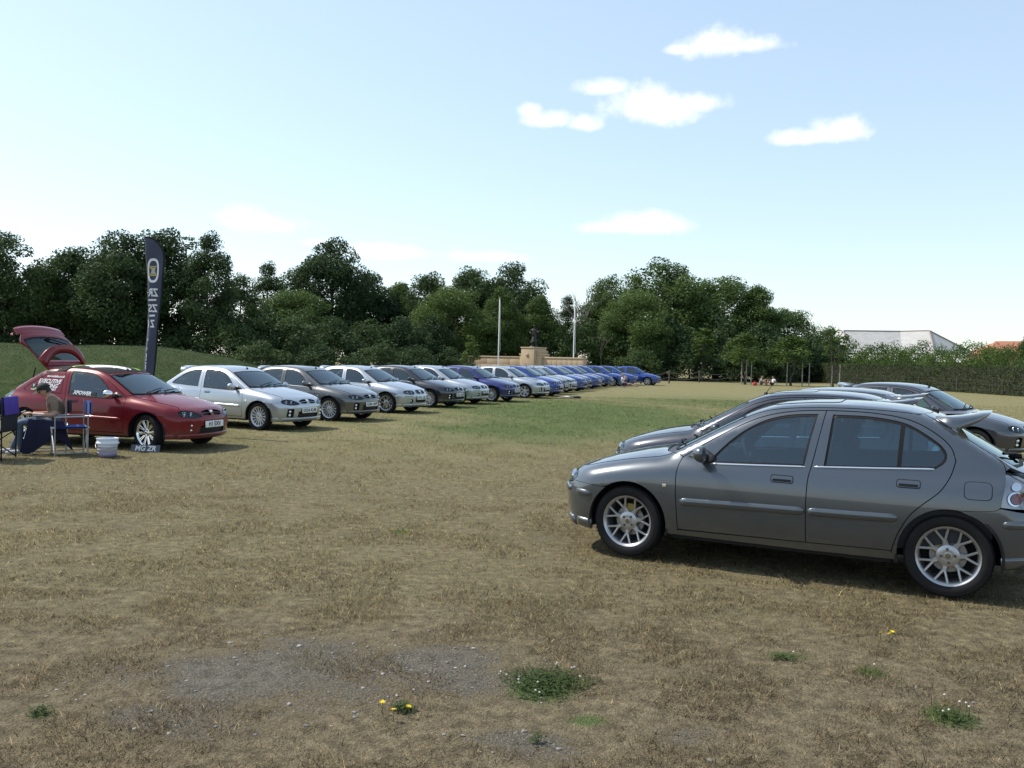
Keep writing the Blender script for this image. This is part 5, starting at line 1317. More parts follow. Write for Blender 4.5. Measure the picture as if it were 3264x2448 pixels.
def pole(px, top, base, Y, label):
    p = at(px * K, top * K, Y); mb = MB(); o = empty('flagpole', (p.x, Y, 0)); tag(o, label, 'flagpole', 'flagpoles by the memorial')
    mb.lathe([(.001, p.z), (.032, p.z - .02), (.052, 1.0), (.06, -.1)], 'pole_white', n=12, axis='Z'); link('mast', mb.mesh('mast'), o)
    mb = MB(); mb.sphere((0, 0, p.z + .05), (.07, .07, .06), 'post_wood', 10, 8); link('finial', mb.mesh('finial'), o)
    mb = MB(); mb.tube([(.07, -.06, p.z - .2), (.10, -.08, 3.2), (.14, -.08, 2.6), (.09, -.08, 2.3)], .012, 'pole_white', n=5); link('halyard', mb.mesh('halyard'), o)
pole(1079.5, 645, 770, 74, 'white flagpole left of the bronze statue'); pole(1242, 649, 772, 73, 'white flagpole right of the bronze statue')

# ------------------------------------------------------------------ houses beyond the hedge
mat('slate_pale', (.46, .44, .41), .6, noise=(.9, .7, (.36, .345, .32)), bump=(30, .1)); mat('ridge_tile', (.30, .24, .22), .7); mat('brick_wall', (.30, .17, .12), .9); mat('tile_orange', (.42, .17, .10), .8, noise=(9, .5, (.36, .14, .085)))
def houses():
    Y = 130.0; P = lambda px, py, d=0: at(px * K, py * K, Y + d)
    e = 762; o = empty('pale_roofed_house', P(1950, 790)); o.location.z = 0; tag(o, 'long house with pale grey hipped slate roof beyond the hedge', 'house')
    org = o.location
    A = P(1822, 714.5, 4); B = P(1944, 716.0, 6.5); C_ = P(2007, 714.5, 4); a0 = P(1790, e, 0); a1 = P(1832, e, -3); b1 = P(1950, e, -.5); c1 = P(2020, e + 3, -3); d1 = P(2100, e, 6); back = Vector((0, 9, -3.2))
    faces = [('roof_slope', [a0, a1, A]), ('roof_slope', [a1, b1, B, A]), ('roof_slope', [b1, c1, C_, B]), ('roof_slope', [c1, d1, C_]), ('roof_slope', [A, B, C_, C_ + back, A + back]), ('roof_slope', [a0, A, A + back]), ('roof_slope', [d1, d1 + Vector((0, 3, 0)), C_ + back, C_])]
    for nm, pl in faces:
        mb = MB(); n = len(pl); th = Vector((0, .0, -.18)); V = [p - org for p in pl] + [p - org + th for p in pl]
        mb.add(V, [tuple(range(n)), tuple(range(2 * n - 1, n - 1, -1))] + [(i, (i + 1) % n, n + (i + 1) % n, n + i) for i in range(n)], 'slate_pale', smooth=False); link(nm, mb.mesh(nm, recalc=True), o)
    for a, b in ((A, B), (B, C_), (A, a1), (C_, c1), (C_, d1), (A, a0)):
        mb = MB(); mb.tube([a - org + Vector((0, -.05, .03)), b - org + Vector((0, -.05, .03))], .10, 'ridge_tile', n=6); link('ridge_tiles', mb.mesh('ridge'), o)
    mb = MB(); q0, q1 = a1 - org, d1 - org; mb.box(((q0.x + q1.x) / 2 + .5, 3.5, 1.4), (q1.x - q0.x - 2.5, 6, 2.8), 'brick_wall'); link('wall', mb.mesh('wall'), o)
    Y2 = 150; p0, p1 = at(2132 * K, 762 * K, Y2), at(2260 * K, 762 * K, Y2); r0, r1 = at(2150 * K, 737 * K, Y2 + 4), at(2260 * K, 737 * K, Y2 + 4)
    h = empty('orange_roofed_house', (p0.x, Y2, 0)); tag(h, 'house with orange tiled roof at the right picture edge beyond the hedge', 'house'); og = h.location
    for pl in ([p0, p1, r1, r0], [p0, r0, r0 + Vector((0, 5, -2)), p0 + Vector((0, 8, 0))], [r0, r1, r1 + Vector((0, 5, -2.2)), r0 + Vector((0, 5, -2.2))]):
        mb = MB(); n = 4; V = [p - og for p in pl] + [p - og + Vector((0, 0, -.15)) for p in pl]; mb.add(V, [tuple(range(n)), tuple(range(2 * n - 1, n - 1, -1))] + [(i, (i + 1) % n, n + (i + 1) % n, n + i) for i in range(n)], 'tile_orange', smooth=False); link('roof_slope', mb.mesh('roof', recalc=True), h)
    mb = MB(); mb.box((4.2, 4.2, 1.3), (7.6, 6.6, 2.6 + 2 * max(0, p0.z - 2.75)), 'brick_wall'); link('wall', mb.mesh('wall'), h)
houses()
# ------------------------------------------------------------------ the cars
for s_ in ('H1 EXV', 'EX54 KHR', 'KS04 UHP', 'DF53 OZL', 'EA54 UKN', 'BV03 ZRT', 'LR54 MGZ', 'EU54 VKB'): plate_text(s_)
PT = dict(near=paint('paint_grey_olive', (.070, .083, .098)), navy=paint('paint_midnight', (.018, .022, .034), .5), slate=paint('paint_slate', (.055, .062, .075)),
          red=paint('paint_dark_red', (.165, .005, .011), .12), silver=paint('paint_silver', (.44, .475, .51), .7, .34), grey=paint('paint_warm_grey', (.098, .100, .098)),
          black=paint('paint_blue_black', (.012, .014, .022), .4), dblue=paint('paint_royal_blue', (.016, .022, .150), .5), blue=paint('paint_bright_blue', (.012, .055, .300), .5))
_rb = PT['red'].node_tree.nodes['Principled BSDF']; _rb.inputs['Coat Weight'].default_value = .6; _rb.inputs['Coat IOR'].default_value = 1.45; _rb.inputs['Specular IOR Level'].default_value = .25
GR = 'hatchbacks facing left in the nearer group'; GL = 'hatchbacks in the long row along the field'
Yn = 2.665
car('parked_car', 'olive grey five-door hatchback nearest the camera, seen from its side', (2.514, 7.779), Yn, PT['near'], 5, 1, 'rim_y7', 'DF53 OZL', steer=R_(-3), group=GR, aerial=False)
car('parked_car', 'midnight blue hatchback directly behind the nearest grey car', (3.30, 10.65), Yn, PT['navy'], 5, 1, 'rim_y7', 'BV03 ZRT', group=GR)
car('parked_car', 'third hatchback of the nearer group, only its roof spoiler and bonnet edge showing', (4.30, 12.62), Yn - .03, PT['slate'], 5, 1, 'rim_y7', 'LR54 MGZ', group=GR, aerial=False)
car('parked_car', 'slate grey hatchback facing right at the back of the nearer group', (8.1, 17.6), R_(-41), PT['slate'], 5, 2, 'rim_multi', 'KS04 UHP', group=GR)
RED = car('parked_car', 'dark red three-door hatchback with its tailgate raised and sign-written rear side', (-7.177, 16.005), R_(-15.5), PT['red'], 3, 2, 'rim_chrome', 'H1 EXV', steer=R_(-14), group=GL, chrome_mirror=True, red=True, gate_open=R_(78))
HD = R_(-23.5)
ROW = [((-6.40, 20.68), 'silver', 3, 2, 'rim_multi', 'EX54 KHR', 'silver three-door hatchback next to the dark red car'),
       ((-5.50, 23.85), 'grey', 5, 2, 'rim_multi', 'KS04 UHP', 'plain grey hatchback between two silver ones near the red car'),
       ((-4.60, 27.55), 'silver', 5, 1, 'rim_y7', 'DF53 OZL', 'silver hatchback with twin round headlights right of the plain grey one'),
       ((-3.62, 31.0), 'black', 5, 2, 'rim_multi', 'EA54 UKN', 'blue-black hatchback, the darkest car of the long row'),
       ((-2.85, 33.64), 'silver', 5, 1, 'rim_y7', 'BV03 ZRT', 'silver hatchback directly right of the blue-black one'),
       ((-1.63, 36.05), 'dblue', 5, 2, 'rim_multi', 'LR54 MGZ', 'dark royal blue hatchback between two silver ones'),
       ((-.27, 40.09), 'silver', 5, 2, 'rim_six', 'EU54 VKB', 'silver hatchback with dark stripes on its bonnet and an orange card in the windscreen'),
       ((.49, 42.56), 'blue', 5, 1, 'rim_six', 'DF53 OZL', 'bright blue hatchback right of the silver one with bonnet stripes'),
       ((.90, 45.19), 'black', 5, 2, 'rim_multi', 'KS04 UHP', 'dark hatchback squeezed between a bright blue and the last silver one'),
       ((1.52, 47.72), 'silver', 5, 2, 'rim_multi', 'EX54 KHR', 'last silver hatchback of the long row'),
       ((2.31, 50.19), 'blue', 5, 1, 'rim_six', None, 'bright blue hatchback right of the last silver one'),
       ((2.79, 52.79), 'blue', 5, 1, 'rim_six', None, 'bright blue hatchback with white and red bonnet stripes'),
       ((3.60, 55.25), 'blue', 5, 1, 'rim_six', 'BV03 ZRT', 'bright blue hatchback right of the one with bonnet stripes'),
       ((4.08, 57.85), 'blue', 5, 1, 'rim_six', None, 'bright blue hatchback fifth from the far end of the row'),
       ((4.91, 60.29), 'blue', 5, 1, 'rim_six', 'EA54 UKN', 'bright blue hatchback fourth from the far end of the row'),
       ((6.19, 62.55), 'blue', 5, 1, 'rim_six', None, 'bright blue hatchback behind the woman in the camping chair'),
       ((7.28, 64.89), 'blue', 5, 1, 'rim_six', None, 'bright blue hatchback second from the far end of the row'),
       ((9.26, 66.85), 'blue', 3, 1, 'rim_six', None, 'bright blue hatchback at the far end of the row, seen whole')]
ROWO = []
for i, (p, c, dn, mk, wh, pl, lab) in enumerate(ROW):
    ROWO.append(car('parked_car', lab, p, HD + R_(rnd.uniform(-1.2, 1.2)), PT[c], dn, mk, wh, pl, steer=R_(rnd.uniform(-6, 3)), group=GL))

def sunroof(k):
    cars_ = [o for o in bpy.data.objects if o.parent is None and o.name.startswith('parked_car')]
    r = [o for o in cars_[k].children if o.name.startswith('roof')][0]
    def rr(a, b_, y): return [(a, -y + .06), (a, y - .06), (a - .03, y - .015), (a - .07, y), (b_ + .07, y), (b_ + .03, y - .015), (b_, y - .06), (b_, -y + .06), (b_ + .03, -y + .015), (b_ + .07, -y), (a - .07, -y), (a - .03, -y + .015)]
    mb = MB(); patch(mb, 'top', rr(.13, -.42, .37), 'seal', gap=0, off=.001, flange=0); patch(mb, 'top', rr(.122, -.412, .362), 'paint', gap=0, off=.004, flange=.004)
    o = link('sunroof', mb.mesh('sunroof'), r)
    i = mb.mats.index('paint'); o.material_slots[i].link = 'OBJECT'; o.material_slots[i].material = [PT['near'], PT['navy']][k]
sunroof(0); sunroof(1)
# ------------------------------------------------------------------ decals on the red car and bonnet stripes
mat('banner_black', (.012, .013, .016), .8, spec=.2); mat('decal_white', (.78, .78, .78), .5); mat('lime', (.32, .62, .06), .5); mat('decal_black', (.012, .012, .014), .4)
mat('decal_red', (.45, .02, .02), .4); mat('orange_card', (.75, .16, .06), .7); mat('card_white', (.78, .80, .80), .7)
def child(par, name, mb, **k): return link(name, mb.mesh(name), par, **k)
def right_side(mb): return mb.mirror_y()
def text_on_side(txt, size, x0, z0, mname, bold=0, shear=0, rot=0.0, off=.006):
    t_ = text_mesh(txt, size, mname, bold, shear, extrude=0); c, s = math.cos(rot), math.sin(rot)
    p2 = np.array([(x0 + v[0] * c - v[1] * s, z0 + v[0] * s + v[1] * c) for v in t_.V]); p3 = onbody(p2, 'side'); n = fgrad(p3); p3 = p3 + n * off
    t_.V = [(float(a), float(-b), float(cc)) for a, b, cc in p3]; return t_
pan = MB(); patch(pan, 'side', WIN_R3, 'paint', gap=.004, off=.001, flange=.004)
rp = child(RED, 'quarter_panel', right_side(pan)); lp = child(RED, 'quarter_panel', pan)
for o_ in (rp, lp): o_.material_slots[0].link = 'OBJECT'; o_.material_slots[0].material = PT['red']
ln = MB(); ribbon(ln, 'side', [WIN_R3[i] for i in range(3, len(WIN_R3))], .012, .004, 'seal', taper=False); child(rp, 'trim_line', right_side(ln))
for txt, sz, x0, z0, bo, sh in (('EXECUTIVE', .098, -.845, 1.115, .0030, .25), ('VALETING', .098, -.865, 1.035, .0030, .25), ('exv-mobile.co.uk', .056, -.745, 1.205, .0016, 0), ('01234 975853', .050, -.800, .975, .0016, 0)):
    child(rp, 'lettering', text_on_side(txt, sz, x0, z0, 'decal_white', bo, sh, rot=R_(-1)))
em = MB(); patch(em, 'side', [(-1.165 + .050 * math.cos(t), 1.035 + .050 * math.sin(t)) for t in np.linspace(0, 6.283, 21)[:-1]], 'decal_black', gap=0, off=.006, flange=0)
emo = child(rp, 'round_emblem', right_side(em)); child(emo, 'lettering', text_on_side('V', .07, -1.165, 1.033, 'decal_white', .002, off=.009))
child(rp, 'lettering', text_on_side('mobile', .034, -1.17, .972, 'decal_white', .001))
rdoor_ = [o_ for o_ in RED.children if o_.name.startswith('door')][1]
st = MB(); patch(st, 'side', [(-.355, .905), (.205, .880), (.205, .950), (-.345, .985)], 'decal_black', gap=0, off=.002, flange=0)
sk = child(rdoor_, 'window_sticker', right_side(st)); child(sk, 'lettering', text_on_side('XPOWER', .088, -.08, .934, 'decal_white', .0032, .15, rot=R_(-3)))
rf_ = [o_ for o_ in RED.children if o_.name.startswith('roof')][0]
def half_(pl): return pl + [(a, -b) for a, b in reversed(pl)]
wr = MB(); patch(wr, 'top', half_([(.30, .0), (.295, .35), (.27, .535), (0, .520), (-.4, .513), (-.8, .503), (-.96, .485), (-1.04, .36), (-1.08, .0)]), 'banner_black', gap=0, off=.004, flange=.004)
w_ = child(rf_, 'roof_wrap', wr)
sp_ = MB(); rg_ = random.Random(5)
bl = [(-.15 + (.33 + .10 * rg_.uniform(-1, 1)) * math.cos(t), -.05 + (.30 + .13 * rg_.uniform(-1, 1)) * math.sin(t)) for t in np.linspace(0, 6.283, 26)[:-1]]
patch(sp_, 'top', bl, 'decal_white', gap=0, off=.008, flange=0, h=.06); child(w_, 'white_graphic', sp_)
sp_ = MB(); patch(sp_, 'top', [(-.56, -.50), (-.50, -.50), (-.44, -.28), (-.40, .0), (-.46, .0), (-.50, -.25)], 'lime', gap=0, off=.010, flange=0); patch(sp_, 'top', [(-.02, .36), (.20, .30), (.22, .36), (.0, .42)], 'lime', gap=0, off=.008, flange=0); child(w_, 'lime_stripe', sp_)
fl_ = MB(); fl_.add([(-.52, -.515, 1.385), (-.92, -.50, 1.365), (-1.0, -.57, 1.288), (-.60, -.602, 1.312), (-.52, -.49, 1.37), (-.92, -.47, 1.35), (-1.0, -.55, 1.275), (-.60, -.585, 1.30)], [(0, 1, 2, 3), (7, 6, 5, 4), (0, 4, 5, 1), (1, 5, 6, 2), (2, 6, 7, 3), (3, 7, 4, 0)], 'banner_black', smooth=False)
f_ = child(w_, 'wrap_flap', fl_); fb = MB(); fb.box((-.80, -.588, 1.288), (.44, .022, .026), 'alloy', rot=Matrix.Rotation(R_(3), 3, 'Y')); child(f_, 'silver_bar', fb)
gs = MB()
for sg in (1, -1): gs.tube([(-1.40, sg * .545, 1.00), (-1.335, sg * .50, 1.345)], .012, 'seal', n=6)
child(RED, 'gas_strut', gs)
def stripes(idx, polys, name):
    b_ = [o_ for o_ in ROWO[idx].children if o_.name.startswith('bonnet')][0]; mb = MB()
    for pl, mt in polys: patch(mb, 'top', pl, mt, gap=0, off=.003, flange=0, h=.08)
    child(b_, name, mb)
sw = []
for k in range(4):
    y0 = -.42 + .17 * k; a = curve([(1.12, y0), (1.32, y0 + .06), (1.52, y0 - .02), (1.66, y0 + .05)], .06); sw.append((a + [(x - .01, y + .06) for x, y in reversed(a)], 'decal_black'))
stripes(6, sw, 'bonnet_stripes')
stripes(11, [([(1.06, -.30), (1.72, -.28), (1.72, -.18), (1.06, -.20)], 'decal_white'), ([(1.06, .12), (1.74, .11), (1.74, .21), (1.06, .22)], 'decal_white'), ([(1.06, -.16), (1.74, -.15), (1.74, -.11), (1.06, -.12)], 'decal_red')], 'bonnet_stripes')
def card(idx, x, y, z, w, h, mt, label, tilt=60, rz=0, cat='card'):
    p = ROWO[idx] if idx is not None else RED; mb = MB(); mb.box((0, 0, 0), (.004, w, h), mt); o_ = link('paper_card', mb.mesh('card'), None)
    o_.matrix_world = (Matrix.Translation(p.location) @ Matrix.Rotation(p.rotation_euler.z, 4, 'Z')) @ Matrix.Translation((x, y, z)) @ Matrix.Rotation(rz, 4, 'Z') @ Matrix.Rotation(R_(-tilt), 4, 'Y'); tag(o_, label, cat)
card(6, .745, -.30, .975, .34, .20, 'orange_card', 'orange card lying behind the windscreen of a silver hatchback', 64)
card(0, .80, .0, .935, .62, .16, 'card_white', 'white paper strip behind the windscreen of the silver three-door car', 68)
card(1, .76, -.05, .96, .60, .22, 'card_white', 'white paper sheet behind the windscreen of the plain grey hatchback', 66)
card(3, .78, .0, .945, .62, .15, 'card_white', 'white paper strip behind the windscreen of the blue-black hatchback', 68)
card(5, .78, .05, .945, .62, .15, 'card_white', 'white paper strip behind the windscreen of the dark royal blue hatchback', 68)
card(None, .80, -.10, .93, .30, .16, 'decal_red', 'red folded card on the dashboard of the dark red car', 66); card(None, .84, .22, .93, .34, .10, 'card_white', 'white paper on the dashboard of the dark red car', 70)

# ------------------------------------------------------------------ show plate leaning on the red car's wheel
mat('slate_sign', (.07, .085, .11), .4)
p = gnd(465, 1441); sg_ = empty('show_plate', (p.x, p.y - .02, .0), R_(-4)); tag(sg_, 'dark show plate with white letters leaning against the red car front wheel', 'sign')
mb = MB(); mb.box((0, 0, .062), (.50, .008, .122), 'slate_sign', rot=Matrix.Rotation(R_(-14), 3, 'X')); child(sg_, 'plate', mb)
t_ = text_mesh('MG ZR', .118, 'decal_white', .0035, .15, .001); t_.xform(Matrix.Translation((0, -.006, .062)) @ Matrix.Rotation(R_(76), 4, 'X')); child(sg_, 'lettering', t_)

# ------------------------------------------------------------------ feather banner
def feather():
    Y = 18.2; k = 3.607; s = Y / FPX / k; base = at(482, 1200, Y); mat('flag_cloth', (.050, .062, .095), .75, bump=(8, .2)); mat('gold', (.55, .42, .08), .5); mat('flag_grey', (.42, .42, .42), .6)
    o = empty('feather_banner', (base.x, Y, 0)); tag(o, 'tall dark feather banner with white crest and letters behind the red car', 'banner')
    zt = at(482, 755.5, Y).z; x0 = (430 - 482) * k
    def uv(cx, cy): return ((cx + x0) * s, zt - (cy - 55) * s)
    right = curve([(92, 55), (150, 60), (205, 82), (262, 140), (300, 220), (316, 300), (312, 400), (300, 560), (285, 750), (268, 900), (252, 1100), (242, 1280), (227, 1450), (212, 1640), (190, 1900), (170, 2200)], 25)
    fold = lambda cy: np.interp(cy, [55, 300, 560, 800, 1100, 1640, 2200], [92, 122, 140, 150, 152, 118, 70])
    left = lambda cy: np.interp(cy, [55, 300, 500, 700, 850, 950, 1100, 1300, 1500, 1640, 2200], [92, 96, 108, 122, 134, 118, 96, 90, 76, 70, 30])
    def P(cx, cy, off=0.0):
        f = fold(cy); x, z = uv(cx, cy); y = .018 * math.sin(cy * .011 + cx * .02)
        if cx < f: y += (f - cx) * s * 1.6
        return (x, y - off, z)
    R = np.array(right); V = []; rows = 64; cols = 9
    for i in range(rows):
        cy = 58 + (2200 - 58) * i / (rows - 1); xr = float(np.interp(cy, R[:, 1], R[:, 0])); xl = float(left(cy))
        for j in range(cols): V.append(P(xl + (xr - xl) * j / (cols - 1), cy))
    mb = MB(); mb.add(V, [(i * cols + j, i * cols + j + 1, (i + 1) * cols + j + 1, (i + 1) * cols + j) for i in range(rows - 1) for j in range(cols - 1)], 'flag_cloth'); cl = child(o, 'sail', mb)
    pts = [P(a + 5, b_, 0) for a, b_ in right[::3]]; pts.append((pts[-1][0] - .03, 0, .35)); pts.append((pts[-1][0] - .01, 0, -.15)); mb = MB(); mb.tube(pts, [.016] * len(pts), 'seal', n=7); child(o, 'pole', mb)
    def shape(pts2, mt, nm, off=.006):
        r = delaunay_2d_cdt([Vector(q) for q in pts2], [(i, (i + 1) % len(pts2)) for i in range(len(pts2))], [], 1, 1e-6); mb = MB(); mb.add([P(v[0], v[1], off) for v in r[0]], r[2], mt); return child(cl, nm, mb)
    def ring(cx, cy, rx, ry, w, mt, nm, n=40):
        mb = MB(); V = []
        for a in range(n):
            t = 2 * math.pi * a / n; c, q = math.copysign(abs(math.cos(t)) ** .75, math.cos(t)), math.copysign(abs(math.sin(t)) ** .75, math.sin(t)); V += [P(cx + rx * c, cy + ry * q, .006), P(cx + (rx - w) * c, cy + (ry - w * 1.4) * q, .006)]
        mb.add(V, [(2 * a, 2 * ((a + 1) % n), 2 * ((a + 1) % n) + 1, 2 * a + 1) for a in range(n)], mt); child(cl, nm, mb)
    ring(196, 437, 68, 140, 20, 'decal_white', 'crest_ring')
    shape([(148, 384), (240, 384), (240, 396), (165, 396)], 'gold', 'crest_bar'); shape([(138, 482), (232, 484), (232, 498), (138, 497)], 'gold', 'crest_bar'); shape([(150, 396), (166, 396), (196, 432), (186, 440)], 'gold', 'crest_bar'); shape([(205, 440), (214, 436), (236, 484), (222, 484)], 'gold', 'crest_bar')
    shape([(168, 402), (224, 402), (214, 440), (222, 476), (162, 476), (176, 438)], 'flag_grey', 'crest_plaque', .005); shape([(186, 424), (202, 424), (202, 446), (186, 446)], 'gold', 'crest_mark', .008)
    def glyphs(txt, cx, cy, hgt, wid):
        t_ = text_mesh(txt, 1.0, 'decal_white', .03, 0, 0); v = np.array(t_.V); w0, h0 = np.ptp(v[:, 0]), np.ptp(v[:, 1]); ms = v.mean(0)
        t_.V = [P(cx - (a - v[:, 0].mean()) / w0 * wid, cy - (b_ - (v[:, 1].max() + v[:, 1].min()) / 2) / h0 * hgt, .007) for a, b_, _ in v]; child(cl, 'lettering', t_)
    glyphs('ZR', 182, 688, 92, 112); glyphs('ZS', 176, 868, 92, 104); glyphs('ZT', 170, 1045, 88, 98); glyphs('WWW.ZRZSZT', 150, 690, 8, 90)
    shape([(150, 765), (236, 762), (232, 782), (150, 787)], 'decal_white', 'bar'); shape([(155, 944), (220, 940), (219, 962), (155, 966)], 'decal_white', 'bar')
    for a, b_ in ((1215, 1245), (1320, 1350), (1392, 1420), (1425, 1440), (1450, 1470), (1488, 1510), (1522, 1570)):
        xx = np.interp((a + b_) / 2, [1215, 1570], [152, 118]); shape([(xx - 5, a), (xx + 4, a), (xx + 1, b_), (xx - 8, b_)], 'decal_white', 'small_print')
feather()

# ------------------------------------------------------------------ camping chairs and bucket
mat('tube_grey', (.34, .35, .36), .35, .8); mat('tube_white', (.62, .63, .64), .35, .3); mat('canvas_blue', (.020, .085, .34), .8, bump=(60, .2)); mat('canvas_black', (.014, .016, .022), .85, bump=(60, .2)); mat('canvas_purple', (.060, .030, .26), .85, bump=(14, .3)); mat('canvas_navy', (.010, .010, .034), .9, bump=(10, .4))
def director_chair(label, loc, rz, canvas, group):
    """faces -X; 0.52 wide front to back, 0.52 across"""
    o = empty('camping_chair', loc, rz); tag(o, label, 'chair', group); w, d = .235, .26
    for sx in (-1, 1):
        for sy in (-1, 1):
            mb = MB(); mb.tube([(sx * w, sy * d, -.01), (sx * w, sy * d, .63 if sx < 0 else .88)], .010, 'tube_grey', n=7); child(o, 'leg', mb)
    for sy in (-1, 1):
        mb = MB(); mb.tube([(-w, sy * d, .62), (w, sy * d, .625)], .011, 'tube_grey', n=7); child(o, 'arm_rail', mb)
        mb = MB(); mb.tube([(-w, sy * d, .045), (w, sy * d, .05)], .009, 'tube_grey', n=7); child(o, 'floor_rail', mb)
    for sx in (-1, 1):
        for sg in (-1, 1):
            mb = MB(); mb.tube([(sx * .25, sg * .24, .455), (sx * .255, sg * .10, .44), (sx * .235, -sg * .235, .05)], .011, 'tube_white', n=7); child(o, 'cross_leg', mb)
    V = []; n = 9
    for i in range(n):
        x = -.24 + .48 * i / (n - 1)
        for j in range(n):
            y = -.235 + .47 * j / (n - 1); V.append((x, y, .462 - .030 * (1 - (y / .235) ** 2)))
    F = [(i * n + j, (i + 1) * n + j, (i + 1) * n + j + 1, i * n + j + 1) for i in range(n - 1) for j in range(n - 1)]; mb = MB(); mb.add(V, F, canvas); mb.add([(a, b_, c - .012) for a, b_, c in V], [tuple(reversed(f)) for f in F], canvas); child(o, 'seat', mb)
    V = []
    for i in range(n):
        z = .66 + .20 * i / (n - 1)
        for j in range(n): y = -.265 + .53 * j / (n - 1); V.append((.272 + .045 * (1 - (y / .265) ** 2), y, z))
    mb = MB(); mb.add(V, F, canvas); mb.add([(a - .016, b_, c) for a, b_, c in V], [tuple(reversed(f)) for f in F], canvas); child(o, 'backrest', mb)
    return o
cp = gnd(222, 1450)
director_chair('empty blue canvas camping chair with grey tube frame beside the bucket', (cp.x - .02, cp.y + .03, 0), R_(33), 'canvas_blue', 'camping chairs')
MX, MYY = -7.50, 14.32
director_chair('grey framed camping chair the seated man in the cap sits on', (MX - .02, MYY + .02, 0), R_(26), 'canvas_black', 'camping chairs')
def bucket():
    p = gnd(331, 1459); o = empty('bucket', (p.x, p.y + .12, 0)); tag(o, 'white plastic bucket with murky lilac water standing between the chair and the red car wheel', 'bucket')
    mat('bucket_white', (.66, .70, .76), .4, spec=.4); mat('bucket_water', (.30, .27, .42), .35, noise=(6, .5, (.36, .35, .48)))
    mb = MB(); mb.lathe([(.001, .006), (.128, .006), (.132, .0), (.138, .06)], 'bucket_water', n=36, axis='Z'); mb.lathe([(.138, .06), (.146, .165)], 'bucket_water', n=36, axis='Z'); mb.lathe([(.146, .165), (.151, .205)], 'bucket_white', n=36, axis='Z'); child(o, 'tub', mb)
    mb = MB(); mb.lathe([(.151, .205), (.166, .206), (.172, .214), (.172, .232), (.164, .240), (.156, .242), (.160, .285), (.166, .290), (.166, .300), (.158, .302), (.152, .295), (.148, .24), (.143, .10), (.001, .10)], 'bucket_white', n=36, axis='Z'); child(o, 'rim', mb)
    mb = MB(); mb.tube([(.168 * math.cos(t), .168 * math.sin(t) - .006, .225 - .10 * abs(math.sin(t)) ** 1.0) for t in np.linspace(math.pi, 2 * math.pi, 15)], .004, 'tube_grey', n=5); child(o, 'handle', mb)
    mb = MB(); mb.box((-.105, -.092, .075), (.055, .004, .012), 'decal_white', rot=Matrix.Rotation(R_(-42), 3, 'Z')); child(o, 'label', mb)
bucket()
def camp_chair():
    p = gnd(-40, 1462); o = empty('folding_chair', (p.x, p.y, 0), R_(8)); tag(o, 'black folding camp chair cut off by the left picture edge', 'chair')
    for x, y in ((-.30, -.26), (.30, -.26), (-.30, .26), (.30, .26)):
        mb = MB(); mb.tube([(x, y, -.01), (x * 1.02, y, .62 if x < 0 else .92)], .012, 'seal', n=7); child(o, 'leg', mb)
    for y in (-.26, .26):
        for sg in (-1, 1): mb = MB(); mb.tube([(-.30 * sg, y, .02), (.30 * sg, y, .43)], .010, 'seal', n=7); child(o, 'cross_leg', mb)
        mb = MB(); mb.box((0, y, .62), (.62, .06, .02), 'canvas_black', bev=.008); child(o, 'armrest', mb)
    mb = MB(); mb.box((.31, 0, .68), (.02, .56, .50), 'canvas_black', bev=.008); child(o, 'backrest', mb); mb = MB(); mb.box((0, 0, .42), (.56, .52, .02), 'canvas_black', bev=.008); child(o, 'seat', mb)
    mb = MB(); mb.box((0.0, -.275, .52), (.56, .015, .30), 'canvas_black', bev=.006); child(o, 'side_panel', mb)
    V = []; n = 10
    for i in range(n):
        t = i / (n - 1)
        for j in range(8):
            y = -.26 + .52 * j / 7; a = math.pi * t; V.append((.31 + .035 * math.cos(a) + .008 * math.sin(j * 2.2), y, .93 + .02 * math.sin(a) - (.25 * (1 - 2 * t) if t < .3 else 0) - (.22 * (2 * t - 1) if t > .7 else 0)))
    mb = MB(); mb.add(V, [(i * 8 + j, i * 8 + j + 1, (i + 1) * 8 + j + 1, (i + 1) * 8 + j) for i in range(n - 1) for j in range(7)], 'canvas_purple'); jk = link('purple_jacket', mb.mesh('jacket'), None, o.location.copy(), (0, 0, R_(8))); tag(jk, 'purple jacket draped over the back of the black folding chair', 'jacket')
camp_chair()

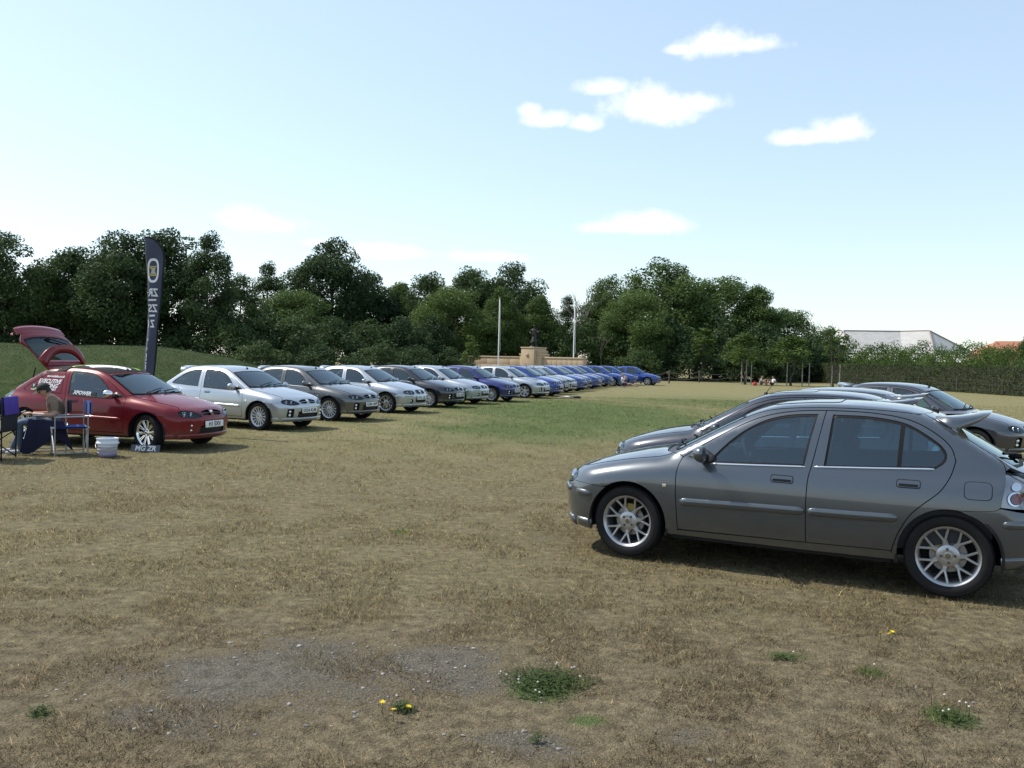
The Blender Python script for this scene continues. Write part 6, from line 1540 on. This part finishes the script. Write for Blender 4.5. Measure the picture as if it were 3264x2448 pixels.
# ------------------------------------------------------------------ people
mat('skin', (.46, .27, .19), .6); mat('skin_shade', (.30, .16, .11), .6); mat('tee_brown', (.20, .14, .095), .9, noise=(5, .4, (.15, .10, .07))); mat('jeans', (.080, .115, .175), .9, noise=(7, .5, (.12, .15, .20))); mat('shoe_grey', (.42, .44, .47), .7); mat('hair_brown', (.035, .022, .014), .8); mat('hair_fair', (.22, .13, .06), .8); mat('shirt_white', (.66, .66, .68), .9); mat('shirt_cream', (.50, .47, .42), .9); mat('skirt_plum', (.090, .022, .050), .9); mat('shorts_dark', (.05, .05, .06), .9); mat('red_cloth', (.42, .035, .03), .9); mat('print_white', (.55, .55, .52), .9); mat('cap_black', (.012, .012, .014), .8); mat('mouth', (.20, .07, .06), .6)
def skin_body(J, chains, mats_of, root, sub=2):
    """J: name -> (pos, radius); chains: list of joint-name paths; mats_of: function(point, nearest bone) -> material name"""
    names = list(J); bm = bmesh.new(); ly = bm.verts.layers.skin.verify(); vs = {}
    for n in names:
        v = bm.verts.new(J[n][0]); r = J[n][1]; v[ly].radius = (r, r) if not isinstance(r, tuple) else r; v[ly].use_root = (n == root); vs[n] = v
    bones = []
    for c in chains:
        for a, b_ in zip(c[:-1], c[1:]):
            if (a, b_) not in bones and (b_, a) not in bones: bones.append((a, b_)); bm.edges.new((vs[a], vs[b_]))
    me = bpy.data.meshes.new('body'); bm.to_mesh(me); bm.free(); ob = bpy.data.objects.new('body_tmp', me); COL.objects.link(ob)
    ob.modifiers.new('s', 'SKIN').use_smooth_shade = True; sb = ob.modifiers.new('d', 'SUBSURF'); sb.levels = sub; sb.render_levels = sub
    dg = bpy.context.evaluated_depsgraph_get(); ev = bpy.data.meshes.new_from_object(ob.evaluated_get(dg)); bpy.data.objects.remove(ob); bpy.data.meshes.remove(me)
    mb = MB(); V = [v.co.copy() for v in ev.vertices]
    for p in ev.polygons:
        c = p.center; best = None
        for a, b_ in bones:
            A, B = Vector(J[a][0]), Vector(J[b_][0]); ab = B - A; t = max(0, min(1, (c - A).dot(ab) / max(ab.length_squared, 1e-9))); d = (c - A - ab * t).length - (.6 * min(J[a][1] if not isinstance(J[a][1], tuple) else max(J[a][1]), .08))
            if best is None or d < best[0]: best = (d, a, b_, t)
        mb.F.append(tuple(p.vertices)); mb.M.append(mb.mi(mats_of(c, best[1], best[2], best[3]))); mb.smooth.append(True); mb.N.extend([(0, 0, 0)] * len(p.vertices))
    mb.V = [tuple(v) for v in V]; bpy.data.meshes.remove(ev); return mb
def head(mb, c, fwd, r, skin, hair, hair_cut=.25):
    """head joined to the body mesh: skull, jaw, nose, ears, eyes, brow, mouth, hair"""
    c = Vector(c); f = Vector(fwd).normalized(); up0 = Vector((0, 0, 1)); sd = f.cross(up0).normalized(); up = sd.cross(f); M = Matrix((f, sd, up)).transposed()
    def P(a, b_, d): return c + M @ Vector((a * r, b_ * r, d * r))
    V = []; F = []; n, m_ = 20, 16
    for i in range(m_ + 1):
        ph = math.pi * i / m_
        for j in range(n):
            th = 2 * math.pi * j / n; x, y, z = math.sin(ph) * math.cos(th), math.sin(ph) * math.sin(th) * .78, math.cos(ph) * 1.18
            if z < 0: x = x * (1 + .10 * z) + .10 * -z; y *= (1 + .30 * z)
            V.append(P(x * .95, y, z))
    for i in range(m_):
        for j in range(n): F.append((i * n + j, (i + 1) * n + j, (i + 1) * n + (j + 1) % n, i * n + (j + 1) % n))
    mb.add(V, F, skin)
    mb.add([P(.86, -.14, -.12), P(.86, .14, -.12), P(1.16, 0, -.16), P(.88, 0, .28)], [(0, 1, 2), (1, 3, 2), (3, 0, 2)], skin)
    for s in (-1, 1):
        mb.sphere(P(.0, s * .80, .0), (r * .16, r * .07, r * .24), skin, 10, 6, rot=M); mb.sphere(P(.84, s * .32, .12), (r * .08, r * .12, r * .07), 'ink', 8, 5, rot=M); mb.box(P(.90, s * .32, .28), (r * .08, r * .34, r * .07), hair, rot=M)
    mb.box(P(.93, 0, -.48), (r * .06, r * .40, r * .08), 'mouth', rot=M)
    V = []; 
    for i in range(9):
        ph = math.pi * .62 * i / 8
        for j in range(n):
            th = 2 * math.pi * j / n; x, y, z = math.sin(ph) * math.cos(th) * 1.03, math.sin(ph) * math.sin(th) * .86, math.cos(ph) * 1.25
            if x > .15 and z < .62: z = .62
            V.append(P(x * .98 - .03, y, z))
    mb.add(V, [(i * n + j, (i + 1) * n + j, (i + 1) * n + (j + 1) % n, i * n + (j + 1) % n) for i in range(8) for j in range(n)], hair)
def hand(mb, wrist, d, palm_n, L, skin, curl=.7):
    """palm plus five bent fingers"""
    w = Vector(wrist); d = Vector(d).normalized(); n = Vector(palm_n).normalized(); s = d.cross(n).normalized(); n = s.cross(d)
    mb.sphere(w + d * L * .25, (L * .30, L * .23, L * .12), skin, 10, 8, rot=Matrix((d, s, n)).transposed())
    for i, (o_, l) in enumerate(((-.17, .40), (-.06, .46), (.06, .43), (.17, .34))):
        a = w + d * L * .48 + s * L * o_; b_ = a + (d + n * -curl * .5).normalized() * L * l * .5; c = b_ + (d + n * -curl * 1.6).normalized() * L * l * .45; mb.tube([a, b_, c], [.0095, .0085, .0065], skin, n=6)
    a = w + d * L * .15 - s * L * .20; b_ = a + (d - s * .8 - n * .3).normalized() * L * .24; c = b_ + (d - n * .5).normalized() * L * .2; mb.tube([a, b_, c], [.012, .010, .008], skin, n=6)
def man():
    o = empty('person', (MX + .02, MYY, 0), R_(27)); o.scale = (1.04, 1.10, .93); tag(o, 'person in black cap and brown t-shirt sitting on a chair, looking at their hands', 'person')
    J = {'pel': ((.06, 0, .53), .135), 'bel': ((.075, 0, .67), .135), 'che': ((.045, 0, .83), .145), 'upc': ((.01, 0, .93), .10), 'nek': ((-.045, 0, 1.00), .055), 'hd': ((-.085, 0, 1.06), .05)}
    ch = [['pel', 'bel', 'che', 'upc', 'nek', 'hd']]
    for s, y in (('l', -1), ('r', 1)):
        J.update({'hip' + s: ((.03, y * .10, .52), .095), 'mth' + s: ((-.20, y * .125, .545), .085), 'kne' + s: ((-.45, y * .13 - (.06 if s == 'r' else 0), .55), .066), 'shn' + s: ((-.44, y * .13, .33), .058), 'ank' + s: ((-.42 - (.12 if s == 'r' else 0), y * .125, .10), .045), 'hel' + s: ((-.43 - (.12 if s == 'r' else 0), y * .125, .045), .042), 'bal' + s: ((-.56 - (.12 if s == 'r' else 0), y * .13, .035), .042), 'toe' + s: ((-.63 - (.12 if s == 'r' else 0), y * .13, .03), .030),
                  'sho' + s: ((.03, y * .165, .905), .070), 'mua' + s: ((.045, y * .215, .79), .058), 'elb' + s: ((.04, y * .235, .675), .046), 'mfa' + s: ((-.12, y * .17, .675), .043), 'wri' + s: ((-.27, y * .085, .69), .029)})
        ch += [['pel', 'hip' + s, 'mth' + s, 'kne' + s, 'shn' + s, 'ank' + s, 'hel' + s, 'bal' + s, 'toe' + s], ['upc', 'sho' + s, 'mua' + s, 'elb' + s, 'mfa' + s, 'wri' + s]]
    def mo(c, a, b_, t):
        k = a[:3] + b_[:3]
        if a[:3] in ('ank', 'hel', 'bal') and b_[:3] in ('hel', 'bal', 'toe'): return 'shoe_grey'
        if a[:3] in ('hip', 'mth', 'kne', 'shn') or b_[:3] == 'hip': return 'jeans'
        if b_ in ('nek', 'hd'): return 'skin' if (b_ == 'hd' or t > .5) else 'tee_brown'
        if a[:3] in ('elb', 'mfa') or (a[:3] == 'mua' and t > .45): return 'skin'
        if a == 'pel' and c.z < .55: return 'jeans'
        if c.x < -.075 and .70 < c.z < .90 and abs(c.y) < .09: return 'print_white'
        return 'tee_brown'
    mb = skin_body(J, ch, mo, 'pel'); head(mb, (-.105, 0, 1.085), (-1, -.12, -.62), .092, 'skin', 'hair_brown')
    hand(mb, (-.27, -.085, .69), (-1, .35, .12), (0, .2, 1), .17, 'skin', .8); hand(mb, (-.27, .085, .69), (-1, -.35, .10), (0, -.2, 1), .17, 'skin', .8)
    child(o, 'body', mb)
    mb = MB(); f = Vector((-1, -.12, -.55)).normalized(); sd = f.cross(Vector((0, 0, 1))).normalized(); up = sd.cross(f); M = Matrix((f, sd, up)).transposed(); c = Vector((-.10, 0, 1.095))
    V = []; n = 20
    for i in range(7):
        ph = math.pi * .5 * i / 6
        for j in range(n): th = 2 * math.pi * j / n; V.append(c + M @ Vector((.104 * math.sin(ph) * math.cos(th), .090 * math.sin(ph) * math.sin(th), .032 + .105 * math.cos(ph) ** .9)))
    mb.add(V, [(i * n + j, (i + 1) * n + j, (i + 1) * n + (j + 1) % n, i * n + (j + 1) % n) for i in range(6) for j in range(n)], 'cap_black')
    for mt, dz in (('cap_black', .006), ('lime', 0)):
        V = [c + M @ Vector((.075, .075 * s_, .034 + dz)) for s_ in (-1, -.5, 0, .5, 1)] + [c + M @ Vector((.185 - .05 * s_ * s_, .078 * s_, .022 + dz - .015 * s_ * s_)) for s_ in (-1, -.5, 0, .5, 1)]; mb.add(V, [(i, i + 1, 6 + i, 5 + i) for i in range(4)], mt)
    mb.sphere(c + M @ Vector((.10, -.03, .085)), (.018, .02, .018), 'lime', 8, 6); child(o, 'cap', mb)
    # jacket hanging off the chair beside his legs
    V = []; nr, nc = 12, 12
    for i in range(nr):
        t = i / (nr - 1)
        for j in range(nc):
            u = j / (nc - 1); V.append((-.24 + .50 * u - .06 * t * (1 - u) * 2 + .16 * t * u + .012 * math.sin(9 * u + 3 * t), -.285 - .05 * math.sin(math.pi * t * .6) - .022 * math.sin(11 * u + 2 * t), .56 - .05 * u - (.42 + .13 * math.sin(6 * u + .8)) * t))
    mb = MB(); mb.add(V, [(i * nc + j, i * nc + j + 1, (i + 1) * nc + j + 1, (i + 1) * nc + j) for i in range(nr - 1) for j in range(nc - 1)], 'canvas_navy'); jk = link('navy_jacket', mb.mesh('navy_jacket'), None, (MX - .06, MYY + .0, .01), (0, 0, R_(24))); tag(jk, 'dark navy jacket hanging down from the seat of the man in the cap', 'jacket')
    # what he holds
    mb = MB(); mb.box((0, 0, 0), (.07, .05, .012), 'print_white', bev=.003); ph_ = link('phone', mb.mesh('phone'), None, (MX - .335, MYY - .195, .675), (0, R_(-25), R_(27))); tag(ph_, 'small pale phone held in the hands of the man in the cap', 'phone')
man()
def sitter(label, loc, rz, top, legs, hairm, pose, group=None):
    o = empty('person', loc, rz); tag(o, label, 'person', group)
    if pose == 'ground':     # on the ground, knees drawn up, arms round them; faces -X
        J = {'pel': ((.05, 0, .11), .12), 'bel': ((.06, 0, .28), .12), 'che': ((.0, 0, .46), .13), 'nek': ((-.06, 0, .61), .05), 'hd': ((-.08, 0, .66), .045)}
        L = [('hip', .0, .10, .12, .09), ('kne', -.34, .14, .46, .06), ('ank', -.42, .12, .07, .04), ('toe', -.58, .13, .035, .034)]; A = [('sho', -.02, .17, .53, .06), ('elb', -.16, .26, .36, .042), ('wri', -.38, .12, .34, .028)]; hc = (-.10, 0, .71); hf = (-1, 0, -.2)
    elif pose == 'lean':
        J = {'pel': ((.05, 0, .11), .12), 'bel': ((.08, 0, .28), .12), 'che': ((.10, 0, .46), .13), 'nek': ((.09, 0, .61), .05), 'hd': ((.08, 0, .66), .045)}
        L = [('hip', .0, .10, .12, .09), ('kne', -.36, .16, .42, .06), ('ank', -.46, .14, .07, .04), ('toe', -.62, .16, .035, .034)]; A = [('sho', .10, .18, .53, .06), ('elb', .16, .27, .30, .042), ('wri', .20, .30, .06, .028)]; hc = (.06, 0, .72); hf = (-1, .3, 0)
    else:                     # low chair, legs stretched out; faces +X
        J = {'pel': ((0, 0, .22), .12), 'bel': ((-.05, 0, .38), .12), 'che': ((-.08, 0, .56), .13), 'nek': ((-.07, 0, .71), .05), 'hd': ((-.06, 0, .76), .045)}
        L = [('hip', .05, .09, .22, .09), ('kne', .48, .11, .28, .06), ('ank', .92, .10, .08, .04), ('toe', .98, .10, .17, .03)]; A = [('sho', -.08, .17, .63, .06), ('elb', .10, .24, .50, .042), ('wri', .12, .12, .72, .028)]; hc = (-.05, 0, .81); hf = (1, 0, .05)
    ch = [['pel', 'bel', 'che', 'nek', 'hd']]
    for s, y in (('l', -1), ('r', 1)):
        for n, x, yy, z, r in L + A: J[n + s] = ((x, y * yy, z), r)
        ch += [['pel'] + [n + s for n, *_ in L], ['che'] + [n + s for n, *_ in A]]
    def mo(c, a, b_, t):
        if b_ in ('nek', 'hd'): return 'skin' if (b_ == 'hd' or t > .6) else top
        if a[:3] == 'ank': return 'shorts_dark'
        if a[:3] == 'kne' or (a[:3] == 'hip' and t > .6): return 'skin'
        if a[:3] == 'hip' or b_[:3] == 'hip': return legs
        if a[:3] == 'elb' or (a[:3] == 'sho' and t > .5): return 'skin'
        return legs if (a == 'pel' and t < .3) else top
    mb = skin_body(J, ch, mo, 'pel', 1); head(mb, hc, hf, .088, 'skin', hairm)
    for s in 'lr':
        w_, e_ = Vector(J['wri' + s][0]), Vector(J['elb' + s][0]); hand(mb, w_, w_ - e_, (0, 0, 1), .15, 'skin')
    child(o, 'body', mb); return o
wq = gnd(1986, 1236)
sitter('person in white top and plum skirt in a low chair before blue cars', (wq.x, wq.y, 0), R_(-12), 'shirt_white', 'skirt_plum', 'hair_fair', 'chair')
def low_chair():
    o = empty('low_chair', (wq.x - .12, wq.y + .05, 0), R_(-12)); tag(o, 'dark low folding chair under the person in front of the blue cars', 'chair')
    mb = MB(); mb.box((.10, 0, .13), (.46, .50, .02), 'canvas_black', bev=.006); child(o, 'seat', mb); mb = MB(); mb.box((-.19, 0, .48), (.025, .50, .60), 'canvas_black', rot=Matrix.Rotation(R_(-14), 3, 'Y'), bev=.006); child(o, 'backrest', mb)
    for y in (-.25, .25):
        mb = MB(); mb.tube([(-.38, y, 0), (.28, y, .14)], .012, 'tube_grey', n=6); child(o, 'leg', mb); mb = MB(); mb.tube([(.26, y, 0), (-.16, y, .30)], .012, 'tube_grey', n=6); child(o, 'leg', mb)
low_chair()
gq = gnd(2425, 1229); G3 = 'people sitting in the shade under the trees'
sitter('person in cream top sitting on the grass in the tree shade, left of the pair', (gq.x, gq.y, 0), R_(150), 'shirt_cream', 'shorts_dark', 'hair_fair', 'ground', G3)
gq2 = gnd(2462, 1230)
sitter('person in white t-shirt leaning back on their hands in the tree shade', (gq2.x, gq2.y, 0), R_(20), 'shirt_white', 'shorts_dark', 'hair_brown', 'lean', G3)
def red_bag():
    p = gnd(2406, 1229); o = empty('red_bag', (p.x, p.y, 0)); tag(o, 'small red bag on the grass left of the people in the shade', 'bag'); mb = MB(); mb.lathe([(.001, .0), (.15, .0), (.18, .08), (.16, .20), (.10, .27), (.001, .25)], 'red_cloth', n=14, axis='Z'); child(o, 'pouch', mb)
    mb = MB(); mb.tube([(-.09, 0, .24), (-.06, 0, .38), (.06, 0, .38), (.09, 0, .24)], .014, 'red_cloth', n=6); child(o, 'handle', mb)
red_bag()
def person_edge():
    p = gnd(-46, 1466); o = sitter('person in purple sitting in the black folding chair, almost wholly beyond the left edge', (p.x, p.y + .05, .24), R_(180), 'canvas_purple', 'jeans', 'hair_brown', 'chair')
person_edge()
def sheet():
    p = gnd(1800, 1269); o = empty('silver_sheet', (p.x, p.y, 0)); tag(o, 'crumpled pale sheet with a dark bundle lying on the lawn before the blue cars', 'sheet'); V = []; n, m_ = 14, 8
    for i in range(n):
        for j in range(m_): u, v = i / (n - 1), j / (m_ - 1); V.append((-.30 + .72 * u, -.28 + .56 * v, .015 + .09 * math.sin(math.pi * u) ** 2 * (1 - .5 * v) + .02 * math.sin(9 * u + 5 * v)))
    mb = MB(); mb.add(V, [(i * m_ + j, (i + 1) * m_ + j, (i + 1) * m_ + j + 1, i * m_ + j + 1) for i in range(n - 1) for j in range(m_ - 1)], 'card_white'); child(o, 'cloth', mb)
    mb = MB(); mb.sphere((.55, 0, .05), (.20, .16, .07), 'canvas_black', 12, 8); child(o, 'bundle', mb)
sheet()

# ------------------------------------------------------------------ flowers, clover, stones
mat('dandelion_yellow', (.80, .58, .01), .7); mat('clover_white', (.72, .68, .62), .8); mat('stem_green', (.07, .11, .03), .7); leafmat('clover_leaf', (.052, .086, .026), (.105, .145, .048), .4); mat('stone_pale', (.34, .33, .31), .9, noise=(20, .5, (.30, .28, .25))); mat('stone_grey', (.20, .19, .18), .9)
fm = MB(); fs = MB()
for k in range(22):
    a = k * 2.39996; r = .017 * math.sqrt(k / 22); c, s = math.cos(a), math.sin(a); fm.add([(r * c - .004 * s, r * s + .004 * c, .003), (r * c + .004 * s, r * s - .004 * c, .003), (r * c * 1.0 + .014 * c, r * s + .014 * s, .004 + .008 * (1 - k / 22))], [(0, 1, 2)], 'dandelion_yellow', smooth=False)
fm.sphere((0, 0, .0), (.011, .011, .006), 'dandelion_yellow', 8, 5); fs.tube([(0, 0, -.06), (.004, 0, 0)], .0022, 'stem_green', n=5); FM, FS = fm.mesh('dandelion'), fs.mesh('stem')
DAN = [(848, 1138, 'upper left'), (870, 1146, 'lower'), (884, 1147, 'right'), (826, 1507, 'nearest left'), (850, 1522, 'nearest middle'), (883, 1515, 'nearest right'), (1902, 1357, 'left by car'), (1921, 1360, 'right by car'), (1928, 1356, 'right by car')]
for i, (a, b_, _) in enumerate(DAN):
    z = .055; p = gnd(a * K, b_ * K, z); zz = float(ground_z(np.array([p.x]), np.array([p.y]))[0]); lab = ['left', 'middle', 'right'][i % 3] + ['most of the three yellow dandelions in the middle of the field', ' one of the three nearest yellow dandelions, by the bare soil', ' one of the yellow dandelions in front of the nearest car'][i // 3]; lab = lab.replace('middlemost', 'middle one').replace('leftmost', 'leftmost one').replace('rightmost', 'rightmost one')
    o = empty('dandelion', (p.x, p.y, z + zz)); tag(o, lab, 'flower', 'dandelions'); h = link('flower_head', FM, o, rot=(R_(rnd.uniform(-30, 30)), R_(rnd.uniform(-30, 30)), 0)); h.scale = (.6,) * 3; q = link('stem', FS, o)
def clover(px, py, rx, ry, n, seed, nfl, lab):
    c = el(px, py, rx, ry); rg = np.random.default_rng(seed); a = rg.uniform(0, 6.283, n); r = np.sqrt(rg.random(n)); X = c[0] + c[2] * r * np.cos(a); Y = c[1] + c[3] * r * np.sin(a); kp = fnoise(X * 5, Y * 5, seed, 3) > .40 + .22 * r; X, Y, r = X[kp], Y[kp], r[kp]; n = len(X); X = X + rg.normal(0, c[2] * .33, n); Y = Y + rg.normal(0, c[3] * .33, n)
    Z = ground_z(X, Y) + rg.uniform(.004, .042, n) * np.clip(1.3 - r, .3, 1); V = []; s = rg.uniform(.006, .013, n)
    for k in range(3):
        t = rg.uniform(0, 6.28, n) + 2.09 * k; d = np.stack([np.cos(t), np.sin(t), rg.uniform(-.2, .5, n)], -1); e = np.stack([-np.sin(t), np.cos(t), np.zeros(n)], -1); P = np.stack([X, Y, Z], -1); q = np.stack([P, P + (d * .6 + e * .5) * s[:, None], P + d * 1.1 * s[:, None], P + (d * .6 - e * .5) * s[:, None]], 1); V.append(q.reshape(-1, 3))
    V = np.concatenate(V); C = np.repeat(np.repeat(np.clip(rg.normal(.5, .2, len(V) // 4), 0, 1), 4)[:, None], 3, 1); g = link('clover', fast_mesh('clover', V, np.arange(len(V)).reshape(-1, 4), 'clover_leaf', C, k=4)); g['kind'] = 'stuff'; g['label'] = lab
    for i in range(nfl):
        a, r = rg.uniform(0, 6.283), math.sqrt(rg.random()) * 1.1; x, y = c[0] + c[2] * r * math.cos(a), c[1] + c[3] * r * math.sin(a); z = float(ground_z(np.array([x]), np.array([y]))[0]); o = empty('clover_flower', (x, y, z + rg.uniform(.035, .07))); tag(o, 'round white clover flower head standing in the %s' % lab, 'flower', 'white clover flowers'); h_ = link('flower_head', CF, o); h_.scale = (.46,) * 3; link('stem', CS, o)
cf = MB()
for k in range(40):
    z = 1 - 2 * (k + .5) / 40; q = math.sqrt(1 - z * z); a = k * 2.39996; d = Vector((q * math.cos(a), q * math.sin(a), z)); u = d.orthogonal().normalized(); v = d.cross(u); b0 = d * .005; cf.add([b0 + u * .0028, b0 - u * .0028, d * .0145 + v * .001], [(0, 1, 2)], 'clover_white', smooth=False)
cf.sphere((0, 0, 0), (.009, .009, .009), 'clover_white', 8, 6); CF = cf.mesh('clover_head'); cs = MB(); cs.tube([(0, 0, -.10), (.003, 0, -.005)], .0018, 'stem_green', n=5); CS = cs.mesh('clover_stem')
clover(1165, 1468, 85, 30, 2300, 3, 12, 'larger clover patch near the bottom centre'); clover(2050, 1542, 52, 22, 1300, 4, 6, 'smaller clover patch at the lower right'); clover(1880, 1448, 34, 9, 500, 5, 1, 'small clover tuft below the rear wheel'); clover(1160, 1592, 24, 9, 400, 6, 0, 'small leafy tuft near the bottom edge'); clover(866, 1144, 26, 5, 300, 7, 0, 'leafy tuft under the dandelions in mid field'); clover(865, 1524, 26, 7, 260, 8, 0, 'leafy tuft under the nearest dandelions'); clover(1700, 1420, 30, 8, 300, 9, 1, 'leafy tuft in the right foreground'); clover(90, 1530, 30, 10, 300, 10, 0, 'leafy tuft at the lower left')
def stones():
    rg = np.random.default_rng(12); mb = MB(); base = bmesh.new(); bmesh.ops.create_icosphere(base, subdivisions=1, radius=1); bv = np.array([v.co for v in base.verts]); bf = [[v.index for v in f.verts] for f in base.faces]; base.free()
    for i in range(520):
        c = SOIL[int(rg.choice(len(SOIL), p=np.array([c[2] * c[3] for c in SOIL]) / sum(c[2] * c[3] for c in SOIL)))]; a, r = rg.uniform(0, 6.283), math.sqrt(rg.random()) * .95; x, y = c[0] + c[2] * r * math.cos(a), c[1] + c[3] * r * math.sin(a); s = .0022 + .011 * rg.random() ** 5; z = float(ground_z(np.array([x]), np.array([y]))[0])
        v = bv * rg.uniform(.7, 1.3, bv.shape) * np.array([1.3, 1, .6]) * s; t = rg.uniform(0, 6.28); v = v @ np.array([[math.cos(t), -math.sin(t), 0], [math.sin(t), math.cos(t), 0], [0, 0, 1]]); mb.add(v + np.array([x, y, z + s * .2]), bf, 'stone_pale' if rg.random() < .35 else 'stone_grey', smooth=False)
    o = link('stones', mb.mesh('stones')); o['kind'] = 'stuff'; o['label'] = 'small pale stones scattered on the bare soil'
stones()

# ------------------------------------------------------------------ bronze figure on the pedestal
def statue():
    o = empty('statue', STAT, R_(-30)); tag(o, 'dark bronze figure with one arm stretched out on the stone pedestal', 'statue')
    J = {'pel': ((0, 0, 1.02), .17), 'bel': ((0, 0, 1.20), .16), 'che': ((0, 0, 1.42), .20), 'nek': ((0, -.02, 1.62), .07), 'hd': ((0, -.03, 1.72), .06)}; ch = [['pel', 'bel', 'che', 'nek', 'hd']]
    for s, y in (('l', -1), ('r', 1)): J.update({'hip' + s: ((y * .11, 0, .98), .13), 'kne' + s: ((y * .15, -.05 * y, .55), .10), 'ank' + s: ((y * .19, 0, .12), .075), 'toe' + s: ((y * .20, -.16, .08), .065)}); ch.append(['pel', 'hip' + s, 'kne' + s, 'ank' + s, 'toe' + s])
    J.update({'shol': ((-.20, 0, 1.50), .09), 'elbl': ((-.46, .02, 1.32), .07), 'wril': ((-.24, -.12, 1.16), .055), 'shor': ((.20, 0, 1.50), .09), 'elbr': ((.36, -.06, 1.30), .07), 'wrir': ((.62, -.14, 1.38), .05)}); ch += [['che', 'shol', 'elbl', 'wril'], ['che', 'shor', 'elbr', 'wrir']]
    mb = skin_body(J, ch, lambda *a: 'bronze', 'pel', 2); head(mb, (0, -.04, 1.80), (.2, -1, 0), .115, 'bronze', 'bronze'); mb.mats = ['bronze'] * len(mb.mats); hand(mb, (.62, -.14, 1.38), (1, -.2, .2), (0, 0, 1), .2, 'bronze'); hand(mb, (-.24, -.12, 1.16), (1, -.3, -.1), (0, 0, 1), .2, 'bronze'); child(o, 'figure', mb)
    mb = MB(); mb.lathe([(.001, .09), (.36, .09), (.42, .0)], 'bronze', n=10, axis='Z'); mb.lathe([(.13, .95), (.22, .70), (.30, .45)], 'bronze', n=16, axis='Z'); child(o, 'base', mb)
statue()
